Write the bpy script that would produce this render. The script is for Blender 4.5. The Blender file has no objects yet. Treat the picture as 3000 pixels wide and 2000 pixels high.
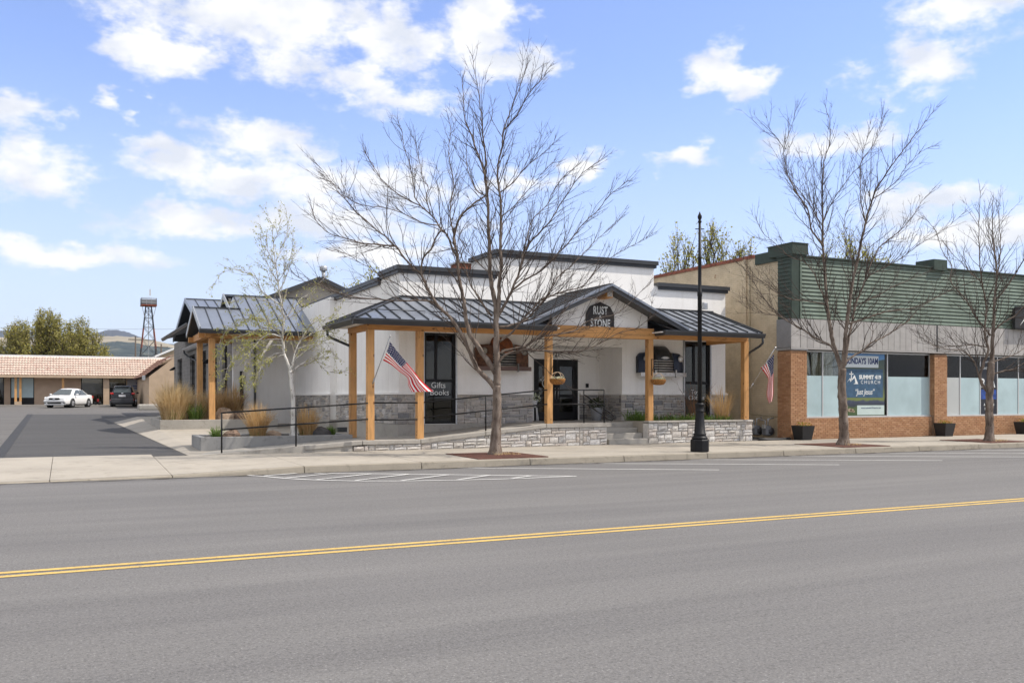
import bpy, bmesh, math, random
from mathutils import Vector, Matrix

# ------------------------------------------------------------------ camera, sky, sun, exposure
scene = bpy.context.scene
COL = scene.collection
YAW = math.radians(25.86)
cam_data = bpy.data.cameras.new("camera")
cam = bpy.data.objects.new("camera", cam_data)
COL.objects.link(cam)
cam.location = (0.0, 0.0, 1.6)
cam.rotation_euler = (math.radians(90), 0.0, -YAW)
cam_data.sensor_width = 36.0
cam_data.lens = 32.28
cam_data.shift_y = 0.055
cam_data.clip_start = 0.1
cam_data.clip_end = 12000.0
scene.camera = cam

SUN_EL = math.radians(52.0)
SUN_AZ = math.radians(116.0)          # from +Y (away from the street) clockwise towards +X
sun_dir = Vector((math.sin(SUN_AZ) * math.cos(SUN_EL), math.cos(SUN_AZ) * math.cos(SUN_EL), math.sin(SUN_EL)))

world = bpy.data.worlds.new("World")
scene.world = world
world.use_nodes = True
wt = world.node_tree
for n in list(wt.nodes):
    wt.nodes.remove(n)
wn, wl = wt.nodes.new, wt.links.new
SKY_STRENGTH = 0.15
VEIL = (2.12, 2.36, 2.74)
SKY_TINT = (0.79, 0.755, 0.87)
CLOUD_L = (3.35, 3.33, 3.33)
CLOUD_D = (2.5, 2.62, 2.9)
w_out = wn('ShaderNodeOutputWorld')
w_bg = wn('ShaderNodeBackground')
w_bg.inputs['Strength'].default_value = SKY_STRENGTH
wl(w_bg.outputs[0], w_out.inputs['Surface'])
sky = wn('ShaderNodeTexSky')
sky.sky_type = 'NISHITA'
sky.sun_disc = False
sky.sun_elevation = SUN_EL
sky.sun_rotation = SUN_AZ
sky.altitude = 1900.0
sky.air_density = 1.0
sky.dust_density = 1.2
sky.ozone_density = 3.0
w_tc = wn('ShaderNodeTexCoord')


def wmath(op, a, b=None, clamp=False):
    m = wn('ShaderNodeMath')
    m.operation = op
    m.use_clamp = clamp
    for i, v in enumerate((a, b)):
        if v is None:
            continue
        if isinstance(v, (int, float)):
            m.inputs[i].default_value = v
        else:
            wl(v, m.inputs[i])
    return m.outputs[0]


w_sep = wn('ShaderNodeSeparateXYZ')
wl(w_tc.outputs['Generated'], w_sep.inputs[0])
w_az = wmath('ARCTAN2', w_sep.outputs['X'], w_sep.outputs['Y'])
w_el = wmath('ARCSINE', w_sep.outputs['Z'])
w_ang = wn('ShaderNodeCombineXYZ')
wl(w_az, w_ang.inputs['X'])
wl(w_el, w_ang.inputs['Y'])


def wvec(op, a, b, c=None):
    m = wn('ShaderNodeVectorMath')
    m.operation = op
    for i, v in enumerate((a, b, c)):
        if v is None:
            continue
        if isinstance(v, tuple):
            m.inputs[i].default_value = v
        else:
            wl(v, m.inputs[i])
    return m


def wnoise(vec, scale, detail, rough):
    m = wn('ShaderNodeTexNoise')
    m.noise_dimensions = '2D'
    m.inputs['Scale'].default_value = scale
    m.inputs['Detail'].default_value = detail
    m.inputs['Roughness'].default_value = rough
    wl(vec, m.inputs['Vector'])
    return m


w_flat = wvec('MULTIPLY', w_ang.outputs[0], (1.0, 1.8, 1.0)).outputs[0]
w_warp = wnoise(w_flat, 11.0, 4.0, .6)
w_ws = wvec('MULTIPLY_ADD', w_warp.outputs['Color'], (0.13, 0.055, 0.0), (-0.065, -0.0275, 0.0)).outputs[0]
w_p = wvec('ADD', w_ang.outputs[0], w_ws).outputs[0]
# banks of cumulus: azimuth, elevation, half width, half height (radians)
CLOUDS = [(0.193, 0.378, 0.145, 0.043), (0.079, 0.344, 0.038, 0.026), (0.315, 0.367, 0.072, 0.031), (0.425, 0.39, 0.045, 0.05),
          (0.451, 0.348, 0.05, 0.018), (0.289, 0.329, 0.045, 0.017), (0.337, 0.315, 0.068, 0.017), (-0.031, 0.271, 0.027, 0.017),
          (0.058, 0.285, 0.016, 0.01), (0.089, 0.245, 0.058, 0.018), (0.183, 0.261, 0.066, 0.023), (-0.026, 0.215, 0.055, 0.024),
          (0.162, 0.221, 0.055, 0.018), (0.268, 0.225, 0.125, 0.027), (0.115, 0.179, 0.078, 0.015), (0.268, 0.184, 0.11, 0.018),
          (0.001, 0.143, 0.075, 0.013), (0.451, 0.228, 0.05, 0.014), (0.685, 0.334, 0.03, 0.029), (0.868, 0.317, 0.044, 0.026),
          (0.925, 0.365, 0.06, 0.023), (0.524, 0.248, 0.03, 0.014), (0.64, 0.249, 0.034, 0.013),
          (0.787, 0.257, 0.058, 0.012), (0.916, 0.16, 0.08, 0.016), (0.871, 0.19, 0.06, 0.012), (0.30, 0.15, 0.1, 0.011)]
field = None
for (a0, e0, w0, h0) in CLOUDS:
    w0, h0 = w0 * 1.08, h0 * 1.12
    ln = wvec('LENGTH', wvec('MULTIPLY_ADD', w_p, (1 / w0, 1 / h0, 0), (-a0 / w0, -e0 / h0, 0)).outputs[0], None).outputs['Value']
    field = ln if field is None else wmath('MINIMUM', field, ln)
# unseen cloud overhead and all round, its cover thickened to light the shade
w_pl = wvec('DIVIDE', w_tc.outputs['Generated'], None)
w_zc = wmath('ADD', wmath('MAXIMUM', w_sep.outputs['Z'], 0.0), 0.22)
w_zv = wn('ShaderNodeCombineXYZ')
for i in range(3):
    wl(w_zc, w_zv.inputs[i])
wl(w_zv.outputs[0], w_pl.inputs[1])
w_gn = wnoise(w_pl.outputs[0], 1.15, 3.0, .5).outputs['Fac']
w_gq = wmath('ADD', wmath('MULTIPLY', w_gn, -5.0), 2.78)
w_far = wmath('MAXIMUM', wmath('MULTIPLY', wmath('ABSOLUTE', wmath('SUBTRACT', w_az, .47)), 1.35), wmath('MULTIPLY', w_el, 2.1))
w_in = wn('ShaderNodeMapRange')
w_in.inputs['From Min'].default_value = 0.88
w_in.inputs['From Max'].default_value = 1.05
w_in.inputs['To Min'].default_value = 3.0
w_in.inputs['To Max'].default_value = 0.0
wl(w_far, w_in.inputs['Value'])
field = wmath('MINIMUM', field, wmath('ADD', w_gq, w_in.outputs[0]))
w_n1 = wnoise(w_flat, 16.0, 7.0, .64)
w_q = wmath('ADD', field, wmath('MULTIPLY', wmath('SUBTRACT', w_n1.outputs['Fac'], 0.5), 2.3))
w_ramp = wn('ShaderNodeMapRange')
w_ramp.interpolation_type = 'SMOOTHSTEP'
w_ramp.inputs['From Min'].default_value = 1.28
w_ramp.inputs['From Max'].default_value = 0.30
wl(w_q, w_ramp.inputs['Value'])
w_n2 = wnoise(wvec('ADD', w_flat, (3.1, 1.7, 0)).outputs[0], 13.0, 4.0, .5)
w_cr = wn('ShaderNodeValToRGB')
w_cr.color_ramp.elements[0].position = 0.34
w_cr.color_ramp.elements[0].color = (CLOUD_D[0], CLOUD_D[1], CLOUD_D[2], 1)
w_cr.color_ramp.elements[1].position = 0.56
w_cr.color_ramp.elements[1].color = (CLOUD_L[0], CLOUD_L[1], CLOUD_L[2], 1)
wl(w_n2.outputs['Fac'], w_cr.inputs['Fac'])
# thin high veil that whitens the lower sky
w_veil = wn('ShaderNodeMapRange')
w_veil.interpolation_type = 'SMOOTHSTEP'
w_veil.inputs['From Min'].default_value = 0.36
w_veil.inputs['From Max'].default_value = -0.02
w_veil.inputs['To Min'].default_value = 0.10
w_veil.inputs['To Max'].default_value = 0.92
wl(w_el, w_veil.inputs['Value'])
w_mv = wn('ShaderNodeMix')
w_mv.data_type = 'RGBA'
wl(w_veil.outputs[0], w_mv.inputs[0])
w_tint = wvec('MULTIPLY', sky.outputs[0], SKY_TINT).outputs[0]
wl(w_tint, w_mv.inputs[6])
w_mv.inputs[7].default_value = (VEIL[0], VEIL[1], VEIL[2], 1)
w_mc = wn('ShaderNodeMix')
w_mc.data_type = 'RGBA'
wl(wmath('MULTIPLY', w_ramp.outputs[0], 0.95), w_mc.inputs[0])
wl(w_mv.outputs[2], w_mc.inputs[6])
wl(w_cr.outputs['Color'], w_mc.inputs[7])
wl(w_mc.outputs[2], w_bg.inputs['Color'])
world.cycles.sampling_method = 'MANUAL'
world.cycles.sample_map_resolution = 512

sun_data = bpy.data.lights.new("sun", 'SUN')
sun_data.energy = 2.25
sun_data.angle = math.radians(0.53)
sun_data.color = (1.0, 0.935, 0.85)
sun = bpy.data.objects.new("sun", sun_data)
COL.objects.link(sun)
sun.rotation_euler = sun_dir.to_track_quat('Z', 'Y').to_euler()
sun.location = (20, -20, 40)

scene.view_settings.view_transform = 'Standard'
scene.view_settings.look = 'None'
scene.view_settings.gamma = 1.0
scene.view_settings.exposure = 1.13
scene.view_settings.use_curve_mapping = False
scene.render.engine = 'CYCLES'
scene.cycles.use_denoising = True
scene.cycles.max_bounces = 7
scene.cycles.diffuse_bounces = 5
scene.cycles.glossy_bounces = 2
scene.cycles.transparent_max_bounces = 12
scene.cycles.transmission_bounces = 4

# ------------------------------------------------------------------ small library
ROOT_LOC = {}


def tag(o, label, cat, group=None):
    o['label'] = label
    o['category'] = cat
    if group:
        o['group'] = group
    return o


def thing(name, label, cat, loc=(0, 0, 0), rz=0.0, group=None):
    o = bpy.data.objects.new(name, None)
    o.empty_display_size = 0.2
    COL.objects.link(o)
    o.location = loc
    o.rotation_euler = (0, 0, rz)
    ROOT_LOC[o.name] = Matrix.Translation(Vector(loc)) @ Matrix.Rotation(rz, 4, 'Z')
    return tag(o, label, cat, group)


def attach(o, parent, local=False):
    if parent is None:
        return o
    o.parent = parent
    if not local and parent.name in ROOT_LOC:
        o.matrix_parent_inverse = ROOT_LOC[parent.name].inverted()
    return o


def copy_tree(o, parent=None):
    c = o.copy()
    COL.objects.link(c)
    if parent is not None:
        c.parent = parent
        c.matrix_parent_inverse = o.matrix_parent_inverse.copy()
    for ch in [x for x in bpy.data.objects if x.parent == o]:
        copy_tree(ch, c)
    return c


class MB:
    """collects faces and links them as one mesh object"""

    def __init__(self):
        self.v = []
        self.f = []
        self.m = []
        self.mi = 0
        self.smooth = []
        self.uv = None

    def add(self, verts, faces, smooth=False):
        n = len(self.v)
        self.v.extend([tuple(p) for p in verts])
        for f in faces:
            self.f.append(tuple(i + n for i in f))
            self.m.append(self.mi)
            self.smooth.append(smooth)
        return self

    def box(self, x0, x1, y0, y1, z0, z1):
        return self.add([(x0, y0, z0), (x1, y0, z0), (x1, y1, z0), (x0, y1, z0), (x0, y0, z1), (x1, y0, z1), (x1, y1, z1), (x0, y1, z1)],
                        [(0, 3, 2, 1), (4, 5, 6, 7), (0, 1, 5, 4), (1, 2, 6, 5), (2, 3, 7, 6), (3, 0, 4, 7)])

    def quad(self, a, b, c, d):
        return self.add([a, b, c, d], [(0, 1, 2, 3)])

    def poly(self, pts):
        return self.add(pts, [tuple(range(len(pts)))])

    def prism(self, pts, ext):
        e = Vector(ext)
        n = len(pts)
        vs = [Vector(p) for p in pts] + [Vector(p) + e for p in pts]
        fs = [tuple(range(n))[::-1], tuple(range(n, 2 * n))]
        for i in range(n):
            j = (i + 1) % n
            fs.append((i, j, n + j, n + i))
        return self.add(vs, fs)

    def bar(self, p0, p1, w, h, up=(0, 0, 1)):
        p0, p1 = Vector(p0), Vector(p1)
        d = (p1 - p0).normalized()
        up = Vector(up)
        s = d.cross(up)
        if s.length < 1e-4:
            s = d.cross(Vector((1, 0, 0)))
        s.normalize()
        u = s.cross(d).normalized()
        s *= w / 2
        u *= h / 2
        vs = [p0 - s - u, p0 + s - u, p0 + s + u, p0 - s + u, p1 - s - u, p1 + s - u, p1 + s + u, p1 - s + u]
        return self.add(vs, [(0, 1, 2, 3), (7, 6, 5, 4), (0, 4, 5, 1), (1, 5, 6, 2), (2, 6, 7, 3), (3, 7, 4, 0)])

    def tube(self, pts, rads, n=8, cap=True, smooth=True):
        pts = [Vector(p) for p in pts]
        if isinstance(rads, (int, float)):
            rads = [rads] * len(pts)
        vs, fs = [], []
        u = None
        for i, p in enumerate(pts):
            a = pts[max(i - 1, 0)]
            b = pts[min(i + 1, len(pts) - 1)]
            d = b - a
            if d.length < 1e-9:
                d = Vector((0, 0, 1))
            d.normalize()
            if u is None:
                u = d.orthogonal().normalized()
            else:
                u = u - d * u.dot(d)
                if u.length < 1e-6:
                    u = d.orthogonal()
                u.normalize()
            w = d.cross(u)
            for k in range(n):
                t = 2 * math.pi * k / n
                vs.append(p + (u * math.cos(t) + w * math.sin(t)) * rads[i])
        for i in range(len(pts) - 1):
            for k in range(n):
                k2 = (k + 1) % n
                fs.append((i * n + k, i * n + k2, (i + 1) * n + k2, (i + 1) * n + k))
        if cap:
            fs.append(tuple(range(n))[::-1])
            fs.append(tuple(range((len(pts) - 1) * n, len(pts) * n)))
        return self.add(vs, fs, smooth)

    def lathe(self, c, prof, n=24, smooth=True, axis='Z', close=True):
        vs, fs = [], []
        for r, z in prof:
            for k in range(n):
                t = 2 * math.pi * k / n + (math.pi / n)
                x, y = r * math.cos(t), r * math.sin(t)
                if axis == 'Z':
                    vs.append((c[0] + x, c[1] + y, c[2] + z))
                elif axis == 'Y':
                    vs.append((c[0] + x, c[1] + z, c[2] + y))
                else:
                    vs.append((c[0] + z, c[1] + x, c[2] + y))
        for i in range(len(prof) - 1):
            for k in range(n):
                k2 = (k + 1) % n
                fs.append((i * n + k, i * n + k2, (i + 1) * n + k2, (i + 1) * n + k))
        if close:
            fs.append(tuple(range(n))[::-1])
            fs.append(tuple(range((len(prof) - 1) * n, len(prof) * n)))
        return self.add(vs, fs, smooth)

    def blob(self, c, rx, ry, rz, rng, rough=0.12, nu=10, nv=7, flat=True):
        vs, fs = [], []
        ph = [rng.uniform(0, 6.28) for _ in range(6)]
        for i in range(nv + 1):
            th = math.pi * i / nv
            for k in range(nu):
                t = 2 * math.pi * k / nu
                w = 1 + rough * (math.sin(3 * t + ph[0] + 2 * th) + math.sin(2 * th + ph[1] + t) * 0.8) * 0.5 + rng.uniform(-rough, rough) * 0.6
                z = math.cos(th)
                if flat and z < -0.35:
                    z = -0.35
                vs.append((c[0] + rx * w * math.sin(th) * math.cos(t), c[1] + ry * w * math.sin(th) * math.sin(t), c[2] + rz * w * z))
        for i in range(nv):
            for k in range(nu):
                k2 = (k + 1) % nu
                fs.append((i * nu + k, (i + 1) * nu + k, (i + 1) * nu + k2, i * nu + k2))
        return self.add(vs, fs, False)

    def mesh(self, name, mats):
        me = bpy.data.meshes.new(name)
        me.from_pydata(self.v, [], self.f)
        if not isinstance(mats, (list, tuple)):
            mats = [mats]
        for m in mats:
            me.materials.append(m)
        if len(mats) > 1:
            me.polygons.foreach_set('material_index', self.m)
        if any(self.smooth):
            me.polygons.foreach_set('use_smooth', self.smooth)
        if self.uv is not None:
            l = me.uv_layers.new(name='UVMap')
            for poly in me.polygons:
                for li in poly.loop_indices:
                    l.data[li].uv = self.uv[me.loops[li].vertex_index]
        me.update()
        return me

    def build(self, name, mats, parent=None, local=False, bevel=0.0, fix=False):
        me = self.mesh(name, mats)
        if fix:
            bm = bmesh.new()
            bm.from_mesh(me)
            bmesh.ops.recalc_face_normals(bm, faces=bm.faces)
            bm.to_mesh(me)
            bm.free()
        o = bpy.data.objects.new(name, me)
        COL.objects.link(o)
        attach(o, parent, local)
        if bevel:
            b = o.modifiers.new('bevel', 'BEVEL')
            b.width = bevel
            b.segments = 2
            b.limit_method = 'ANGLE'
            b.angle_limit = math.radians(40)
        return o


def struct(name, mb, mats, bevel=0.0):
    o = mb.build(name, mats, bevel=bevel)
    o['kind'] = 'structure'
    return o


def obj(name, me, parent=None, loc=None, scale=None, rot=None, local=False):
    o = bpy.data.objects.new(name, me)
    COL.objects.link(o)
    attach(o, parent, local)
    if loc is not None:
        o.location = loc
    if scale is not None:
        o.scale = scale
    if rot is not None:
        o.rotation_euler = rot
    return o


# lettering: every text is made once, together, and turned into meshes
TEXTS = {}


def make_texts(specs):
    tmp = []
    for key, s, size, off, spacing, shear in specs:
        cu = bpy.data.curves.new('t', 'FONT')
        cu.body = s
        cu.size = size
        cu.offset = off
        cu.space_character = spacing
        cu.shear = shear
        cu.extrude = 0.0015
        cu.align_x = 'CENTER'
        cu.align_y = 'CENTER'
        cu.resolution_u = 4
        o = bpy.data.objects.new('t', cu)
        COL.objects.link(o)
        tmp.append((key, o))
    dg = bpy.context.evaluated_depsgraph_get()
    for key, o in tmp:
        TEXTS[key] = bpy.data.meshes.new_from_object(o.evaluated_get(dg))
    for key, o in tmp:
        cu = o.data
        bpy.data.objects.remove(o)
        bpy.data.curves.remove(cu)


def put_text(key, mat, loc, parent, name='lettering', sx=1.0, sy=1.0, rot=None, local=False):
    me = TEXTS[key]
    me.materials.clear()
    me.materials.append(mat)
    o = obj(name, me, parent, local=local)
    o.location = loc
    o.rotation_euler = rot if rot else (math.radians(90), 0, 0)
    o.scale = (sx, sy, 1)
    return o


# ------------------------------------------------------------------ materials
class NT:
    def __init__(self, name):
        self.mat = bpy.data.materials.new(name)
        self.mat.use_nodes = True
        self.t = self.mat.node_tree
        self.b = self.t.nodes['Principled BSDF']
        self.geo = self.t.nodes.new('ShaderNodeNewGeometry')

    def new(self, kind, **kw):
        n = self.t.nodes.new(kind)
        for k, v in kw.items():
            setattr(n, k, v)
        return n

    def link(self, a, b):
        self.t.links.new(a, b)

    def mapped(self, scale=(1, 1, 1), src=None, rot=(0, 0, 0)):
        m = self.new('ShaderNodeMapping')
        m.inputs['Scale'].default_value = scale
        m.inputs['Rotation'].default_value = rot
        self.link(src or self.geo.outputs['Position'], m.inputs['Vector'])
        return m.outputs[0]

    def noise(self, scale, detail=4, rough=.55, vec=None, dist=0.0):
        n = self.new('ShaderNodeTexNoise')
        n.inputs['Scale'].default_value = scale
        n.inputs['Detail'].default_value = detail
        n.inputs['Roughness'].default_value = rough
        n.inputs['Distortion'].default_value = dist
        self.link(vec or self.geo.outputs['Position'], n.inputs['Vector'])
        return n.outputs['Fac']

    def ramp(self, fac, stops, interp='LINEAR'):
        r = self.new('ShaderNodeValToRGB')
        r.color_ramp.interpolation = interp
        e = r.color_ramp.elements
        while len(e) < len(stops):
            e.new(0.5)
        for i, (p, c) in enumerate(stops):
            e[i].position = p
            c = (c, c, c) if isinstance(c, (int, float)) else c
            e[i].color = (c[0], c[1], c[2], 1)
        self.link(fac, r.inputs['Fac'])
        return r.outputs['Color']

    def mix(self, fac, a, b, blend='MIX'):
        m = self.new('ShaderNodeMix', data_type='RGBA', blend_type=blend)
        for i, v in ((0, fac), (6, a), (7, b)):
            if isinstance(v, (int, float)):
                m.inputs[i].default_value = v
            elif isinstance(v, tuple):
                m.inputs[i].default_value = (v[0], v[1], v[2], 1)
            else:
                self.link(v, m.inputs[i])
        return m.outputs[2]

    def math(self, op, a, b=None, clamp=False):
        m = self.new('ShaderNodeMath', operation=op, use_clamp=clamp)
        for i, v in enumerate((a, b)):
            if v is None:
                continue
            if isinstance(v, (int, float)):
                m.inputs[i].default_value = v
            else:
                self.link(v, m.inputs[i])
        return m.outputs[0]

    def bump(self, height, strength=.3, dist=.02):
        b = self.new('ShaderNodeBump')
        b.inputs['Strength'].default_value = strength
        b.inputs['Distance'].default_value = dist
        self.link(height, b.inputs['Height'])
        self.link(b.outputs[0], self.b.inputs['Normal'])

    def out(self, color=None, rough=None, metallic=None, spec=None):
        if color is not None:
            if isinstance(color, tuple):
                self.b.inputs['Base Color'].default_value = (color[0], color[1], color[2], 1)
            else:
                self.link(color, self.b.inputs['Base Color'])
        if rough is not None:
            if isinstance(rough, (int, float)):
                self.b.inputs['Roughness'].default_value = rough
            else:
                self.link(rough, self.b.inputs['Roughness'])
        if metallic is not None:
            self.b.inputs['Metallic'].default_value = metallic
        if spec is not None:
            self.b.inputs['Specular IOR Level'].default_value = spec
        return self.mat


def sc(c, k):
    return tuple(min(1.0, x * k) for x in c)


def simple(name, c, rough=.6, metallic=0.0, spec=.4, var=.12, scale=3.0, bump=0.0, bscale=60.0, bdist=.004):
    n = NT(name)
    col = n.ramp(n.noise(scale, 5), [(.3, sc(c, 1 - var)), (.7, sc(c, 1 + var))])
    if bump:
        n.bump(n.noise(bscale, 3), bump, bdist)
    return n.out(col, rough, metallic, spec)


def island_random(n):
    oi = n.new('ShaderNodeObjectInfo')
    s = n.math('ADD', oi.outputs['Random'], n.geo.outputs['Random Per Island'])
    return n.math('FRACT', n.math('MULTIPLY', s, 3.17))


def m_asphalt(name, base, light=1.25, dark=.8):
    n = NT(name)
    sp = n.noise(55, 3, .75)
    big = n.noise(.35, 4, .5, n.mapped((.35, 1.0, 1)))
    st = n.noise(1.3, 5, .6, n.mapped((.12, 1.6, 1)))
    sp2 = n.noise(21, 4, .7)
    c1 = n.ramp(sp, [(.30, sc(base, .42)), (.43, sc(base, .95)), (.58, sc(base, 1.1)), (.72, sc(base, 2.1))])
    c1 = n.mix(.7, c1, n.ramp(sp2, [(.33, .70), (.5, 1.0), (.7, 1.12)]), 'MULTIPLY')
    c2 = n.mix(.55, c1, n.ramp(big, [(.3, sc((1, 1, 1), dark)), (.7, (1.0, .99, .98))]), 'MULTIPLY')
    c3 = n.mix(.65, c2, n.ramp(st, [(.33, (.80, .80, .81)), (.62, (1, 1, 1))]), 'MULTIPLY')
    wp = n.noise(.5, 2, .5, n.mapped((.03, 1.5, 1)))
    c3 = n.mix(.55, c3, n.ramp(wp, [(.36, (.84, .84, .85)), (.6, (1.02, 1.02, 1.01))]), 'MULTIPLY')
    vo = n.new('ShaderNodeTexVoronoi')
    vo.inputs['Scale'].default_value = 1.0
    n.link(n.mapped((.9, 2.6, 1)), vo.inputs['Vector'])
    c3 = n.mix(.55, c3, n.ramp(vo.outputs['Distance'], [(.012, (.5, .5, .52)), (.03, (1, 1, 1))]), 'MULTIPLY')
    n.bump(n.noise(110, 2, .8), .35, .006)
    return n.out(c3, .88, spec=.25)


def m_concrete(name, base, stain=.7, scale=1.0):
    n = NT(name)
    big = n.noise(.9 * scale, 6, .6)
    sp = n.noise(70, 3, .7)
    blot = n.noise(3.2 * scale, 7, .65)
    c = n.ramp(big, [(.3, sc(base, .86)), (.55, base), (.75, sc(base, 1.07))])
    c = n.mix(.6, c, n.ramp(blot, [(.30, sc((.95, .93, .9), stain)), (.46, (1, 1, 1))]), 'MULTIPLY')
    c = n.mix(.45, c, n.ramp(sp, [(.3, .70), (.6, 1.0)]), 'MULTIPLY')
    vo = n.new('ShaderNodeTexVoronoi')
    vo.inputs['Scale'].default_value = 2.1
    n.link(n.geo.outputs['Position'], vo.inputs['Vector'])
    c = n.mix(.6, c, n.ramp(vo.outputs['Distance'], [(.035, (.45, .43, .4)), (.06, (1, 1, 1))]), 'MULTIPLY')
    n.bump(n.noise(90, 3, .7), .2, .004)
    return n.out(c, .85, spec=.25)


def m_wood(name, base, scale):
    n = NT(name)
    g = n.noise(1.0, 6, .65, n.mapped(scale), dist=.6)
    c = n.ramp(g, [(.26, sc(base, .50)), (.40, sc(base, .88)), (.55, sc(base, 1.12)), (.68, base), (.8, sc(base, .72))])
    k = n.new('ShaderNodeTexVoronoi')
    k.inputs['Scale'].default_value = 1.0
    n.link(n.mapped(tuple(x * .42 if x > 6 else x * 2.4 for x in scale)), k.inputs['Vector'])
    c = n.mix(1.0, c, n.ramp(k.outputs['Distance'], [(.07, (.20, .11, .06)), (.17, (1, 1, 1))]), 'MULTIPLY')
    w = n.noise(1.4, 4)
    c = n.mix(.6, c, n.ramp(w, [(.35, .72), (.65, 1.08)]), 'MULTIPLY')
    oi = n.new('ShaderNodeObjectInfo')
    c = n.mix(1.0, c, n.ramp(oi.outputs['Random'], [(0, (.84, .82, .8)), (1, (1.12, 1.14, 1.16))]), 'MULTIPLY')
    n.bump(g, .15, .004)
    return n.out(c, .6, spec=.3)


def m_random(name, cols, rough=.85, bumpscale=28, bump=.6, bdist=.012, var=.18, spec=.25):
    n = NT(name)
    r = island_random(n)
    stops = [(i / max(1, len(cols) - 1) * .98 + .01, c) for i, c in enumerate(cols)]
    c = n.ramp(r, stops)
    nz = n.noise(bumpscale * .6, 6, .65)
    c = n.mix(1.0, c, n.ramp(nz, [(.3, 1 - var * 1.6), (.6, 1.0 + var * .3)]), 'MULTIPLY')
    if bump:
        n.bump(n.noise(bumpscale, 5, .6), bump, bdist)
    return n.out(c, rough, spec=spec)


def m_glass(name, tint=(.5, .55, .55), mixf=.12):
    n = NT(name)
    t = n.t
    tr = n.new('ShaderNodeBsdfTransparent')
    tr.inputs[0].default_value = (*tint, 1)
    gl = n.new('ShaderNodeBsdfGlossy')
    gl.inputs['Roughness'].default_value = .02
    gl.inputs[0].default_value = (1, 1, 1, 1)
    fr = n.new('ShaderNodeFresnel')
    fr.inputs[0].default_value = 1.38
    f = n.math('ADD', fr.outputs[0], mixf, True)
    ms = n.new('ShaderNodeMixShader')
    n.link(f, ms.inputs[0])
    n.link(tr.outputs[0], ms.inputs[1])
    n.link(gl.outputs[0], ms.inputs[2])
    n.link(ms.outputs[0], t.nodes['Material Output'].inputs['Surface'])
    return n.mat


def m_stucco(name, c):
    n = NT(name)
    col = n.ramp(n.noise(1.1, 5), [(.3, sc(c, .95)), (.7, sc(c, 1.03))])
    col = n.mix(.5, col, n.ramp(n.noise(1.0, 5, .6, n.mapped((4.5, 4.5, .35))), [(.30, (.86, .85, .83)), (.5, (1, 1, 1))]), 'MULTIPLY')
    col = n.mix(.4, col, n.ramp(n.noise(24, 4, .6), [(.3, .86), (.6, 1.0)]), 'MULTIPLY')
    n.bump(n.noise(60, 4, .7), .4, .006)
    return n.out(col, .9, spec=.2)


def m_paint(name, c, under):
    n = NT(name)
    w = n.noise(38, 6, .75)
    w2 = n.noise(2.2, 4, .6)
    f = n.math('ADD', w, n.math('MULTIPLY', n.math('SUBTRACT', w2, .5), .35))
    col = n.ramp(f, [(.36, under), (.43, sc(c, .8)), (.6, c), (.8, sc(c, 1.08))])
    return n.out(col, .75, spec=.25)


M = {}
M['asphalt'] = m_asphalt('asphalt', (.174, .168, .164))
M['asphalt_dark'] = m_asphalt('asphalt_dark', (.084, .082, .082))
M['asphalt_lot'] = m_asphalt('asphalt_lot', (.145, .138, .131))
M['concrete_walk'] = m_concrete('concrete_walk', (.385, .348, .295), .72)
M['concrete_kerb'] = m_concrete('concrete_kerb', (.32, .285, .23), .55, 1.8)
M['concrete'] = m_concrete('concrete', (.40, .375, .335), .6, 1.4)
M['concrete_grey'] = m_concrete('concrete_grey', (.31, .305, .295), .5, 1.6)
M['paint_yellow'] = m_paint('paint_yellow', (.63, .43, .135), (.20, .175, .14))
M['paint_white'] = m_paint('paint_white', (.62, .61, .59), (.22, .21, .2))
M['earth'] = simple('earth', (.12, .10, .07), .95, var=.35, scale=6, bump=.5, bscale=20, bdist=.02)
M['soil'] = simple('soil', (.05, .036, .026), .95, var=.4, scale=20, bump=.6, bscale=40, bdist=.02)
M['stucco'] = m_stucco('stucco', (.91, .89, .855))
M['stucco_tan'] = simple('stucco_tan', (.42, .38, .32), .9, spec=.2, var=.06, scale=1.5, bump=.25, bscale=120, bdist=.003)
M['mortar'] = simple('mortar', (.66, .63, .59), .9, var=.15, scale=12)
M['stone'] = m_random('stone', [(.46, .43, .39), (.30, .29, .285), (.54, .50, .46), (.42, .37, .32), (.22, .22, .225), (.60, .57, .54), (.44, .385, .33), (.36, .35, .345), (.52, .47, .42)])
M['stone_light'] = m_random('stone_light', [(.56, .53, .49), (.46, .43, .39), (.62, .60, .57), (.50, .45, .40), (.40, .39, .38), (.60, .58, .56), (.47, .41, .36)], bump=.8)
M['brick'] = m_random('brick', [(.45, .25, .135), (.39, .205, .105), (.50, .29, .165), (.43, .235, .125), (.36, .185, .10), (.47, .27, .145)], bumpscale=60, bump=.3, bdist=.004)
M['brick_mortar'] = simple('brick_mortar', (.30, .20, .13), .9, var=.2, scale=10)
M['wood_v'] = m_wood('wood_v', (.62, .335, .13), (16, 16, 1.3))
M['wood_h'] = m_wood('wood_h', (.56, .285, .10), (1.3, 16, 16))
M['wood_y'] = m_wood('wood_y', (.55, .275, .095), (16, 1.3, 16))
M['roof'] = simple('roof_metal', (.255, .28, .325), .36, .55, .5, var=.10, scale=2.0)
M['roof_dark'] = simple('gutter_metal', (.050, .053, .058), .45, .2, .4, var=.1, scale=3)
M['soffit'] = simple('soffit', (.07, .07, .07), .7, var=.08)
M['black'] = simple('black_metal', (.010, .010, .011), .5, .0, .25, var=.2)
M['black_matte'] = simple('black_matte', (.02, .02, .021), .6, var=.2)
M['steel'] = simple('steel', (.55, .55, .55), .3, .9, .5, var=.1)
M['galv'] = simple('galvanised', (.42, .43, .44), .4, .6, .5, var=.15, scale=8)
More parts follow.
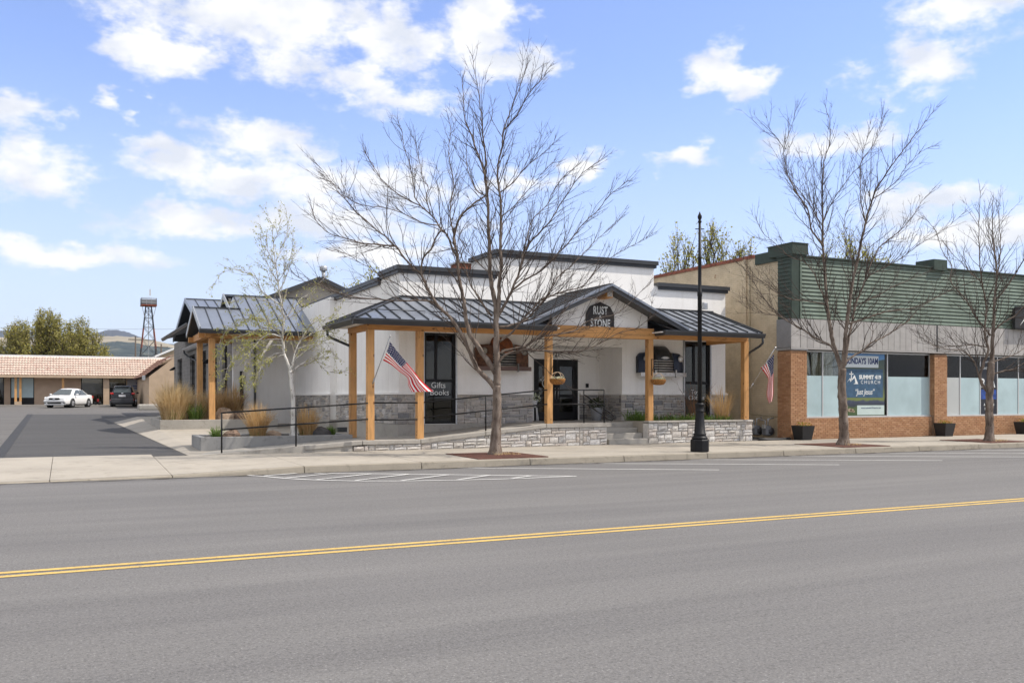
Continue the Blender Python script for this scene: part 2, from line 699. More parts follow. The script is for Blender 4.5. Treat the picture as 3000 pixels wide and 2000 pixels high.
M['alu'] = simple('aluminium', (.60, .60, .59), .35, .4, .5, var=.06)
M['glass'] = m_glass('shop_glass', (.42, .45, .44), .015)
M['glass_clear'] = m_glass('clear_glass', (.74, .78, .77), .0)
M['interior'] = simple('interior_dark', (.05, .046, .042), .9, var=.3)
M['curtain'] = simple('curtain', (.70, .60, .46), .9, var=.15, scale=9)
M['frost'] = simple('frosted_film', (.41, .53, .55), .14, 0, .5, var=.13, scale=.9)
M['frost_grey'] = simple('frosted_film_grey', (.45, .47, .46), .25, 0, .5, var=.04, scale=1.3)
M['white'] = simple('white_plain', (.78, .78, .77), .6, var=.04)
M['vinyl'] = simple('vinyl_letter', (.72, .74, .73), .6, var=.03)
M['navy'] = simple('navy_letter', (.015, .035, .14), .6, var=.1)

# ------------------------------------------------------------------ lettering made up front
make_texts([
    ('rust', 'RUST', .30, .009, 1.08, 0), ('amp', '&', .15, .004, 1.0, 0), ('stone', 'STONE', .30, .009, 1.08, 0),
    ('gifts', 'Gifts', .25, 0.0, 1.0, 0), ('books', 'Books', .25, 0.0, 1.0, 0), ('home', 'Toys', .22, 0, 1.0, 0), ('cloth', 'Clothes', .22, 0, 1.0, 0),
    ('roc', 'R', .11, .002, 1.0, 0), ('roc2', 'O', .11, .002, 1.0, 0), ('roc3', 'C', .11, .002, 1.0, 0), ('roc4', 'K', .11, .002, 1.0, 0),
    ('721', '721', .20, .004, 1.1, 0),
    ('sundays', 'SUNDAYS 10AM', .30, .010, 1.0, 0), ('summit', 'SUMMIT 419', .20, .009, 1.0, 0), ('church', 'CHURCH', .20, 0.0, 1.45, 0),
    ('jesus', '\u201cJust Jesus\u201d', .27, .002, .95, .25), ('www', 'www.summit419church.com', .085, 0.0, 1.0, 0),
    ('sp_sum', 'Summit', .13, .001, 1.0, .2), ('sp_sun', 'SUNDAYS', .13, .002, 1.0, 0), ('sp_r', 'R', .50, .012, 1.0, 0), ('sp_a', 'A', .50, .012, 1.0, 0),
    ('sp_study', 'A STUDY IN', .14, .003, 1.0, 0), ('sp_123', '1,2 AND 3', .14, .003, 1.0, 0),
])


HAZE = 0.00007
# ------------------------------------------------------------------ ground and street
def gz(y):
    if y < 23.2:
        return -0.03
    return 0.13 + 0.0127 * (min(y, 90.0) - 24.0)


g = MB()
ys = [-3000, -60, 0, 19, 23.0, 23.6, 24.0, 40, 60, 90, 140, 300, 700, 2000, 6500]
xs = [-6500, -900, -200, -60, -20, 0, 10, 22, 40, 80, 250, 900, 6500]
vs = [(x, y, gz(y)) for y in ys for x in xs]
fs = []
for j in range(len(ys) - 1):
    for i in range(len(xs) - 1):
        a = j * len(xs) + i
        fs.append((a, a + 1, a + 1 + len(xs), a + len(xs)))
g.add(vs, fs)
struct('ground', g, M['earth'])

road = struct('road', MB().quad((-200, -14, 0), (200, -14, 0), (200, 19.55, 0), (-200, 19.55, 0)), M['asphalt'])
for y0, y1 in ((9.33, 9.43), (9.53, 9.63)):
    MB().quad((-120, y0, .004), (160, y0, .004), (160, y1, .004), (-120, y1, .004)).build('yellow_line', M['paint_yellow'], road)


def stripe(p, q, w=.10, z=.004):
    p, q = Vector((*p, z)), Vector((*q, z))
    d = (q - p).normalized()
    s = Vector((-d.y, d.x, 0)) * w / 2
    return MB().quad(p - s, q - s, q + s, p + s)


for p, q in (((8.05, 19.45), (13.04, 16.35)), ((11.35, 19.45), (16.62, 16.35)), ((14.6, 19.45), (20.1, 16.3)), ((17.9, 19.45), (23.4, 16.3)),
             ((21.2, 19.45), (26.7, 16.3)), ((24.5, 19.45), (30.0, 16.3)), ((27.8, 19.45), (33.3, 16.3)), ((4.74, 19.43), (9.37, 16.3))):
    stripe(p, q).build('parking_line', M['paint_white'], road)
outer = [(3.36, 19.4), (3.62, 19.0), (3.9, 18.33), (4.35, 17.72), (4.99, 17.18), (5.79, 16.79), (6.82, 16.48), (7.91, 16.31), (9.3, 16.27)]
mb = MB()
for i in range(len(outer)):
    a = Vector(outer[max(i - 1, 0)])
    b = Vector(outer[min(i + 1, len(outer) - 1)])
    d = (b - a).normalized()
    s = Vector((-d.y, d.x)) * .05
    p = Vector(outer[i])
    mb.v += [(p.x - s.x, p.y - s.y, .008), (p.x + s.x, p.y + s.y, .008)]
for i in range(len(outer) - 1):
    mb.f.append((2 * i, 2 * i + 2, 2 * i + 3, 2 * i + 1))
    mb.m.append(0)
    mb.smooth.append(False)
mb.build('curved_hatch_line', M['paint_white'], road)
for p, q in (((3.64, 19.11), (4.35, 19.43)), ((3.9, 18.37), (5.1, 19.11)), ((4.36, 17.75), (5.75, 18.62)), ((5.01, 17.25), (6.41, 18.17)),
             ((5.81, 16.86), (7.11, 17.69)), ((6.85, 16.55), (7.83, 17.21)), ((7.94, 16.37), (8.55, 16.73))):
    stripe(p, q, .10, .012).build('hatch_bar', M['paint_white'], road)


# grit and leaf dust lying in the gutter
n = NT('gutter_grit')
gf = n.noise(1.4, 6, .65, n.mapped((.7, 5, 1)))
gc = n.ramp(n.noise(30, 4, .7), [(.3, (.035, .03, .026)), (.7, (.12, .10, .08))])
n.out(gc, .95, spec=.1)
tp = n.new('ShaderNodeBsdfTransparent')
mx = n.new('ShaderNodeMixShader')
n.link(n.ramp(gf, [(.44, 0.0), (.62, .85)]), mx.inputs[0])
n.link(tp.outputs[0], mx.inputs[1])
n.link(n.b.outputs[0], mx.inputs[2])
n.link(mx.outputs[0], n.t.nodes['Material Output'].inputs['Surface'])
MB().quad((-40, 19.2, .006), (60, 19.2, .006), (60, 19.53, .006), (-40, 19.53, .006)).build('gutter_grit', n.mat, road)


# sidewalk: a shallow sheet under separate slabs; a driveway crossing dips to the road at the left
def kerb_h(x):
    if x < 1.2:
        return .02
    if x > 4.6:
        return .15
    return .02 + .13 * (x - 1.2) / 3.4


def walk_z(x, y):
    k = (y - 19.6) / (24.0 - 19.6)
    return kerb_h(x) * (1 - k) + .17 * k


rs = random.Random(11)
joints = [-30 + 2.7 * i for i in range(9)] + [-5.5, -2.9, -.3, 1.9, 4.55, 7.2, 9.95, 12.6, 15.2, 17.8, 20.5, 23.1, 25.75, 28.4, 31.1, 33.8, 36.5, 39.2, 42, 45, 48]
walk_base = struct('sidewalk', MB().quad((-60, 19.5, -.012), (60, 19.5, -.012), (60, 24.3, .1), (-60, 24.3, .1)), M['concrete_kerb'])
rowsY = [19.72, 21.9, 23.98]
for i in range(len(joints) - 1):
    x0, x1 = joints[i] + .006, joints[i + 1] - .006
    # kerb stone
    m = MB()
    a0, a1 = kerb_h(x0), kerb_h(x1)
    m.add([(x0, 19.52, -.02), (x1, 19.52, -.02), (x1, 19.70, -.02), (x0, 19.70, -.02),
           (x0, 19.55, a0 - .004), (x1, 19.55, a1 - .004), (x1, 19.70, a1), (x0, 19.70, a0)],
          [(0, 1, 5, 4), (4, 5, 6, 7), (0, 4, 7, 3), (1, 2, 6, 5), (2, 3, 7, 6)])
    m.build('kerb_stone', M['concrete_kerb'], walk_base, bevel=.015)
    for r in range(2):
        y0, y1 = rowsY[r] + (.005 if r else 0), rowsY[r + 1] - .005
        if r == 1 and x1 < 2.75:
            y1 = 24.62
        dz = rs.uniform(-.002, .003)
        m = MB()
        c = [(x0, y0), (x1, y0), (x1, y1), (x0, y1)]
        m.add([(x, y, walk_z(x, y) - .03) for x, y in c] + [(x, y, walk_z(x, y) + dz) for x, y in c],
              [(4, 5, 6, 7), (0, 1, 5, 4), (1, 2, 6, 5), (2, 3, 7, 6), (3, 0, 4, 7)])
        m.build('paving_slab', M['concrete_walk'], walk_base)

# parking lot, dark patch, pale concrete plaza
E_NEAR, E_FAR = 2.72, 1.75


def edge_x(y):
    return E_NEAR + (E_FAR - E_NEAR) * (y - 24.0) / 29.0


lot = struct('parking_lot', MB().quad((-70, 24.4, gz(24.4) + .012), (40, 24.4, gz(24.4) + .012), (40, 87.2, gz(87.2) + .012), (-70, 87.2, gz(87.2) + .012)), M['asphalt_lot'])
mb = MB()
mb.poly([(x, y, gz(y) + .018) for x, y in [(-1.45, 24.62), (2.66, 24.62), (edge_x(32), 32), (edge_x(53), 53), (4.2, 56.5), (4.2, 60.5), (-1.9, 61.5)]])
struct('driveway', mb, M['asphalt_dark'])
mb = MB()
mb.poly([(x, y, gz(y) + .024) for x, y in [(-1.62, 24.62), (-1.36, 24.62), (-1.82, 61.6), (-2.12, 61.6)]])
struct('tar_seam', mb, simple('tar', (.035, .035, .037), .8, var=.3, scale=8))
def plaza_z(y):
    return .165 + max(0.0, y - 24.0) * .0235


mb = MB()
yy_ = [24.0, 28, 32, 36, 40, 47]
for y in yy_:
    mb.v += [(edge_x(y) + .02, y, gz(y) + .024), (3.0, y, plaza_z(y)), (9.2, y, plaza_z(y))]
for i in range(len(yy_) - 1):
    for k in (0, 1):
        q = i * 3 + k
        mb.f.append((q, q + 1, q + 4, q + 3))
        mb.m.append(0)
        mb.smooth.append(False)
struct('plaza', mb, M['concrete_walk'])

# distant hills, each ridge a solid fold of ground
def ridge(name, t, pts, mat, base=.9):
    """pts: (lateral angle tangent, elevation tangent); crest runs at forward distance t, both slopes fall to the ground"""
    s, c = math.sin(YAW), math.cos(YAW)
    m = MB()
    rr = random.Random(len(pts))
    P = []
    for i in range(len(pts) - 1):
        for k in range(8):
            f = k / 8
            P.append((pts[i][0] * (1 - f) + pts[i + 1][0] * f, pts[i][1] * (1 - f) + pts[i + 1][1] * f))
    P.append(pts[-1])
    rows = [(.62, .0), (.74, .35), (.86, .72), (1.0, 1.0), (1.2, .6), (1.5, .0)]
    for (k, h) in rows:
        for (a, b) in P:
            tt = t * k
            w = 1 + rr.uniform(-.006, .006) * (0 < h)
            z = base + (1.6 + b * t - base) * h * w - (6 if h == 0 else 0)
            m.v.append(((s + c * a) * tt, (c - s * a) * tt, z))
    n = len(P)
    for j in range(len(rows) - 1):
        for i in range(n - 1):
            m.f.append((j * n + i, j * n + i + 1, (j + 1) * n + i + 1, (j + 1) * n + i))
            m.m.append(0)
            m.smooth.append(True)
    return struct(name, m, mat)


def m_hill(name, cols, scale):
    n = NT(name)
    f = n.noise(scale, 8, .7)
    return n.out(n.ramp(f, cols), .95, spec=.1)


ridge('far_hills', 3300, [(-1.2, .03), (-.75, .06), (-.56, .0735), (-.50, .071), (-.46, .068), (-.443, .0735), (-.434, .0745), (-.42, .072), (-.405, .066),
                          (-.395, .0625), (-.38, .06), (-.36, .057), (-.33, .05), (-.25, .04), (0, .03), (.5, .03), (1.2, .03)],
      m_hill('hill_forest', [(.35, (.035, .045, .065)), (.55, (.055, .066, .09)), (.7, (.09, .095, .10))], .004))
ridge('tan_hills', 2300, [(-1.2, .03), (-.7, .052), (-.56, .066), (-.52, .064), (-.47, .0655), (-.43, .0672), (-.41, .066), (-.39, .0625), (-.37, .0575), (-.355, .054), (-.33, .05), (-.2, .03), (.2, .025), (1.2, .02)],
      m_hill('hill_grass', [(.35, (.20, .17, .125)), (.6, (.33, .285, .205))], .006))
ridge('scrub_hills', 1500, [(-1.2, .02), (-.7, .045), (-.56, .056), (-.50, .056), (-.45, .0595), (-.43, .0615), (-.41, .060), (-.395, .0565), (-.375, .055), (-.36, .0535), (-.34, .050), (-.2, .03), (.2, .022), (1.2, .02)],
      m_hill('hill_scrub', [(.40, (.028, .042, .048)), (.52, (.05, .066, .066)), (.66, (.14, .14, .115))], .035))

# the clear mountain air between here and the hills
hz = MB().box(-6800, 6800, -3100, 6900, -12, 300).build('haze', None)
hm = bpy.data.materials.new('haze')
hm.use_nodes = True
for nd in list(hm.node_tree.nodes):
    if nd.type == 'BSDF_PRINCIPLED':
        hm.node_tree.nodes.remove(nd)
pv = hm.node_tree.nodes.new('ShaderNodeVolumePrincipled')
pv.inputs['Color'].default_value = (.80, .88, 1.0, 1)
pv.inputs['Density'].default_value = HAZE
hm.node_tree.links.new(pv.outputs[0], hm.node_tree.nodes['Material Output'].inputs['Volume'])
hz.data.materials.clear()
hz.data.materials.append(hm)
hz['kind'] = 'stuff'
hz['label'] = 'faint bluish haze in the air over the distant hills'
hz['category'] = 'haze'

# ------------------------------------------------------------------ pieces used by both masonry walls
rw = random.Random(3)


def stone_mesh(rng, name='stone'):
    """one rough-faced stone, x along the wall 0..1, z up 0..1, face towards -y, y 0..-1 the thickness"""
    m = MB()
    e = .045
    vs = [(0, 0, 0), (1, 0, 0), (1, 0, 1), (0, 0, 1)]
    nx, nz = 4, 3
    for k in range(nz):
        for i in range(nx):
            x = i / (nx - 1)
            z = k / (nz - 1)
            edge = i in (0, nx - 1) or k in (0, nz - 1)
            jx = rng.uniform(0, .5) * e if edge else rng.uniform(-.05, .05)
            jz = rng.uniform(0, 2.0) * e if edge else rng.uniform(-.05, .05)
            px = x + (jx if x < .5 else -jx)
            pz = z + (jz if z < .5 else -jz)
            y = -.72 - rng.uniform(0, .12) if edge else -.8 - rng.uniform(0, .45)
            vs.append((px, y, pz))
    fs = []
    id_ = lambda i, k: 4 + k * nx + i
    for k in range(nz - 1):
        for i in range(nx - 1):
            fs.append((id_(i, k), id_(i + 1, k), id_(i + 1, k + 1), id_(i, k + 1)))
    bot = [id_(i, 0) for i in range(nx)]
    top = [id_(i, nz - 1) for i in range(nx)]
    lef = [id_(0, k) for k in range(nz)]
    rig = [id_(nx - 1, k) for k in range(nz)]
    fs.append(tuple([0] + [1] + bot[::-1]))
    fs.append(tuple([2, 3] + top))
    fs.append(tuple([3, 0] + lef))
    fs.append(tuple([1, 2] + rig[::-1]))
    m.add(vs, fs)
    return m


STONE_MB = [stone_mesh(rw) for _ in range(10)]
STONE_ME = {}


def stone_layout(length, z0, z1, rng, unit=.092, cell=.06, top=None):
    """coursed rubble: returns (x, z, w, h) rectangles filling length x (z0..z1); top(x) optionally lowers the upper edge"""
    nz = max(1, int(round((z1 - z0) / unit)))
    u = (z1 - z0) / nz
    nx = max(2, int(length / cell))
    cw = length / nx
    occ = [[False] * nx for _ in range(nz)]
    out = []
    for k in range(nz):
        i = 0
        while i < nx:
            if occ[k][i]:
                i += 1
                continue
            h = 2 if (rng.random() < .3 and k + 1 < nz) else 1
            w = rng.randint(3, 9) if h == 1 else rng.randint(2, 6)
            while True:
                ww = 0
                while ww < w and i + ww < nx and all(not occ[k + q][i + ww] for q in range(h)):
                    ww += 1
                if ww >= 1:
                    break
                h = 1
            if nx - (i + ww) == 1 and all(not occ[k + q][i + ww] for q in range(h)):
                ww += 1
            for q in range(h):
                for r in range(ww):
                    occ[k + q][i + r] = True
            out.append((i * cw, z0 + k * u, ww * cw, h * u))
            i += ww
    return out


class StoneSet:
    """gathers the stones of one wall; the 300 largest become parts, the rest one joined part"""

    def __init__(self):
        self.items = []

    def wall(self, origin, udir, length, z0, z1, rng, thick=.045, top=None):
        ud = Vector((udir[0], udir[1], 0)).normalized()
        out = Vector((ud.y, -ud.x, 0))          # outward: right-hand side of the run
        for (x, z, w, h) in stone_layout(length, z0, z1, rng):
            gpx = .010
            t0 = z + h
            if top is not None:
                lim = min(top(x + .01), top(x + w - .01))
                hi = max(top(x + .01), top(x + w - .01))
                if z + .035 > lim:
                    if z + .03 > hi:
                        continue
                    # wedge under a sloping cap
                t0 = min(t0, max(lim, z + .03) - .004)
            d = (Vector(origin) - Vector((0, 0, 0))).length if False else 0
            self.items.append((Vector((origin[0], origin[1], 0)) + ud * (x + gpx), ud, out, z + gpx, w - 2 * gpx, t0 - z - 2 * gpx, thick * rng.uniform(.7, 1.2), rng.randrange(10)))

    def build(self, parent, mat, limit=300, name='stone'):
        s, c = math.sin(YAW), math.cos(YAW)

        def score(it):
            t = s * it[0].x + c * it[0].y
            facing = abs((it[0].normalized()).dot(it[2]))
            return -(it[4] * it[5] * facing / (t * t))
        items = sorted(self.items, key=score)
        rest = MB()
        for k, (p, ud, out, z, w, h, th, vi) in enumerate(items):
            if h < .012 or w < .012:
                continue
            if k < limit:
                key = (vi, mat.name)
                if key not in STONE_ME:
                    STONE_ME[key] = STONE_MB[vi].mesh(name, mat)
                obj(name, STONE_ME[key], parent, (p.x, p.y, z), (w, th, h), (0, 0, math.atan2(ud.y, ud.x)))
            else:
                rest.add([p + ud * (v[0] * w) + out * (-v[1] * th) + Vector((0, 0, z + v[2] * h)) for v in STONE_MB[vi].v], STONE_MB[vi].f)
        if rest.v:
            o = rest.build('small_stones', mat, parent)
            o['kind'] = 'stuff'


def roof_plane(parent, origin, sdir, tdir, s0, s1, f0, f1, pitch=.41, th=.025, name='roof_panel', phase=0.0, mat=None):
    """standing-seam roof: origin + s*sdir + t*tdir, panels between f0(s) and f1(s)"""
    o, sd, td = Vector(origin), Vector(sdir).normalized(), Vector(tdir).normalized()
    nrm = sd.cross(td).normalized()
    if nrm.z < 0:
        nrm = -nrm
    s = s0
    nxt = s0 + pitch * (1 - phase)
    while s < s1 - .02:
        e = min(nxt, s1)
        nxt = e + pitch
        a0, a1, b0, b1 = f0(s), f0(e), f1(s), f1(e)
        if max(b0 - a0, b1 - a1) < .03:
            s = e
            continue
        b0, b1 = max(b0, a0 + .002), max(b1, a1 + .002)
        P = lambda ss, t, h: o + sd * ss + td * t + nrm * h
        m = MB()
        q = [(s, a0), (e, a1), (e, b1), (s, b0)]
        vs = [P(x, t, 0) for x, t in q] + [P(x, t, th) for x, t in q]
        fl = [(0, 3, 2, 1), (4, 5, 6, 7), (0, 1, 5, 4), (1, 2, 6, 5), (2, 3, 7, 6), (3, 0, 4, 7)]
        m.add(vs, fl)
        if b1 - a1 > .1:
            w = .013
            c0, c1 = P(e - w, a1 + .005, th), P(e + w, a1 + .005, th)
            d0, d1 = P(e - w, b1 - .005, th), P(e + w, b1 - .005, th)
            up = nrm * .04
            m.mi = 1  # seam coloured dark to stand in for its shadow line
            m.add([c0, c1, d1, d0, c0 + up, c1 + up, d1 + up, d0 + up], fl)
        m.build(name, [mat or M['roof'], M['roof_dark']], parent)
        s = e


def gutter(parent, p, q, out, mat=None, h=.15, w=.13):
    """K-style gutter from p to q (top back edge), leaning out along out"""
    p, q, o = Vector(p), Vector(q), Vector(out).normalized()
    prof = [(0, 0), (0, -h), (w * .55, -h), (w * .8, -h * .55), (w, -h * .25), (w, 0), (w - .015, 0), (w - .015, -.03), (.015, -.03), (.015, 0)]
    pts = [p + o * a + Vector((0, 0, b)) for a, b in prof]
    return MB().prism(pts, q - p).build('gutter', mat or M['roof_dark'], parent, fix=True)

# ------------------------------------------------------------------ the white shop
XL, XR, YF = 8.95, 21.17, 26.2
YB = 39.0
shop = thing('shop_building', 'white stucco shop with stone base, timber porch and grey metal roofs', 'building', (15, 30, 0))
mb = MB()
for x0, x1, z0, z1 in ((8.95, 9.74, -.2, 5.45), (9.74, 10.75, -.2, .81), (9.74, 10.75, 3.58, 5.45), (10.75, 12.2, -.2, 5.45), (12.2, 13.43, -.2, 6.14),
                       (13.43, 16.82, 3.3, 6.14), (16.82, 18.1, -.2, 6.14), (18.1, 19.37, -.2, 5.43), (19.37, 20.46, -.2, .81), (19.37, 20.46, 3.57, 5.43), (20.46, 21.17, -.2, 5.43)):
    mb.box(x0, x1, YF, YF + .3, z0, z1)
mb.build('front_wall', M['stucco'], shop)
mb = MB()
mb.box(12.2, 18.1, YF + .3, 28.3, 5.0, 6.14)
mb.build('raised_parapet', M['stucco'], shop)
mb = MB().box(XL, XL + .3, YF + .3, 33.3, -.2, 5.30)
mb.box(XL - .25, XL + .3, 33.3, YB, -.2, 5.30)
mb.box(XL, XL + .3, YF + .3, 27.9, 5.30, 5.45)
mb.build('side_wall', M['stucco'], shop)
MB().box(XR - .3, XR, YF + .3, YB, -.2, 5.43).build('rear_side_wall', M['stucco'], shop)
MB().box(6.16, XR, YB, YB + .3, -.2, 5.2).build('back_wall', M['stucco'], shop)
MB().box(XL + .3, XR - .3, YF + .3, YB, 4.9, 5.0).build('roof_deck', M['soffit'], shop)
MB().box(XL + .3, XR - .3, YF + .3, YB, .6, .8).build('floor', M['interior'], shop)
MB().box(XL + .3, XR - .3, 29.6, 29.7, .8, 4.9).build('partition', M['interior'], shop)
# entrance alcove
mb = MB().box(13.43, 14.25, 27.7, 27.9, .6, 3.4)
mb.box(15.97, 16.82, 27.7, 27.9, .6, 3.4)
mb.box(14.25, 15.97, 27.7, 27.9, 2.92, 3.4)
mb.box(13.33, 13.43, YF + .3, 27.9, .6, 3.4)
mb.box(16.82, 16.92, YF + .3, 27.9, .6, 3.4)
mb.box(13.43, 16.82, YF + .3, 27.7, 3.3, 3.4)
mb.build('alcove_wall', M['stucco'], shop)
# coping
for x0, x1, y0, y1, z in ((8.83, 12.2, YF - .12, YF + .42, 5.57), (12.08, 18.22, YF - .12, YF + .42, 6.26), (18.22, 21.29, YF - .12, YF + .42, 5.55)):
    MB().box(x0, x1, y0, y1, z - .13, z).box(x0 + .05, x1 - .05, y0 + .05, y1, z - .23, z - .13).build('coping', M['roof_dark'], shop)
MB().box(8.83, 9.37, YF + .42, 27.98, 5.44, 5.57).box(8.88, 9.32, YF + .42, 27.95, 5.34, 5.44).build('coping', M['roof_dark'], shop)
MB().box(8.83, 9.37, 27.98, YB, 5.29, 5.42).box(8.86, 9.32, 27.98, YB, 5.19, 5.29).build('coping', M['roof_dark'], shop)
MB().box(12.08, 12.6, YF + .42, 28.3, 6.13, 6.26).build('coping', M['roof_dark'], shop)
# foundation and wainscot
for bx in ((XL - .05, 13.43, YF - .04, YF + .05), (16.82, XR, YF - .04, YF + .05), (XL - .04, XL + .05, YF + .05, 33.26), (XL - .29, XL, 33.26, YB)):
    MB().box(*bx, -.1, .80).build('foundation', M['concrete'], shop)
for x0, x1, y0, y1 in ((XL - .085, 9.70, YF - .085, YF + .02), (10.80, 13.43, YF - .085, YF + .02), (16.74, 19.33, YF - .085, YF + .02), (20.50, XR + .06, YF - .085, YF + .02),
                       (XL - .085, XL + .02, YF + .02, 33.20), (XL - .335, XL - .23, 33.20, YB), (16.74, 16.84, YF + .02, 27.7), (16.02, 16.74, 27.60, 27.72)):
    MB().box(x0, x1, y0, y1, 1.70, 1.765).build('sill_band', M['stucco'], shop, bevel=.008)
for bx in ((XL - .02, 9.70, YF - .02, YF + .01, .8), (10.80, 13.43, YF - .02, YF + .01, .8), (16.80, 19.33, YF - .02, YF + .01, .8), (20.50, XR, YF - .02, YF + .01, .8),
           (XL - .02, XL + .01, YF + .02, 33.28, .8), (XL - .27, XL - .24, 33.28, YB, .8), (16.80, 16.83, YF + .02, 27.7, .84), (16.02, 16.80, 27.68, 27.71, .84)):
    MB().box(*bx, 1.7).build('mortar_bed', M['mortar'], shop)
ss = StoneSet()
rq = random.Random(21)
for x0, x1 in ((XL - .06, 9.70), (10.80, 13.42), (16.74, 19.33), (20.50, XR + .04)):
    ss.wall((x0, YF - .02), (1, 0), x1 - x0, .80, 1.70, rq)
ss.wall((XL - .02, 33.2), (0, -1), 33.2 - YF, .80, 1.70, rq)
ss.wall((XL - .27, YB), (0, -1), YB - 33.22, .80, 1.70, rq)
ss.wall((16.80, 27.68), (0, -1), 27.68 - YF, .85, 1.70, rq)
ss.wall((16.02, 27.68), (1, 0), .72, .85, 1.70, rq)
ss.build(shop, M['stone'])


def shop_window(x0, x1, z0, z1, mx):
    w = MB()
    y0, y1 = YF + .02, YF + .12
    f = .075
    w.box(x0, x0 + f, y0, y1, z0, z1).box(x1 - f, x1, y0, y1, z0, z1).box(x0 + f, x1 - f, y0, y1, z0, z0 + f).box(x0 + f, x1 - f, y0, y1, z1 - f, z1)
    w.box(x0 + f, x1 - f, y0 + .01, y1, 2.08, 2.17).box(mx, mx + .08, y0 + .01, y1, 2.17, z1 - f)
    o = w.build('window', M['black'], shop)
    for a, b, c, d in ((x0 + f, mx, 2.17, z1 - f), (mx + .08, x1 - f, 2.17, z1 - f), (x0 + f, x1 - f, z0 + f, 2.08)):
        MB().box(a, b, YF + .06, YF + .07, c, d).build('pane', M['glass'], o)
    t = MB().box(x1, x1 + .05, YF - .06, YF + .05, z0 - .02, z1 + .04).box(x0 - .05, x0, YF - .06, YF + .05, z0 - .02, z1 + .04)
    t.build('window_trim', M['galv'], o)
    return o


w1 = shop_window(9.74, 10.75, .81, 3.58, 10.10)
w2 = shop_window(19.37, 20.46, .81, 3.57, 19.78)
put_text('gifts', M['vinyl'], (10.22, YF + .052, 1.98), w1)
put_text('books', M['vinyl'], (10.26, YF + .052, 1.76), w1)
put_text('home', M['vinyl'], (19.92, YF + .052, 1.80), w2)
put_text('cloth', M['vinyl'], (19.94, YF + .052, 1.60), w2)
# double door
door = MB()
door.box(14.25, 14.33, 27.70, 27.78, .84, 2.92).box(15.89, 15.97, 27.70, 27.78, .84, 2.92).box(14.33, 15.89, 27.70, 27.78, 2.83, 2.92)
door.box(15.08, 15.14, 27.71, 27.77, .84, 2.83)
for a in (14.33, 15.14):
    b = a + .75
    door.box(a, a + .12, 27.72, 27.77, .86, 2.83).box(b - .12, b, 27.72, 27.77, .86, 2.83).box(a + .12, b - .12, 27.72, 27.77, .86, 1.12).box(a + .12, b - .12, 27.72, 27.77, 2.68, 2.83)
    door.box(a + .12, b - .12, 27.725, 27.77, 1.62, 1.72)
dob = door.build('door', M['black'], shop)
for a in (14.33, 15.14):
    for z0, z1 in ((1.12, 1.62), (1.72, 2.68)):
        MB().box(a + .12, a + .63, 27.74, 27.75, z0, z1).build('pane', M['glass'], dob)
MB().tube([(15.05, 27.66, 1.55), (15.05, 27.66, 1.95)], .012, 8).build('handle', M['steel'], dob)
MB().tube([(15.17, 27.66, 1.55), (15.17, 27.66, 1.95)], .012, 8).build('handle', M['steel'], dob)
for i, k in enumerate(('roc', 'roc2', 'roc3', 'roc4')):
    an = math.radians(150 - i * 22)
    put_text(k, M['vinyl'], (14.75 + .24 * math.cos(an), 27.715, 2.10 + .24 * math.sin(an)), dob, rot=(math.radians(90), math.radians(-(an * 57.3 - 90)), 0))
ring = MB()
ring.lathe((14.75, 27.722, 2.10), [(.145, 0), (.15, -.004), (.165, -.004), (.17, 0)], 28, axis='Y', close=False)
ring.build('round_decal', M['vinyl'], dob)
put_text('721', M['black'], (15.10, 27.69, 3.08), shop, 'house_number')
MB().box(16.28, 16.36, 27.62, 27.70, 1.96, 2.10).build('keypad', M['black'], shop)

# porch posts and beams
for (px, py, pz) in ((7.45, 24.25, .45), (8.88, 24.25, .45), (12.97, 24.25, .83), (16.58, 24.25, .875), (20.41, 24.25, .875), (7.45, 25.95, .45)):
    top = 3.46 if px not in (12.97, 16.58) else 3.44
    o = MB().box(px - .095, px + .095, py - .095, py + .095, pz, top).build('post', M['wood_v'], shop, bevel=.008)
    MB().box(px - .0985, px - .095, py - .02, py + .01, pz + .10, pz + .13).box(px - .0985, px - .095, py - .02, py + .01, pz + .19, pz + .22).build('bolt', M['black'], o)
MB().box(7.35, 12.87, 24.17, 24.33, 3.462, 3.62).build('beam', M['wood_h'], shop, bevel=.008)
MB().box(16.68, 20.5, 24.17, 24.33, 3.462, 3.62).build('beam', M['wood_h'], shop, bevel=.008)
MB().box(12.87, 16.68, 24.13, 24.36, 3.442, 3.78).build('beam', M['wood_h'], shop, bevel=.008)
MB().box(7.36, 7.54, 24.33, 26.15, 3.462, 3.62).build('beam', M['wood_y'], shop, bevel=.008)
MB().box(20.32, 20.50, 24.33, 26.2, 3.462, 3.62).build('beam', M['wood_y'], shop, bevel=.008)
MB().box(6.95, 13.0, 23.62, YF, 3.63, 3.66).box(16.6, 20.5, 23.62, YF, 3.63, 3.66).box(13.0, 16.6, 24.3, YF, 3.63, 3.66).box(6.95, XL, YF, 26.6, 3.63, 3.66).build('porch_ceiling', M['stucco'], shop)
# porch roofs
EY, EZ, TZ = 23.6, 3.70, 4.58
L = math.hypot(YF - EY, TZ - EZ)
td = (0, (YF - EY) / L, (TZ - EZ) / L)
GX, GZ0, GZ1, GH = 14.75, 3.74, 4.99, 2.80
gs = (GZ1 - GZ0) / GH
ps = (TZ - EZ) / (YF - EY)


def valley(x):
    zg = GZ1 - gs * abs(x - GX)
    return max(0.0, min(L, (zg + .03 - EZ) / (TZ - EZ) * L)) if zg + .03 > EZ else 0.0


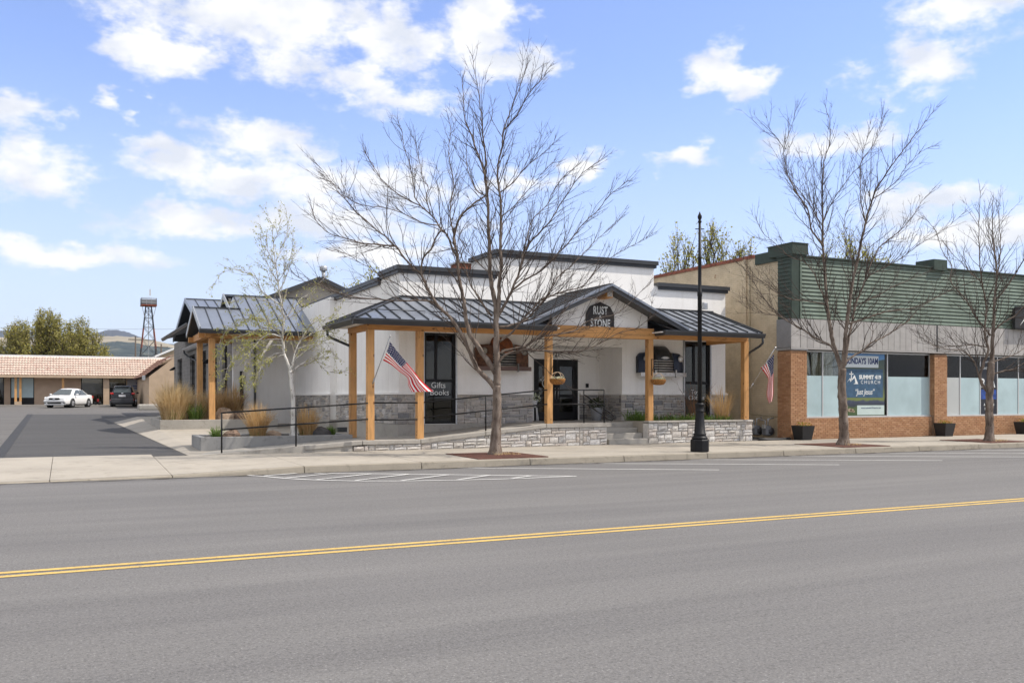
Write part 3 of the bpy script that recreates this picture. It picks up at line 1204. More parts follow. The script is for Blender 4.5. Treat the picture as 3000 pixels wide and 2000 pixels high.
x_left = 6.86
roof_plane(shop, (0, EY, EZ), (1, 0, 0), td, x_left, 13.95, lambda s: 0 if s < 12.80 else valley(s), lambda s: min(L, (s - x_left) / (XL - x_left) * L))
roof_plane(shop, (0, EY, EZ), (1, 0, 0), td, 15.6, 20.56, lambda s: 0 if s > 16.72 else valley(s), lambda s: L, phase=.3)
LL = math.hypot(XL - x_left, TZ - EZ)
roof_plane(shop, (x_left, 0, EZ), (0, 1, 0), ((XL - x_left) / LL, 0, (TZ - EZ) / LL), EY, 26.62, lambda s: 0, lambda s: min(LL, (s - EY) / (YF - EY) * LL))
MB().bar((x_left, EY, EZ + .045), (XL, YF, TZ + .045), .10, .03).build('hip_cap', M['roof_dark'], shop)
MB().bar((x_left - .02, 26.62, EZ + .01), (XL, 26.62, TZ + .01), .06, .16).build('verge_trim', M['roof_dark'], shop)
MB().bar((20.56, EY - .02, EZ + .0), (20.56, YF, TZ + .0), .06, .14).build('verge_trim', M['roof_dark'], shop)
MB().box(XL, 13.9, YF - .03, YF, TZ - .02, TZ + .09).build('wall_flashing', M['roof_dark'], shop)
MB().box(15.6, 20.62, YF - .03, YF, TZ - .02, TZ + .09).build('wall_flashing', M['roof_dark'], shop)
MB().box(XL - .03, XL, YF, 26.62, TZ - .02, TZ + .07).build('wall_flashing', M['roof_dark'], shop)
gutter(shop, (x_left - .10, EY, EZ), (12.86, EY, EZ), (0, -1, 0))
gutter(shop, (16.66, EY, EZ), (20.64, EY, EZ), (0, -1, 0))
gutter(shop, (x_left, EY + .002, EZ), (x_left, 26.66, EZ), (-1, 0, 0))
gutter(shop, (16.79, EY + .002, EZ), (16.79, 24.12, EZ), (-1, 0, 0))
for a, b in ((7.5, 9.1), (9.25, 12.3)):
    MB().tube([(a, EY + .82 * td[1], EZ + .82 * td[2] + .075), (b, EY + .82 * td[1], EZ + .82 * td[2] + .075)], .014, 6).build('snow_rail', M['roof_dark'], shop)
MB().tube([(17.6, EY + .82 * td[1], EZ + .82 * td[2] + .075), (20.45, EY + .82 * td[1], EZ + .82 * td[2] + .075)], .014, 6).build('snow_rail', M['roof_dark'], shop)
# entrance gable
G0 = 23.58
sl = math.hypot(GH, GZ1 - GZ0)
roof_plane(shop, (GX, 0, GZ1), (0, 1, 0), (-GH / sl, 0, -(GZ1 - GZ0) / sl), G0, YF, lambda s: 0, lambda s: sl, pitch=.40)
roof_plane(shop, (GX, 0, GZ1), (0, 1, 0), (GH / sl, 0, -(GZ1 - GZ0) / sl), G0, YF, lambda s: 0, lambda s: sl, pitch=.40)
for sg in (-1, 1):
    d = Vector((sg * GH, 0, -(GZ1 - GZ0)))
    pts = [(GX, G0, GZ1 + .03), (GX + sg * (GH + .02), G0, GZ0 + .022), (GX + sg * (GH + .02), G0, GZ0 - .15), (GX, G0, GZ1 - .15)]
    MB().prism(pts, (0, -.04, 0)).build('rake_board', M['roof_dark'], shop, fix=True)
    pts = [(GX, G0 - .04, GZ1 + .05), (GX + sg * (GH + .04), G0 - .04, GZ0 + .04), (GX + sg * (GH + .04), G0 - .04, GZ0 - .03), (GX, G0 - .04, GZ1 - .02)]
    MB().prism(pts, (0, -.025, 0)).build('rake_trim', M['roof'], shop, fix=True)
    pts = [(GX, G0, GZ1 - .03), (GX + sg * GH, G0, GZ0 - .03), (GX + sg * GH, G0, GZ0 - .06), (GX, G0, GZ1 - .06)]
    MB().prism(pts, (0, .72, 0)).build('soffit', M['soffit'], shop, fix=True)
MB().bar((GX, G0 - .02, GZ1 + .035), (GX, YF, GZ1 + .035), .12, .03).build('ridge_cap', M['roof_dark'], shop)
zt = lambda x: GZ1 - gs * abs(x - GX) - .065
MB().prism([(13.07, 24.2, 3.78), (16.48, 24.2, 3.78), (16.48, 24.2, zt(16.48)), (GX, 24.2, zt(GX)), (13.07, 24.2, zt(13.07))], (0, .12, 0)).build('gable_wall', M['stucco'], shop, fix=True)
rb = MB().box(GX - .11, GX + .11, 23.66, 24.2, 4.62, 4.90).build('ridge_beam', M['wood_y'], shop)
MB().box(GX - .09, GX + .09, 23.645, 23.66, 4.65, 4.87).build('end_cap', M['concrete'], rb)


def downspout(parent, pts, r=.04):
    return MB().tube(pts, r, 8).build('downspout', M['roof_dark'], parent)


downspout(shop, [(6.80, 26.3, 3.56), (6.80, 26.3, 3.42), (6.88, 26.22, 3.34), (7.38, 25.99, 3.10), (7.38, 25.99, 3.05)])
downspout(shop, [(20.58, 23.56, 3.56), (20.58, 23.56, 3.40), (20.57, 23.7, 3.30), (20.54, 24.2, 3.10), (20.54, 24.24, 2.98)])

# ------------------------------------------------------------------ side wing of the shop: block walls and three gabled metal roofs
wing = thing('side_wing', 'grey block side wing with gabled metal roofs and timber porch behind the birch', 'building', (6.5, 48, .5))
XS = 6.16
wins = [(40.6, 42.0), (43.6, 45.2), (47.2, 49.2), (51.6, 53.8), (57.6, 60.2)]
mb = MB()
y = YB + .3
for a, b in wins:
    mb.box(XS, XS + .3, y, a, 0, 5.05)
    mb.box(XS, XS + .3, a, b, 0, 1.0).box(XS, XS + .3, a, b, 3.95, 5.05)
    y = b
mb.box(XS, XS + .3, y, 62.2, 0, 5.05)
mb.box(XS + .3, 14, 61.9, 62.2, 0, 5.05)
n = NT('grey_block')
bt = n.new('ShaderNodeTexBrick')
bt.inputs['Scale'].default_value = 1.0
bt.inputs['Brick Width'].default_value = .4
bt.inputs['Row Height'].default_value = .2
bt.inputs['Mortar Size'].default_value = .008
bt.inputs['Color1'].default_value = (.20, .185, .17, 1)
bt.inputs['Color2'].default_value = (.255, .24, .22, 1)
bt.inputs['Mortar'].default_value = (.30, .285, .265, 1)
sp = n.new('ShaderNodeSeparateXYZ')
n.link(n.geo.outputs['Position'], sp.inputs[0])
cb = n.new('ShaderNodeCombineXYZ')
n.link(sp.outputs['Y'], cb.inputs['X'])
n.link(sp.outputs['Z'], cb.inputs['Y'])
n.link(cb.outputs[0], bt.inputs['Vector'])
n.bump(bt.outputs['Fac'], -.3, .01)
M['block'] = n.out(bt.outputs['Color'], .9, spec=.2)
mb.build('block_wall', M['block'], wing)
for a, b in wins:
    f = MB().box(XS + .12, XS + .18, a, a + .06, 1.0, 3.95).box(XS + .12, XS + .18, b - .06, b, 1.0, 3.95).box(XS + .12, XS + .18, a + .06, b - .06, 1.0, 1.06).box(XS + .12, XS + .18, a + .06, b - .06, 3.89, 3.95)
    o = f.build('window', M['black'], wing)
    MB().box(XS + .145, XS + .155, a + .06, b - .06, 1.06, 3.89).build('pane', M['glass'], o)
MB().box(XS + .4, XS + .45, YB + .4, 61.8, 0, 5.0).build('interior_screen', M['interior'], wing)
# roof B: low gable over the porch, roof C: higher gable on the same front slope, roof A: rear gable with eave along the wall
ez, ey = 4.13, 35.35
pitch_ = .45
nb = math.hypot(1, pitch_)
tb = (0, 1 / nb, pitch_ / nb)
Bt = 2.12 * nb
Ct = 3.65 * nb
roof_plane(wing, (0, ey, ez), (1, 0, 0), tb, 4.40, 8.72, lambda s: 0, lambda s: Bt if s < 5.75 else Ct, pitch=.44)
zb, yb = ez + 2.12 * pitch_, ey + 2.12
zc, yc = ez + 3.65 * pitch_, ey + 3.65
roof_plane(wing, (0, yb, zb), (1, 0, 0), (0, 1 / nb, -pitch_ / nb), 4.40, 6.2, lambda s: 0, lambda s: Bt, pitch=.44)
roof_plane(wing, (0, yc, zc), (1, 0, 0), (0, 1 / nb, -pitch_ / nb), 5.76, 8.72, lambda s: 0, lambda s: 2.4, pitch=.44)
MB().bar((4.38, yb, zb + .05), (6.2, yb, zb + .05), .14, .03).build('ridge_cap', M['roof_dark'], wing)
MB().bar((5.74, yc, zc + .05), (9.2, yc, zc + .05), .14, .03).build('ridge_cap', M['roof_dark'], wing)
for sg in (-1, 1):
    p0, p1 = Vector((4.40, yb, zb + .0)), Vector((4.40, yb + sg * 2.14, zb - 2.14 * pitch_))
    MB().bar(p0, p1, .04, .20).build('rake_board', M['galv'], wing)
    MB().bar((5.76, yc, zc), (5.76, yc + sg * 1.6, zc - 1.6 * pitch_), .04, .2).build('rake_board', M['galv'], wing)
    MB().prism([(4.42, yb, zb - .03), (4.42, yb + sg * 2.12, zb - .03 - 2.12 * pitch_), (4.42, yb + sg * 2.12, zb - .06 - 2.12 * pitch_), (4.42, yb, zb - .06)], (1.7, 0, 0)).build('soffit', M['soffit'], wing, fix=True)
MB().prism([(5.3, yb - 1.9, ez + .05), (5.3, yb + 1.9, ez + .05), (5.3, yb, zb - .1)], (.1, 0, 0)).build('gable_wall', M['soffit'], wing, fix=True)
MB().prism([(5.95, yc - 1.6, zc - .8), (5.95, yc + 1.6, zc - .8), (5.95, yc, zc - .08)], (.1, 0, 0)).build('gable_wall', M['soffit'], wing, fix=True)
gutter(wing, (4.36, ey, ez), (8.72, ey, ez), (0, -1, 0))
MB().box(4.42, 8.7, 35.9, 36.06, 3.84, 4.06).build('beam', M['wood_h'], wing, bevel=.01)
MB().box(4.62, 4.82, 35.55, 39.4, 3.86, 4.12).build('beam', M['wood_y'], wing, bevel=.01)
MB().box(4.45, 6.16, 38.98 + .32, 39.5, 3.84, 4.06).build('beam', M['wood_h'], wing, bevel=.01)
for (px, py) in ((4.9, 35.98), (4.9, 39.45)):
    MB().box(px - .11, px + .11, py - .11, py + .11, .6, 3.84).build('post', M['wood_v'], wing, bevel=.01)
# rear roof
ya, za = 48.8, 6.55
roof_plane(wing, (0, ya, za), (1, 0, 0), (0, -1, -.30), 5.35, 9.0, lambda s: 0, lambda s: 6.0, pitch=.46)
roof_plane(wing, (0, ya, za), (1, 0, 0), (0, 1, -.30), 5.35, 9.0, lambda s: 0, lambda s: 6.0, pitch=.46)
MB().bar((5.33, ya, za + .05), (9.0, ya, za + .05), .14, .03).build('ridge_cap', M['roof_dark'], wing)
for sg in (-1, 1):
    MB().bar((5.35, ya, za - .03), (5.35, ya + sg * 5.75, za - .03 - 5.75 * .30), .04, .22).build('rake_board', M['roof'], wing)
    MB().prism([(5.37, ya, za - .04), (5.37, ya + sg * 5.74, za - .04 - 5.74 * .3), (5.37, ya + sg * 5.74, za - .08 - 5.74 * .3), (5.37, ya, za - .08)], (1.0, 0, 0)).build('soffit', M['black_matte'], wing, fix=True)
MB().prism([(XS + .02, ya - 5.2, 5.02), (XS + .02, ya + 5.2, 5.02), (XS + .02, ya, za - .1)], (.2, 0, 0)).build('gable_wall', M['block'], wing, fix=True)
MB().prism([(4.95, 43.6, 4.98), (XS + .05, 43.6, 5.30), (XS + .05, 43.6, 5.24), (4.95, 43.6, 4.92)], (0, 12.4, 0)).build('eave_strip', M['roof'], wing, fix=True)
gutter(wing, (4.96, 43.5, 4.98), (4.96, 55.9, 4.98), (-1, 0, 0))
gutter(wing, (5.98, 43.9, 4.36), (5.98, 55.0, 4.36), (-1, 0, 0), M['galv'])
MB().box(5.98, XS, 43.9, 55, 4.18, 4.34).build('canopy', M['galv'], wing)
downspout(wing, [(5.9, 54.2, 4.25), (5.9, 54.2, 4.1), (6.08, 54.0, 3.9), (6.08, 50.0, 3.5), (6.1, 49.9, 1.0)], .05)
# tall narrow door beside the downspout, pale back wall strip
MB().box(6.42, 6.56, YB - .06, YB - .004, .6, 2.7).build('door', M['black'], wing)
MB().box(6.98, 7.06, YB - .09, YB - .01, .5, 4.0).build('downspout', M['roof_dark'], wing)

for i, (lx, ly, lz, lab) in enumerate(((XS, 46.2, 3.35, 'black metal wall light on the grey block wall beside the timber post'), (XS, 61.6, 3.45, 'black metal wall light at the far corner of the grey block wall'))):
    t = thing('wall_light', lab, 'wall light', (lx, ly, lz), group='wall lights on the block wing')
    MB().box(lx - .06, lx, ly - .07, ly + .07, lz - .05, lz + .1).build('bracket', M['black'], t)
    MB().prism([(lx - .06, ly - .12, lz + .12), (lx - .34, ly - .12, lz - .08), (lx - .30, ly - .12, lz - .14), (lx - .06, ly - .12, lz - .1)], (0, .24, 0)).build('lamp_shade', M['black'], t, fix=True)

# rear gabled roof with flue, behind the shop
rear = thing('rear_roof_house', 'grey gabled house roof with round metal flue behind the shop parapet', 'building', (12.6, 51, 4))
ax, az_, ay = 12.56, 8.2, 50.0
for sg in (-1, 1):
    ll = math.hypot(1, .42)
    roof_plane(rear, (ax, 0, az_), (0, 1, 0), (sg / ll, 0, -.42 / ll), ay, ay + 7, lambda s: 0, lambda s: 4.2, pitch=.5)
    MB().bar((ax, ay, az_ - .03), (ax + sg * 3.85, ay, az_ - .03 - 3.85 * .42), .05, .22).build('rake_board', M['roof_dark'], rear)
MB().prism([(ax - 3.3, ay + .4, 4), (ax + 3.3, ay + .4, 4), (ax + 3.3, ay + .4, az_ - .06 - 3.3 * .42), (ax, ay + .4, az_ - .06), (ax - 3.3, ay + .4, az_ - .06 - 3.3 * .42)], (0, 6, 0)).build('wall', M['stucco_tan'], rear, fix=True)
fl = MB().tube([(ax + .35, ay + .8, az_ - .2), (ax + .35, ay + .8, az_ + .55)], .11, 10).build('flue', M['galv'], rear)
MB().lathe((ax + .35, ay + .8, az_ + .5), [(.2, 0), (.22, .05), (.22, .22), (.17, .26)], 12).build('flue_cap', M['galv'], fl)
# red brick stack behind the parapet
t = thing('brick_stack', 'low red brick rooftop structure seen behind the shop parapet', 'chimney', (15, 34.4, 5))
MB().box(14.1, 16.2, 34, 34.8, 4.9, 7.0).build('stack', simple('old_red_brick', (.20, .075, .045), .9, var=.4, scale=9, bump=.4, bscale=30, bdist=.01), t)
MB().box(14.05, 16.25, 33.95, 34.85, 7.0, 7.06).build('coping', M['galv'], t)

# ------------------------------------------------------------------ ramp, landing, steps
ramp = thing('entrance_ramp', 'concrete entrance ramp and steps with stone faced front wall', 'ramp', (10, 24.5, .17))
prof = [(2.72, .155), (3.53, .21), (7.14, .45), (8.80, .45), (12.75, .83), (14.98, .83)]


def rz(x):
    for (a, za_), (b, zb_) in zip(prof, prof[1:]):
        if a <= x <= b:
            return za_ + (zb_ - za_) * (x - a) / (b - a)
    return prof[0][1] if x < prof[0][0] else prof[-1][1]


def ramp_part(name, x0, x1, y0, y1, drop, mat, bevel=0.0, lift=0.0):
    cut = [x0] + [p[0] for p in prof if x0 < p[0] < x1] + [x1]
    m = MB()
    for a, b in zip(cut, cut[1:]):
        za_, zb_ = rz(a) + lift, rz(b) + lift
        la = za_ - drop if drop < 1 else -.05
        lb = zb_ - drop if drop < 1 else -.05
        m.add([(a, y0, la), (b, y0, lb), (b, y1, lb), (a, y1, la), (a, y0, za_), (b, y0, zb_), (b, y1, zb_), (a, y1, za_)],
              [(0, 3, 2, 1), (4, 5, 6, 7), (0, 1, 5, 4), (1, 2, 6, 5), (2, 3, 7, 6), (3, 0, 4, 7)])
    return m.build(name, mat, ramp, bevel=bevel)


ramp_part('ramp_slab', 2.72, 7.3, 24.02, 25.34, 2, M['concrete'], lift=-.006)
ramp_part('landing_slab', 7.3, 12.9, 24.3, YF - .03, 2, M['concrete'], lift=-.006)
ramp_part('landing_slab', 12.9, 14.93, 24.3, 27.7, 2, M['concrete'], lift=-.006)
MB().box(14.93, 16.74, 24.88, 27.7, -.05, .828).build('landing_slab', M['concrete'], ramp, bevel=.02)
MB().box(13.43, 14.93, 26.17, 27.7, .7, .826).build('threshold_slab', M['concrete'], ramp)
ramp_part('ramp_edge', 2.72, 6.88, 23.98, 24.02, 2, M['concrete'], lift=-.002)
for a, b in ((5.6, 7.14), (7.155, 8.80), (8.815, 10.77), (10.785, 12.74), (12.755, 14.99)):
    ramp_part('cap_slab', a, b, 23.95, 24.3, .115, M['concrete'], bevel=.012)
ramp_part('wall_core', 6.88, 14.86, 24.02, 24.3, 2, M['mortar'], lift=-.12)
ss = StoneSet()
rq = random.Random(8)
ss.wall((6.9, 24.02), (1, 0), 7.95, .165, .72, rq, .05, top=lambda x: rz(6.9 + x) - .118)
ss.build(ramp, M['stone_light'])
for k in range(3):
    y0 = 24.0 + .295 * k
    MB().box(14.94, 16.36, y0, 24.96 + .1, -.05 + .01 * k, .335 + .163 * k - (.002 if k == 3 else 0)).build('step', M['concrete'], ramp, bevel=.018)

# planter in front of the right-hand window
pln = thing('stone_planter', 'low stone faced planter bed under the right shop window', 'planter', (18.4, 25, .17))
MB().box(16.37, 20.5, 24.03, 24.28, 0, .80).build('front_core', M['mortar'], pln)
MB().box(16.37, 16.52, 24.28, YF - .1, 0, .86).build('side_wall', M['stucco_tan'], pln)
MB().box(20.34, 20.5, 24.28, YF - .05, 0, .80).build('side_wall', M['mortar'], pln)
for a, b in ((16.36, 17.7), (17.71, 19.0), (19.01, 20.16)):
    MB().box(a, b, 23.95, 24.30, .82, .875).build('cap_slab', M['concrete'], pln, bevel=.01)
MB().box(20.17, 20.52, 23.96, 24.30, .80, .872).build('corner_block', M['stone_light'], pln, bevel=.02)
MB().box(16.52, 20.34, 24.28, YF - .1, .2, .80).build('soil', M['soil'], pln)
ss = StoneSet()
ss.wall((16.37, 24.03), (1, 0), 4.15, .165, .82, random.Random(14), .055)
ss.build(pln, M['stone_light'])

# ------------------------------------------------------------------ the green and brick church next door
YN = 24.2
church = thing('church_building', 'low church with green lap siding, grey panels and orange brick piers', 'building', (30, 30, 0))
n = NT('painted_brick')
bt = n.new('ShaderNodeTexBrick')
bt.inputs['Scale'].default_value = 1.0
bt.inputs['Brick Width'].default_value = .22
bt.inputs['Row Height'].default_value = .075
bt.inputs['Mortar Size'].default_value = .007
bt.inputs['Mortar Smooth'].default_value = .4
sp = n.new('ShaderNodeSeparateXYZ')
n.link(n.geo.outputs['Position'], sp.inputs[0])
cb = n.new('ShaderNodeCombineXYZ')
n.link(sp.outputs['Y'], cb.inputs['X'])
n.link(sp.outputs['Z'], cb.inputs['Y'])
n.link(cb.outputs[0], bt.inputs['Vector'])
bt.inputs['Color1'].default_value = (.62, .52, .37, 1)
bt.inputs['Color2'].default_value = (.66, .56, .41, 1)
bt.inputs['Mortar'].default_value = (.50, .41, .285, 1)
pat = n.noise(1.1, 7, .62)
c = n.mix(1.0, bt.outputs['Color'], n.ramp(n.noise(2.0, 6, .6), [(.3, (.82, .8, .78)), (.65, (1.05, 1.04, 1.02))]), 'MULTIPLY')
c = n.mix(n.ramp(pat, [(.675, 0.0), (.69, 1.0)]), c, (.27, .10, .05))
n.bump(n.math('ADD', n.math('MULTIPLY', bt.outputs['Fac'], -1.0), n.math('MULTIPLY', n.noise(9, 5), .9)), .7, .012)
M['painted_brick'] = n.out(c, .85, spec=.2)
M['green'] = simple('green_siding', (.165, .205, .165), .6, .0, .35, var=.22, scale=1.3)
n = NT('green_siding_worn')
gcol = n.ramp(n.noise(1.3, 5), [(.3, (.13, .165, .13)), (.55, (.165, .212, .168)), (.75, (.195, .235, .195))])
gcol = n.mix(.75, gcol, n.ramp(n.noise(1.0, 6, .7, n.mapped((3.2, 3.2, .30))), [(.30, (.62, .62, .60)), (.48, (1, 1, 1)), (.72, (1.12, 1.12, 1.14))]), 'MULTIPLY')
M['green'] = n.out(gcol, .6, spec=.3)
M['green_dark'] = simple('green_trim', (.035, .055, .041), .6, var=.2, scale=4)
M['grey_panel'] = m_random('grey_panel', [(.40, .385, .365), (.365, .35, .335), (.42, .40, .38), (.38, .365, .345), (.405, .39, .37)], rough=.6, bump=0, var=.10, bumpscale=6)
XC0, XC1 = 22.37, 43.0
MB().box(22.6, 22.9, 24.85, 42, -.1, 6.70).build('side_wall', M['painted_brick'], church)
MB().box(22.55, 22.95, 26.3, 42, 6.70, 6.82).build('brick_coping', simple('red_coping', (.24, .085, .055), .9, var=.35, scale=6, bump=.4, bscale=30, bdist=.01), church)
MB().box(22.54, 22.60, 26.72, 26.90, -.1, 6.70).build('wall_rib', M['painted_brick'], church)
MB().box(22.9, XC1, 41.7, 42, 0, 6.4).box(XC1, XC1 + .3, 24.5, 42, 0, 6.4).build('rear_wall', M['painted_brick'], church)
MB().box(22.9, XC1, 24.9, 41.7, 5.9, 6.05).build('roof_deck', M['soffit'], church)
MB().box(22.9, XC1, 24.5, 41.7, .2, .35).build('floor', M['interior'], church)
MB().box(22.9, XC1, 27.5, 27.6, .35, 5.9).build('interior_wall', M['interior'], church)
MB().box(22.9, XC1, 24.4, 24.9, 3.26, 4.4).build('lintel', M['soffit'], church)
# brick piers and apron
for bx in ((22.39, 23.10, 24.22, 24.86), (29.45, 30.11, 24.22, 24.7), (36.9, 37.6, 24.22, 24.7)):
    MB().box(*bx, 0, 3.25).build('pier_core', M['brick_mortar'], church)
for bx in ((23.10, 29.45), (30.11, 36.9), (37.6, XC1)):
    MB().box(*bx, 24.32, 24.6, 0, .90).build('apron_core', M['brick_mortar'], church)
bricks = []
rbk = random.Random(4)


def brick_field(origin, ud, length, z0, z1):
    ud = Vector((*ud, 0))
    row = 0
    z = z0
    while z + .06 < z1:
        x = -(.105 if row % 2 else 0)
        while x < length - .02:
            a, b = max(x, 0) + .004, min(x + .205, length) - .004
            if b - a > .03:
                bricks.append((Vector((*origin, 0)) + ud * a, ud, z + .004, b - a, .062, rbk.uniform(.016, .024)))
            x += .21
        z += .0705
        row += 1


brick_field((22.37, 24.22), (1, 0), .74, .10, 3.25)
brick_field((29.43, 24.22), (1, 0), .69, .10, 3.25)
brick_field((22.39, 24.86), (0, -1), .66, .10, 3.25)
brick_field((29.45, 24.66), (0, -1), .46, .95, 3.25)
brick_field((23.11, 24.32), (1, 0), 6.33, .10, .90)
brick_field((30.12, 24.32), (1, 0), 6.78, .10, .90)
bm_ = MB().box(0, 1, -1, 0, 0, 1)
BR = bm_.mesh('brick', M['brick'])
s_, c_ = math.sin(YAW), math.cos(YAW)
bricks.sort(key=lambda b: (s_ * b[0].x + c_ * b[0].y) / max(.05, abs(b[0].normalized().dot(Vector((b[1].y, -b[1].x, 0))))) - b[3] * 20)
rest = MB()
for k, (p, ud, z, w, h, th) in enumerate(bricks):
    if k < 300:
        obj('brick', BR, church, (p.x, p.y, z), (w, th, h), (0, 0, math.atan2(ud.y, ud.x)))
    else:
        out = Vector((ud.y, -ud.x, 0))
        rest.add([p + ud * (v[0] * w) + out * (-v[1] * th) + Vector((0, 0, z + v[2] * h)) for v in bm_.v], bm_.f)
o = rest.build('small_bricks', M['brick'], church)
o['kind'] = 'stuff'
MB().box(22.34, 23.12, 24.17, 24.9, 3.252, 3.33).build('pier_cap', M['galv'], church)
# grey vertical panels, green boards
MB().box(22.36, XC1, 24.20, 24.86, 3.335, 4.33).build('panel_backing', M['soffit'], church)
x = 22.78
MB().box(22.34, 22.76, 24.17, 24.2, 3.34, 4.325).build('corner_panel', M['grey_panel'], church)
MB().box(22.33, 22.36, 24.17, 24.86, 3.34, 4.325).build('corner_panel', simple('grey_panel_shaded', (.24, .24, .245), .6), church)  # side face in a darker grey, its shade put into the colour
while x < 42.5:
    MB().box(x, x + .288, 24.165, 24.20, 3.335, 4.325).build('wall_panel', M['grey_panel'], church, bevel=.004)
    x += .30
MB().box(22.34, XC1, 24.15, 24.2, 3.28, 3.332).build('drip_trim', M['grey_panel'], church)
MB().box(29.50, 29.56, 24.15, 24.165, 3.335, 4.33).build('panel_joint', M['soffit'], church)
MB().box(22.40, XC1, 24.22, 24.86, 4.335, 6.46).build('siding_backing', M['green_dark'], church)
nb_ = 16
bh = (6.48 - 4.335) / nb_
bp = [(0, 0), (-.034, .012), (-.036, .03), (-.010, bh * .88), (0, bh * .88)]
for k in range(nb_):
    z = 4.34 + k * bh
    MB().prism([(22.78, 24.22 + a, z + b) for a, b in bp], (20.2, 0, 0)).build('siding_board', M['green'], church, fix=True)
MB().box(22.72, 22.79, 24.12, 24.22, 4.335, 6.5).build('corner_trim', M['green'], church)
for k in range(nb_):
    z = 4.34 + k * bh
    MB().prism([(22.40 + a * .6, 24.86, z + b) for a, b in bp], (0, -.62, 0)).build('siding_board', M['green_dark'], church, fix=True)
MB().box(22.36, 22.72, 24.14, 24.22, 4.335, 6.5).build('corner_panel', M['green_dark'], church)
MB().box(22.34, XC1, 24.12, 24.9, 6.47, 6.52).build('top_flashing', M['green_dark'], church)
MB().box(22.33, 23.04, 24.08, 25.3, 6.53, 6.90).box(22.31, 23.04, 24.06, 25.32, 6.90, 6.93).build('corner_box', M['green_dark'], church)
MB().box(22.52, 23.0, 24.9, 26.2, 6.42, 6.80).build('wrap_trim', M['green_dark'], church)
MB().box(29.25, 29.95, 24.06, 24.9, 6.40, 6.80).build('parapet_box', M['green_dark'], church)


def shop_bay(x0, x1, mulls, film):
    """film: list of pane materials, None = clear to the sill"""
    f = MB()
    y0, y1 = 24.40, 24.46
    f.box(x0, x1, y0 - .03, y1 + .06, .90, .955)
    f.box(x0, x1, y0, y1, 3.21, 3.255)
    for m in [x0 + .02] + mulls + [x1 - .02]:
        f.box(m - .022, m + .022, y0, y1, .955, 3.21)
    w = f.build('window', M['alu'], church)
    e = [x0 + .02] + mulls + [x1 - .02]
    for k in range(len(e) - 1):
        a, b = e[k] + .022, e[k + 1] - .022
        if film[k] is None:
            MB().box(a, b, 24.425, 24.435, .955, 3.21).build('pane', M['glass_clear'], w)
        else:
            MB().box(a, b, 24.425, 24.435, 2.38, 3.21).build('pane', M['glass_clear'], w)
            MB().box(a, b, 24.42, 24.435, .955, 2.38).build('frosted_pane', film[k], w)
    return w


shop_bay(23.11, 29.43, [24.03, 25.08, 27.2], [M['frost'], M['frost'], None, M['frost']])
shop_bay(30.12, 36.9, [31.1, 32.25, 33.25, 34.52, 35.7], [M['frost_grey'], M['frost'], None, M['frost'], M['frost'], M['frost']])
shop_bay(37.6, XC1, [39, 41], [M['frost'], M['frost'], M['frost']])


def curtain(x0, x1, lab, y=24.75):
    m = MB()
    k = max(6, int((x1 - x0) / .025))
    for i in range(k + 1):
        x = x0 + (x1 - x0) * i / k
        yy = y + .045 * math.sin(x * 44) + .02 * math.sin(x * 17)
        m.v += [(x, yy, 1.0), (x, yy, 3.2)]
    for i in range(k):
        m.f.append((2 * i, 2 * i + 2, 2 * i + 3, 2 * i + 1))
        m.m.append(0)
        m.smooth.append(True)
    tag(m.build('curtain', M['curtain'], None), lab, 'curtain', 'curtains in the church windows')


curtain(23.15, 23.72, 'beige curtain in the church window nearest the left brick pier')
curtain(23.80, 24.9, 'beige curtain behind the leaning trunk left of the blue poster')
curtain(28.6, 29.4, 'beige curtain right of the blue poster beside the middle brick pier')
curtain(31.55, 32.2, 'beige curtain left of the dark poster in the right church window')
curtain(33.35, 34.9, 'beige curtain right of the dark poster behind the right tree')
# white car roof seen through the glass is a reflection in the photograph; the poster pane:
n = NT('poster_landscape')
sp = n.new('ShaderNodeSeparateXYZ')
n.link(n.geo.outputs['Position'], sp.inputs[0])
zz = n.math('ADD', sp.outputs['Z'], n.math('MULTIPLY', n.math('SUBTRACT', n.noise(4.5, 5), .5), .22))
mr = n.new('ShaderNodeMapRange')
mr.inputs['From Min'].default_value = .94
mr.inputs['From Max'].default_value = 3.28
n.link(zz, mr.inputs['Value'])
pc = n.ramp(mr.outputs[0], [(.0, (.05, .09, .03)), (.13, (.07, .11, .03)), (.16, (.03, .04, .05)), (.23, (.05, .06, .10)), (.255, (.16, .20, .05)), (.30, (.15, .18, .06)),
                            (.50, (.04, .06, .05)), (.72, (.07, .10, .07)), (.87, (.05, .085, .075)), (.885, (.10, .27, .52)), (1.0, (.07, .20, .45))])
pm = n.out(pc, .35, spec=.5)
po = thing('window_poster', 'tall landscape poster reading SUNDAYS 10AM and SUMMIT 419 CHURCH in the window', 'poster', (26.1, 24.41, .94))
PY = 24.415
MB().box(25.12, 27.06, PY, PY + .008, .96, 3.2).build('sheet', pm, po)
MB().box(25.12, 26.75, PY - .004, PY - .001, 2.70, 3.12).build('header_panel', simple('poster_white', (.62, .68, .70), .5, var=.03), po)
MB().box(25.15, 26.97, PY - .004, PY - .001, 1.61, 2.64).build('title_panel', simple('poster_blue', (.045, .10, .17), .45, var=.25, scale=5), po)
MB().box(25.69, 27.04, PY - .004, PY - .001, .985, 1.33).build('footer_panel', simple('poster_pale', (.50, .60, .57), .5, var=.05), po)
put_text('sundays', M['navy'], (25.94, PY - .006, 2.92), po, sx=.74, sy=1.0)
put_text('summit', M['vinyl'], (26.33, PY - .006, 2.345), po, sx=1.02, sy=.98)
put_text('church', M['vinyl'], (26.35, PY - .006, 2.165), po, sx=.92, sy=.92)
put_text('jesus', M['vinyl'], (26.05, PY - .006, 1.81), po, sx=.82, sy=1.05)
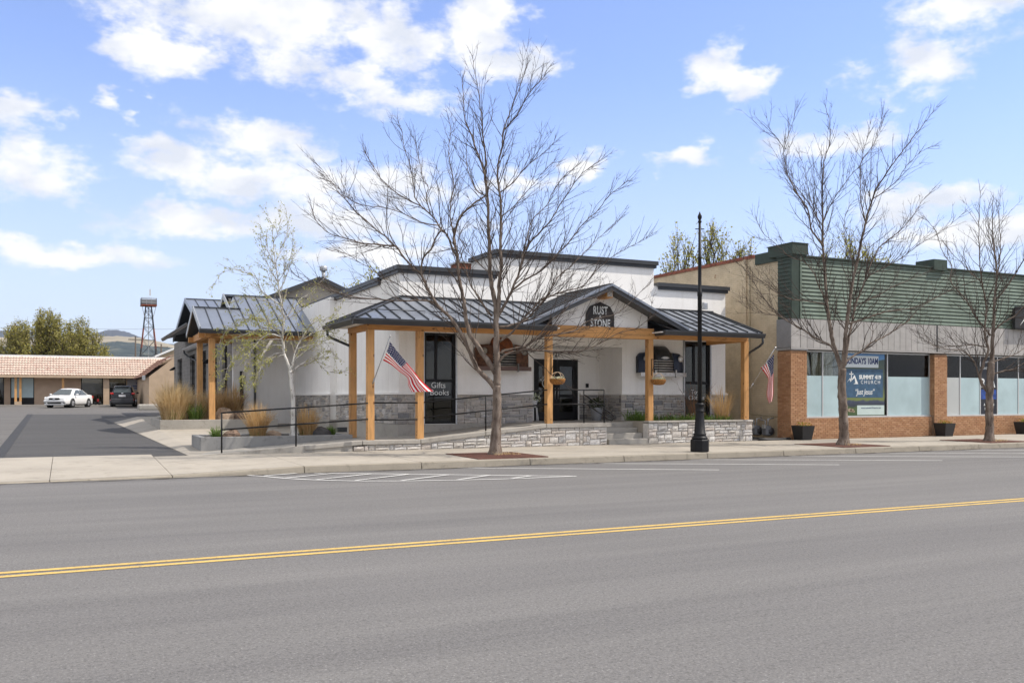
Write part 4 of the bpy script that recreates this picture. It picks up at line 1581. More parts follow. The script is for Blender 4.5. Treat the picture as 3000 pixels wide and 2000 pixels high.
put_text('www', M['navy'], (26.38, PY - .006, 1.235), po, sx=1.0, sy=1.0)
lg = MB()
yy = PY - .006


def L2(pts):
    return [(x, yy, z) for x, z in pts]


lg.poly(L2([(25.385, 2.20), (25.425, 2.20), (25.425, 2.56), (25.385, 2.56)]))
lg.poly(L2([(25.305, 2.44), (25.505, 2.44), (25.505, 2.475), (25.305, 2.475)]))
lg.poly(L2([(25.17, 2.14), (25.34, 2.31), (25.40, 2.24), (25.56, 2.43), (25.74, 2.10), (25.50, 2.10), (25.60, 2.14), (25.56, 2.32), (25.36, 2.17), (25.32, 2.26)]))
lg.build('logo', M['vinyl'], po)
sh = MB()
rr_ = random.Random(2)
for cx_, cz_, r_ in ((25.33, 1.16, .085), (25.44, 1.15, .08), (25.52, 1.11, .05)):
    sh.poly([(cx_ + r_ * 1.15 * math.cos(a * .7), yy, cz_ + r_ * .8 * math.sin(a * .7)) for a in range(9)])
sh.build('sheep_picture', simple('wool', (.34, .27, .19), .8, var=.3, scale=30), po)
po2 = thing('window_poster', 'dark blue study poster with large letters behind the right tree trunk', 'poster', (32.75, 24.41, .94))
MB().box(32.28, 33.22, PY, PY + .008, .96, 3.2).build('sheet', simple('poster_dark', (.016, .018, .026), .4, var=.3), po2)
MB().box(32.30, 33.20, PY - .004, PY - .001, 1.55, 1.92).build('blue_band', simple('poster_bluelight', (.02, .06, .26), .4, var=.6, scale=5), po2)
put_text('sp_sum', M['vinyl'], (32.70, PY - .006, 3.02), po2)
put_text('sp_sun', M['vinyl'], (32.62, PY - .006, 2.76), po2, sx=.85)
put_text('sp_r', M['vinyl'], (32.42, PY - .006, 2.17), po2, sx=.8, sy=.95)
put_text('sp_a', M['vinyl'], (32.98, PY - .006, 2.17), po2, sx=.8, sy=.95)
put_text('sp_study', M['vinyl'], (32.76, PY - .006, 1.33), po2, sx=.8)
put_text('sp_123', M['vinyl'], (32.76, PY - .006, 1.17), po2, sx=.85)
sg_ = thing('church_sign', 'black church signboard with white cross and mountain logo at the right edge', 'sign', (35, 24.0, 4.4))
MB().box(33.72, 37.2, 23.98, 24.10, 4.36, 5.16).build('board', M['black_matte'], sg_)
MB().box(33.68, 37.24, 23.96, 23.985, 4.32, 4.37).box(33.68, 37.24, 23.96, 23.985, 5.15, 5.2).build('frame', M['black'], sg_)
yy = 23.972
lg = MB()
lg.poly(L2([(34.36, 4.62), (34.42, 4.62), (34.42, 5.08), (34.36, 5.08)]))
lg.poly(L2([(34.26, 4.93), (34.52, 4.93), (34.52, 4.985), (34.26, 4.985)]))
lg.poly(L2([(34.0, 4.46), (34.28, 4.78), (34.38, 4.66), (34.62, 4.92), (34.92, 4.44), (34.5, 4.44), (34.66, 4.52), (34.6, 4.74), (34.32, 4.5), (34.25, 4.66)]))
lg.build('logo', M['vinyl'], sg_)

# ------------------------------------------------------------------ tiled strip building across the lot
strip = thing('strip_building', 'long low tan building with pinkish tile mansard roof behind the lot', 'building', (0, 88, .9))
M['tan_wall'] = simple('tan_wall', (.46, .345, .25), .9, var=.08, scale=2, bump=.3, bscale=20, bdist=.01)
M['tan_light'] = simple('tan_light', (.50, .375, .26), .9, var=.10, scale=2, bump=.3, bscale=14, bdist=.015)
n = NT('roof_tile')
tt = n.ramp(n.noise(1.6, 3, .5, n.mapped((3.0, 1, 3.0))), [(.3, (.46, .32, .265)), (.44, (.56, .44, .37)), (.62, (.62, .51, .43)), (.78, (.48, .33, .27))])
M['tile'] = n.out(tt, .85, spec=.2)


def tile_slope(name, parent, o, sd, td, length, tlen, rows, mat, step=.055, period=.215):
    o, sd, td = Vector(o), Vector(sd).normalized(), Vector(td).normalized()
    nr = sd.cross(td).normalized()
    if nr.z < 0:
        nr = -nr
    m = MB()
    nx = int(length / step)
    for r in range(rows):
        base = len(m.v)
        for i in range(nx + 1):
            x = i * step
            w = max(0, math.cos(2 * math.pi * x / period)) * .06
            lo = o + sd * x + td * (tlen * r / rows) + nr * (.07 + w)
            hi = o + sd * x + td * (tlen * (r + 1) / rows + .02) + nr * (.0 + w * .6)
            m.v += [tuple(lo), tuple(hi), tuple(lo - nr * .09)]
        for i in range(nx):
            a = base + 3 * i
            m.f += [(a, a + 3, a + 4, a + 1), (a + 2, a + 5, a + 3, a)]
            m.m += [0, 0]
            m.smooth += [False, False]
    ob = m.build(name, mat, parent)
    ob['kind'] = 'stuff'
    return ob


sl_ = Vector((0, 1.5, 1.62))
tile_slope('tile_roof', strip, (-24, 86.7, 3.50), (1, 0, 0), sl_, 32.6, sl_.length, 8, M['tile'])
MB().box(-24, 8.4, 88.15, 88.6, 5.0, 5.24).build('white_coping', M['white'], strip)
MB().box(-24, 7.0, 86.62, 86.74, 3.30, 3.50).build('fascia', M['tan_light'], strip)
MB().box(-24, 7.0, 86.74, 88.0, 3.36, 3.42).build('soffit', M['tan_wall'], strip)
mb = MB()
ops = [(-6.5, -4.75, .98, 3.36), (-4.29, -2.50, .98, 3.36), (1.10, 2.85, .98, 3.36), (3.32, 4.72, .98, 3.36)]
xx = -24
for a, b, z0, z1 in ops:
    mb.box(xx, a, 88, 88.3, .5, 3.4)
    xx = b
mb.box(xx, 8.4, 88, 88.3, .5, 3.4)
mb.box(-24, 8.4, 89.4, 89.6, .5, 5.0)
mb.build('front_wall', M['tan_wall'], strip)
for i, (a, b, z0, z1) in enumerate(ops):
    w = MB().box(a, a + .07, 88.05, 88.12, .98, 3.36).box(b - .07, b, 88.05, 88.12, .98, 3.36).box(a + .07, b - .07, 88.05, 88.12, 3.28, 3.36).box(a + .07, b - .07, 88.05, 88.12, .98, 1.62 if i == 1 else 1.1)
    w = w.build('window', M['black'], strip)
    if i == 1:
        MB().box(a + .07, b - .07, 88.07, 88.09, 1.62, 3.28).build('frosted_pane', M['frost'], w)
    else:
        MB().box(a + .07, b - .07, 88.07, 88.09, 1.1, 3.28).build('pane', M['glass'], w)
MB().box(-24, 8.4, 86.9, 88, .6, gz(87) + .10).build('walkway', M['concrete'], strip)
for px in (-3.85, -3.5, -.3):
    MB().box(px - .09, px + .09, 86.95, 87.13, 1.0, 3.36).build('post', M['wood_v'], strip)
MB().box(-3.94, -3.41, 86.94, 87.14, 1.02, 1.30).build('post_base', M['tan_light'], strip)
MB().box(2.84, 3.31, 86.93, 87.15, 1.0, 3.36).build('post_casing', M['tan_light'], strip)
# wing at the right-hand end, tile slope facing left
MB().prism([(5.60, 74.6, .4), (12, 74.6, .4), (12, 74.6, 4.86), (7.62, 74.6, 4.86), (5.60, 74.6, 3.22)], (0, 13.2, 0)).build('end_wing', M['tan_light'], strip, fix=True)
tile_slope('tile_roof', strip, (5.25, 86.6, 3.22), (0, -1, 0), (2.1, 0, 1.66), 12.2, 2.68, 8, simple('tile_shaded', (.26, .15, .115), .85, var=.3, scale=4))  # same tile coloured darker, the shade of the left-facing slope painted in
MB().box(5.1, 5.32, 74.35, 74.6, 2.95, 3.28).build('gutter_end', M['galv'], strip)
bn = thing('banner', 'pale lettered banner hung on the tan wall behind the dark parked car', 'banner', (5.6, 87.8, 2.4))
MB().box(4.82, 6.62, 87.93, 87.96, 2.28, 3.22).build('sheet', simple('banner_grey', (.33, .33, .35), .8, var=.05), bn)
MB().box(5.5, 6.6, 87.91, 87.925, 2.85, 2.92).box(5.25, 6.3, 87.915, 87.927, 2.58, 2.68).box(5.1, 6.5, 87.915, 87.927, 2.40, 2.49).build('printed_lines', M['navy'], bn)
# pale roof behind the strip building
ph = thing('pale_shed', 'pale cream gabled shed roof behind the tiled building', 'building', (11, 104, 1))
MB().prism([(8.6, 102, 1), (16, 102, 1), (16, 102, 6.1), (12.2, 102, 7.6), (8.6, 102, 5.9)], (0, 9, 0)).build('wall', simple('cream_wall', (.52, .43, .30), .9), ph, fix=True)
MB().bar((8.2, 101.8, 5.85), (12.2, 101.8, 7.75), .5, .16).build('roof_edge', M['white'], ph)
MB().prism([(8.2, 101.7, 5.85), (12.2, 101.7, 7.72), (12.2, 101.7, 7.84), (8.2, 101.7, 5.97)], (0, 9.6, 0)).build('roof', M['white'], ph, fix=True)
# wheel stop
ws = MB()
ws.box(0, 1, 0, 1, 0, 1)
o = MB().box(4.55, 6.6, 70.4, 71.2, gz(71) - .05, gz(71) + .42).build('concrete_block', M['concrete'], None, bevel=.12)
tag(o, 'rounded concrete block on the lot in front of the dark car', 'concrete block')

# radio tower, poles and wire
tw = thing('lattice_tower', 'steel lattice tower with square platform and red lower legs', 'tower', (12.0, 160.9, gz(160)))
M['red_paint'] = simple('red_paint', (.24, .06, .03), .7, var=.2)
tcx, tcy = 12.0, 160.9


def hw(z):
    return .42 + (16.6 - z) * .098


for sx in (-1, 1):
    for sy in (-1, 1):
        for z0, z1, m in ((.9, 9.7, M['soffit']), (9.7, 12.9, M['red_paint']), (12.9, 16.7, M['roof_dark']),):
            MB().bar((tcx + sx * hw(z0), tcy + sy * hw(z0), z0), (tcx + sx * hw(z1), tcy + sy * hw(z1), z1), .10, .10).build('leg', m, tw)
lev = [2.5, 5.5, 8.5, 11.0, 13.1, 14.6, 15.7, 16.6]
for a, b in zip(lev, lev[1:]):
    m = MB()
    for sx, sy, tx, ty in ((-1, -1, 1, -1), (1, -1, 1, 1), (1, 1, -1, 1), (-1, 1, -1, -1)):
        m.bar((tcx + sx * hw(a), tcy + sy * hw(a), a), (tcx + tx * hw(b), tcy + ty * hw(b), b), .055, .055)
        m.bar((tcx + tx * hw(a), tcy + ty * hw(a), a), (tcx + sx * hw(b), tcy + sy * hw(b), b), .055, .055)
        m.bar((tcx + sx * hw(b), tcy + sy * hw(b), b), (tcx + tx * hw(b), tcy + ty * hw(b), b), .06, .06)
    m.build('brace', M['roof_dark'], tw)
MB().box(tcx - .06, tcx + .06, tcy - .06, tcy + .06, 1, 16.6).build('ladder', M['galv'], tw)
MB().box(tcx - 1.2, tcx + 1.2, tcy - 1.2, tcy + 1.2, 16.55, 16.72).build('platform', M['red_paint'], tw)
m = MB()
for sx in (-1.15, -.4, .4, 1.15):
    for sy in (-1.15, 1.15):
        m.bar((tcx + sx, tcy + sy, 16.72), (tcx + sx, tcy + sy, 17.75), .06, .06)
        m.bar((tcx + sy, tcy + sx, 16.72), (tcx + sy, tcy + sx, 17.75), .06, .06)
for z in (17.1, 17.45, 17.75):
    for sy in (-1.15, 1.15):
        m.bar((tcx - 1.15, tcy + sy, z), (tcx + 1.15, tcy + sy, z), .07, .12)
        m.bar((tcx + sy, tcy - 1.15, z), (tcx + sy, tcy + 1.15, z), .07, .12)
m.build('railing', M['galv'], tw)
MB().box(tcx - 1.12, tcx + 1.12, tcy - 1.12, tcy + 1.12, 16.8, 17.6).build('mesh_panel', simple('grey_mesh', (.22, .22, .23), .7), tw)
for sx in (-1, 1):
    MB().bar((tcx + sx * 1.1, tcy - 1.1, 16.6), (tcx + sx * hw(14.6), tcy - hw(14.6), 14.6), .06, .06).build('strut', M['galv'], tw)
MB().tube([(tcx + .25, tcy, 17.7), (tcx + .2, tcy, 19.3)], .03, 5).build('mast', M['white'], tw)
MB().box(tcx + .15, tcx + .3, tcy - .03, tcy + .03, 18.3, 19.35).build('antenna', simple('antenna_tan', (.5, .42, .3), .6), tw)
for i, (px, py, pz, lab) in enumerate(((9.4, 151, 10.97, 'thin dark utility pole left of the lattice tower'), (12.95, 149.5, 9.82, 'short brown utility pole right of the lattice tower'), (-7.1, 159, 13.0, 'thin utility pole with crossarm behind the left round tree'))):
    t = thing('utility_pole', lab, 'pole', (px, py, gz(160)), group='utility poles')
    MB().tube([(px, py, .5), (px, py, pz)], [.16, .11], 7).build('pole', simple('pole_wood%d' % i, (.10, .08, .065), .9), t)
    MB().bar((px - 1.0, py, pz - .5), (px + 1.0, py, pz - .5), .1, .12).build('crossarm', M['soffit'], t)
wr = MB()
pts = []
for k in range(21):
    f = k / 20
    pts.append((-45 + 85 * f, 159 - 4 * f, 12.4 + 1.2 * f - 1.6 * 4 * f * (1 - f) * .5))
wr.tube(pts, .02, 4)
tag(wr.build('power_line', M['black_matte']), 'thin overhead wire crossing the sky behind the lattice tower', 'wire')

# ------------------------------------------------------------------ street trees: traced limb skeletons (metres, x to the right, z up), then grown twigs
TREE_A = [
   (0.15,0.105,0,[(0.0,-0.02),(0.02,0.35),(0.04,0.87),(0.05,1.39),(0.05,1.75)]),
   (0.105,0.006,0.05,[(0.05,1.75),(0.05,2.12),(0.04,2.51),(0.04,2.95),(0.03,3.35),(0.02,3.75),(-0.04,4.06),(-0.1,4.34),(-0.13,4.6),(-0.14,4.99),(-0.15,5.33),(-0.18,5.83),(-0.17,6.33),(-0.2,6.68),(-0.24,6.91),(-0.29,7.25),(-0.49,7.78),(-0.58,8.11),(-0.77,8.51),(-0.81,9.01),(-0.85,9.57)]),
   (0.026,0.005,0.1,[(-0.29,7.25),(-0.23,7.41),(-0.27,7.8),(-0.3,8.07),(-0.35,8.51),(-0.42,9.23),(-0.53,9.83),(-0.58,10.23)]),
   (0.062,0.006,-0.12,[(0.03,3.38),(0.09,3.81),(0.11,4.34),(0.16,4.73),(0.13,5.24),(0.16,5.83),(0.14,6.33),(0.12,6.58),(0.07,7.14),(0.18,7.71),(0.23,8.11),(0.49,8.81),(0.68,9.3),(0.81,9.69)]),
   (0.016,0.005,-0.2,[(0.23,8.11),(0.37,8.24),(0.55,8.44),(0.81,8.9),(1.15,9.27),(1.35,9.57)]),
   (0.075,0.018,-0.25,[(-0.01,1.7),(-0.19,1.91),(-0.41,2.13),(-0.58,2.47),(-0.71,2.77),(-0.82,2.99),(-1.02,3.31),(-1.21,3.52),(-1.4,3.71),(-1.53,3.92),(-1.66,4.14),(-1.74,4.33),(-1.8,4.55),(-1.79,4.77),(-1.66,4.97),(-1.56,5.07),(-1.42,5.34),(-1.29,5.55)]),
   (0.03,0.005,-0.3,[(-1.79,4.49),(-2.01,4.64),(-2.18,4.84),(-2.29,4.97),(-2.42,5.13),(-2.66,5.14),(-2.89,5.17),(-3.14,5.15),(-3.42,5.24),(-3.7,5.31),(-3.98,5.39),(-4.25,5.67),(-4.35,5.98)]),
   (0.022,0.004,-0.25,[(-2.42,5.13),(-2.66,5.36),(-2.89,5.53),(-3.11,5.74),(-3.32,5.9),(-3.53,6.14),(-3.72,6.36),(-3.88,6.59),(-4.05,6.81),(-4.27,7.07)]),
   (0.028,0.004,-0.45,[(-1.43,3.76),(-1.62,3.83),(-1.86,3.84),(-2.14,3.81),(-2.42,3.81),(-2.89,3.83),(-3.14,3.84),(-3.42,3.88),(-3.7,3.95),(-3.92,4.02),(-4.18,4.11),(-4.41,4.16),(-4.74,4.38)]),
   (0.015,0.004,-0.4,[(-1.86,3.84),(-2.12,4.04),(-2.42,4.24),(-2.75,4.38),(-3.05,4.6),(-3.23,4.68),(-3.49,4.86),(-3.88,4.94)]),
   (0.08,0.02,0.3,[(0.02,2.06),(-0.15,2.32),(-0.29,2.51),(-0.45,2.77),(-0.63,3.02),(-0.7,3.25),(-0.76,3.51),(-0.79,3.81),(-0.84,4.04),(-0.9,4.33),(-0.96,4.64),(-0.99,5.11),(-1.04,5.33),(-1.09,5.51),(-1.08,5.72),(-1.06,5.87),(-0.97,6.16),(-0.82,6.36),(-0.58,6.59),(-0.28,6.81)]),
   (0.034,0.006,0.3,[(-0.99,5.07),(-1.13,5.31),(-1.26,5.67),(-1.49,5.94),(-1.6,6.14),(-1.73,6.29),(-1.88,6.42),(-1.99,6.52),(-2.29,6.68),(-2.53,6.82),(-2.75,6.98),(-2.92,7.15),(-3.09,7.31),(-3.23,7.53),(-3.32,7.71),(-3.49,7.98),(-3.62,8.24)]),
   (0.026,0.005,0.45,[(-1.06,5.46),(-1.12,5.81),(-1.22,6.29),(-1.19,6.63),(-1.16,6.91),(-1.13,7.18),(-1.21,7.59),(-1.26,7.91),(-1.29,8.24),(-1.26,8.74),(-1.3,9.1)]),
   (0.018,0.004,0.1,[(-1.99,6.52),(-2.16,6.78),(-2.18,7.05),(-2.25,7.39),(-2.32,7.71),(-2.45,8.11),(-2.52,8.57),(-2.59,8.76)]),
   (0.016,0.004,0.5,[(-1.73,6.29),(-1.86,6.75),(-1.82,7.05),(-1.92,7.24),(-1.99,7.41),(-2.12,8.07),(-2.27,8.57)]),
   (0.018,0.004,-0.1,[(-1.53,5.98),(-1.88,6.03),(-2.23,6.18),(-2.57,6.33),(-2.92,6.42),(-3.36,6.46),(-3.7,6.55),(-4.01,6.81),(-4.22,7.02),(-4.53,7.2)]),
   (0.03,0.006,-0.35,[(-0.07,3.51),(-0.23,3.68),(-0.35,3.88),(-0.47,4.07),(-0.58,4.2),(-0.65,4.42),(-0.72,4.63),(-0.81,4.87),(-0.88,5.07),(-1.01,5.16),(-1.27,5.07)]),
   (0.045,0.005,-0.15,[(0.05,3.45),(0.16,3.64),(0.26,3.81),(0.42,4.14),(0.52,4.38),(0.62,4.6),(0.68,4.9),(0.72,5.1),(0.91,5.36),(1.15,5.6),(1.37,5.85),(1.61,6.22),(1.8,6.5),(1.98,6.78),(2.14,6.98),(2.38,7.15),(2.64,7.34)]),
   (0.022,0.005,0.3,[(0.63,4.68),(0.76,5.29),(0.92,5.91),(1.11,6.16),(1.28,6.32),(1.41,6.55),(1.48,6.75),(1.78,7.18),(1.98,7.35),(2.14,7.48)]),
   (0.03,0.005,-0.4,[(0.42,4.14),(0.72,4.37),(0.94,4.49),(1.15,4.6),(1.5,4.94),(1.85,5.29),(2.19,5.72),(2.5,5.98),(2.8,6.33),(3.19,6.63)]),
   (0.03,0.004,0.5,[(0.07,3.23),(0.29,3.25),(0.49,3.31),(0.75,3.41),(1.01,3.68),(1.32,4.07),(1.46,4.29),(1.58,4.51),(1.76,4.73),(1.98,4.9),(2.37,5.33),(2.8,5.77),(3.06,5.98),(3.41,6.33)]),
   (0.034,0.004,-0.3,[(0.11,2.86),(0.29,2.99),(0.45,3.11),(0.75,3.44),(0.95,3.66),(1.15,3.88),(1.37,3.97),(1.61,4.04),(1.89,4.12),(2.14,4.17),(2.32,4.33),(2.48,4.54),(2.76,4.79),(3.07,5.0),(3.49,5.2),(3.75,5.33)]),
   (0.034,0.004,-0.5,[(0.07,2.32),(0.2,2.47),(0.37,2.57),(0.55,2.6),(0.75,2.64),(1.02,2.62),(1.32,2.6),(1.67,2.57),(2.05,2.57),(2.28,2.63),(2.48,2.71),(2.71,2.84),(2.9,2.95),(3.19,3.05),(3.44,3.11),(3.75,3.38)]),
   (0.032,0.004,0.2,[(0.11,2.56),(0.27,2.64),(0.42,2.67),(0.59,2.71),(0.75,2.75),(1.05,2.95),(1.24,3.01),(1.48,3.04),(1.8,3.1),(2.08,3.18),(2.34,3.38),(2.54,3.45),(2.74,3.51),(3.14,3.61),(3.49,3.9),(3.75,4.16),(4.01,4.38)]),
   (0.018,0.004,0.5,[(1.07,2.95),(1.32,3.28),(1.54,3.51),(1.78,3.68),(1.93,3.86),(2.19,4.01),(2.54,4.06),(2.8,4.2),(2.97,4.29)]),
   (0.02,0.004,0.4,[(-0.13,4.6),(-0.41,4.86),(-0.67,5.16),(-0.88,5.46),(-0.93,5.64),(-0.75,5.98)]),
   (0.02,0.004,0.35,[(-0.2,6.55),(-0.41,6.68),(-0.54,6.85),(-0.67,7.2),(-0.74,7.46),(-0.75,7.72),(-0.74,8.24)]),
   (0.018,0.004,-0.35,[(0.12,6.58),(0.46,6.81),(0.72,7.11),(0.94,7.28),(1.24,7.5),(1.46,7.72)]),
   (0.018,0.004,0.2,[(0.16,5.98),(0.46,6.24),(0.72,6.55),(0.98,6.85),(1.2,7.15),(1.5,7.46)]),
]
TREE_B = [
   (0.155,0.115,0,[(0.0,-0.01),(0.03,0.35),(0.0,1.09),(-0.04,1.83),(-0.02,2.31)]),
   (0.075,0.006,0.1,[(-0.04,2.26),(-0.17,2.73),(-0.3,3.21),(-0.38,3.74),(-0.43,4.25),(-0.47,4.8),(-0.49,5.43),(-0.51,6.02),(-0.51,6.61),(-0.5,7.24),(-0.49,7.79),(-0.43,8.6),(-0.34,8.99),(-0.22,9.36),(-0.2,9.92),(-0.34,10.54)]),
   (0.08,0.005,-0.15,[(-0.01,2.28),(0.02,2.79),(0.03,3.21),(0.08,3.95),(0.15,4.72),(0.25,5.33),(0.36,5.9),(0.51,6.75),(0.61,7.13),(0.74,7.56),(1.03,8.08),(1.36,8.55),(1.74,9.07),(2.07,9.5),(2.41,9.97)]),
   (0.05,0.004,0.3,[(0.04,2.42),(0.13,2.79),(0.22,3.21),(0.39,3.79),(0.55,4.34),(0.84,4.95),(1.13,5.6),(1.4,6.07),(1.6,6.28),(2.07,6.61),(2.37,6.87),(2.64,7.18),(3.02,7.7),(3.39,8.08)]),
   (0.022,0.004,0.25,[(0.49,6.69),(0.4,7.24),(0.41,7.79),(0.46,8.41),(0.6,8.74),(0.89,9.07),(1.06,9.41),(1.22,9.78),(1.29,10.17)]),
   (0.022,0.004,-0.3,[(-0.5,6.82),(-0.3,7.35),(-0.11,7.7),(0.22,8.17),(0.51,8.55),(0.55,8.94),(0.66,9.36),(0.68,9.62)]),
   (0.034,0.004,-0.3,[(-0.51,6.07),(-0.72,6.34),(-0.91,6.56),(-1.0,6.87),(-1.05,7.13),(-1.25,7.4),(-1.48,7.65),(-1.63,7.92),(-1.76,8.17),(-1.87,8.51),(-1.93,8.88),(-1.8,9.31),(-1.7,9.69),(-1.65,10.0)]),
   (0.012,0.004,-0.3,[(-1.93,8.88),(-2.12,9.15),(-2.37,9.4),(-2.5,9.72)]),
   (0.022,0.004,0.35,[(-0.59,6.82),(-0.77,7.24),(-0.93,7.56),(-1.1,7.84),(-1.3,8.14),(-1.48,8.41),(-1.52,8.72),(-1.59,9.04),(-1.59,9.36)]),
   (0.04,0.004,-0.35,[(-0.14,2.6),(-0.41,3.01),(-0.67,3.13),(-0.95,3.25),(-1.25,3.44),(-1.49,3.55),(-1.78,3.69),(-2.0,3.82),(-2.2,3.98),(-2.43,4.16),(-2.68,4.43),(-2.9,4.72),(-3.18,5.19),(-3.37,5.54)]),
   (0.014,0.004,-0.45,[(-2.0,3.82),(-2.31,3.9),(-2.66,3.94),(-3.14,4.06),(-3.37,4.29)]),
   (0.026,0.004,0.3,[(-0.43,4.29),(-0.72,4.35),(-0.91,4.39),(-1.2,4.44),(-1.48,4.48),(-1.85,4.67),(-2.15,4.93),(-2.43,5.14),(-2.99,5.62),(-3.26,5.91)]),
   (0.026,0.004,0.1,[(-0.47,4.48),(-0.67,4.85),(-0.77,5.19),(-0.93,5.44),(-1.1,5.62),(-1.36,5.71),(-1.58,5.81),(-1.91,6.14),(-2.28,6.47),(-2.47,6.81),(-2.64,7.08)]),
   (0.036,0.004,0.4,[(0.06,2.47),(0.13,2.55),(0.4,2.75),(0.65,2.85),(0.94,3.1),(1.17,3.2),(1.38,3.29),(1.76,3.5),(2.08,3.72),(2.3,3.82),(2.68,4.2),(3.16,4.48),(3.72,4.77)]),
   (0.03,0.004,-0.4,[(0.08,3.66),(0.31,3.74),(0.55,3.82),(1.12,4.01),(1.51,4.06),(1.83,4.1),(2.3,4.34),(2.78,4.59),(3.31,4.8)]),
   (0.024,0.004,0.3,[(0.51,4.25),(0.82,4.4),(1.12,4.53),(1.51,4.72),(1.83,4.91),(2.25,5.07),(2.54,5.19),(3.1,5.44)]),
   (0.026,0.004,-0.3,[(0.66,4.59),(0.84,5.1),(1.08,5.28),(1.36,5.43),(1.83,5.71),(2.3,6.09),(2.78,6.37),(3.2,6.71),(3.52,7.03)]),
   (0.02,0.004,0.4,[(-0.5,6.39),(-0.61,7.03),(-0.74,7.56),(-0.83,8.09),(-0.85,8.62),(-0.98,9.15)]),
   (0.02,0.004,-0.2,[(0.66,7.35),(0.98,7.56),(1.35,7.88),(1.61,8.3),(2.04,8.72),(2.35,8.83)]),
   (0.02,0.004,0.1,[(0.23,5.33),(0.02,5.97),(-0.06,6.5),(0.02,7.03),(0.23,7.35)]),
]
TREE_C = [
   (0.14,0.11,0,[(0.0,-0.02),(0.01,0.44),(0.0,1.14),(0.01,1.72),(0.07,2.62)]),
   (0.08,0.006,0.05,[(0.07,2.56),(0.11,3.03),(0.14,3.62),(0.19,4.21),(0.22,4.71),(0.27,5.16),(0.31,5.52),(0.27,6.1),(0.22,6.6),(0.19,7.52),(0.24,8.11)]),
   (0.055,0.005,-0.2,[(-0.04,1.62),(-0.26,1.88),(-0.37,2.1),(-0.32,2.35),(-0.26,2.6),(-0.15,3.02),(-0.25,3.33),(-0.32,3.62),(-0.34,4.44),(-0.53,5.19),(-0.63,5.69),(-0.7,6.17),(-0.78,7.14),(-0.8,8.06)]),
   (0.028,0.004,-0.4,[(-0.37,2.08),(-0.53,2.44),(-0.76,2.75),(-1.07,2.97),(-1.42,3.01),(-1.72,3.02),(-2.32,3.19),(-2.7,3.73),(-2.86,4.0)]),
   (0.024,0.004,0.3,[(-0.15,3.09),(-0.41,3.15),(-0.65,3.19),(-1.3,3.14),(-1.83,3.19),(-2.27,3.46)]),
   (0.035,0.004,0.2,[(0.06,3.5),(-0.18,3.86),(-0.42,4.21),(-0.65,4.71),(-1.03,5.19),(-1.12,5.51),(-1.03,5.9),(-1.3,6.34),(-1.51,7.14),(-1.89,7.58)]),
   (0.03,0.004,-0.3,[(0.09,2.21),(0.41,2.32),(0.81,2.43),(1.3,2.8),(1.89,3.03)]),
   (0.03,0.004,0.3,[(0.12,2.62),(0.47,2.74),(0.89,2.86),(1.42,3.15),(2.12,3.5)]),
   (0.034,0.004,-0.1,[(0.17,3.68),(0.53,3.98),(0.83,4.15),(1.3,4.68),(1.89,5.39),(2.24,5.98)]),
   (0.03,0.004,0.2,[(0.29,5.39),(0.41,5.86),(0.5,6.34),(0.54,7.04),(0.55,7.68),(0.65,8.22)]),
   (0.03,0.004,-0.3,[(0.24,4.68),(0.59,5.16),(0.94,5.86),(1.3,6.57),(1.53,7.28)]),
   (0.02,0.004,0.3,[(-0.53,5.19),(-0.83,5.51),(-1.09,5.86),(-1.39,6.22),(-1.59,6.57)]),
   (0.02,0.004,-0.3,[(0.22,6.34),(0.0,6.81),(-0.06,7.28),(-0.14,7.63)]),
]
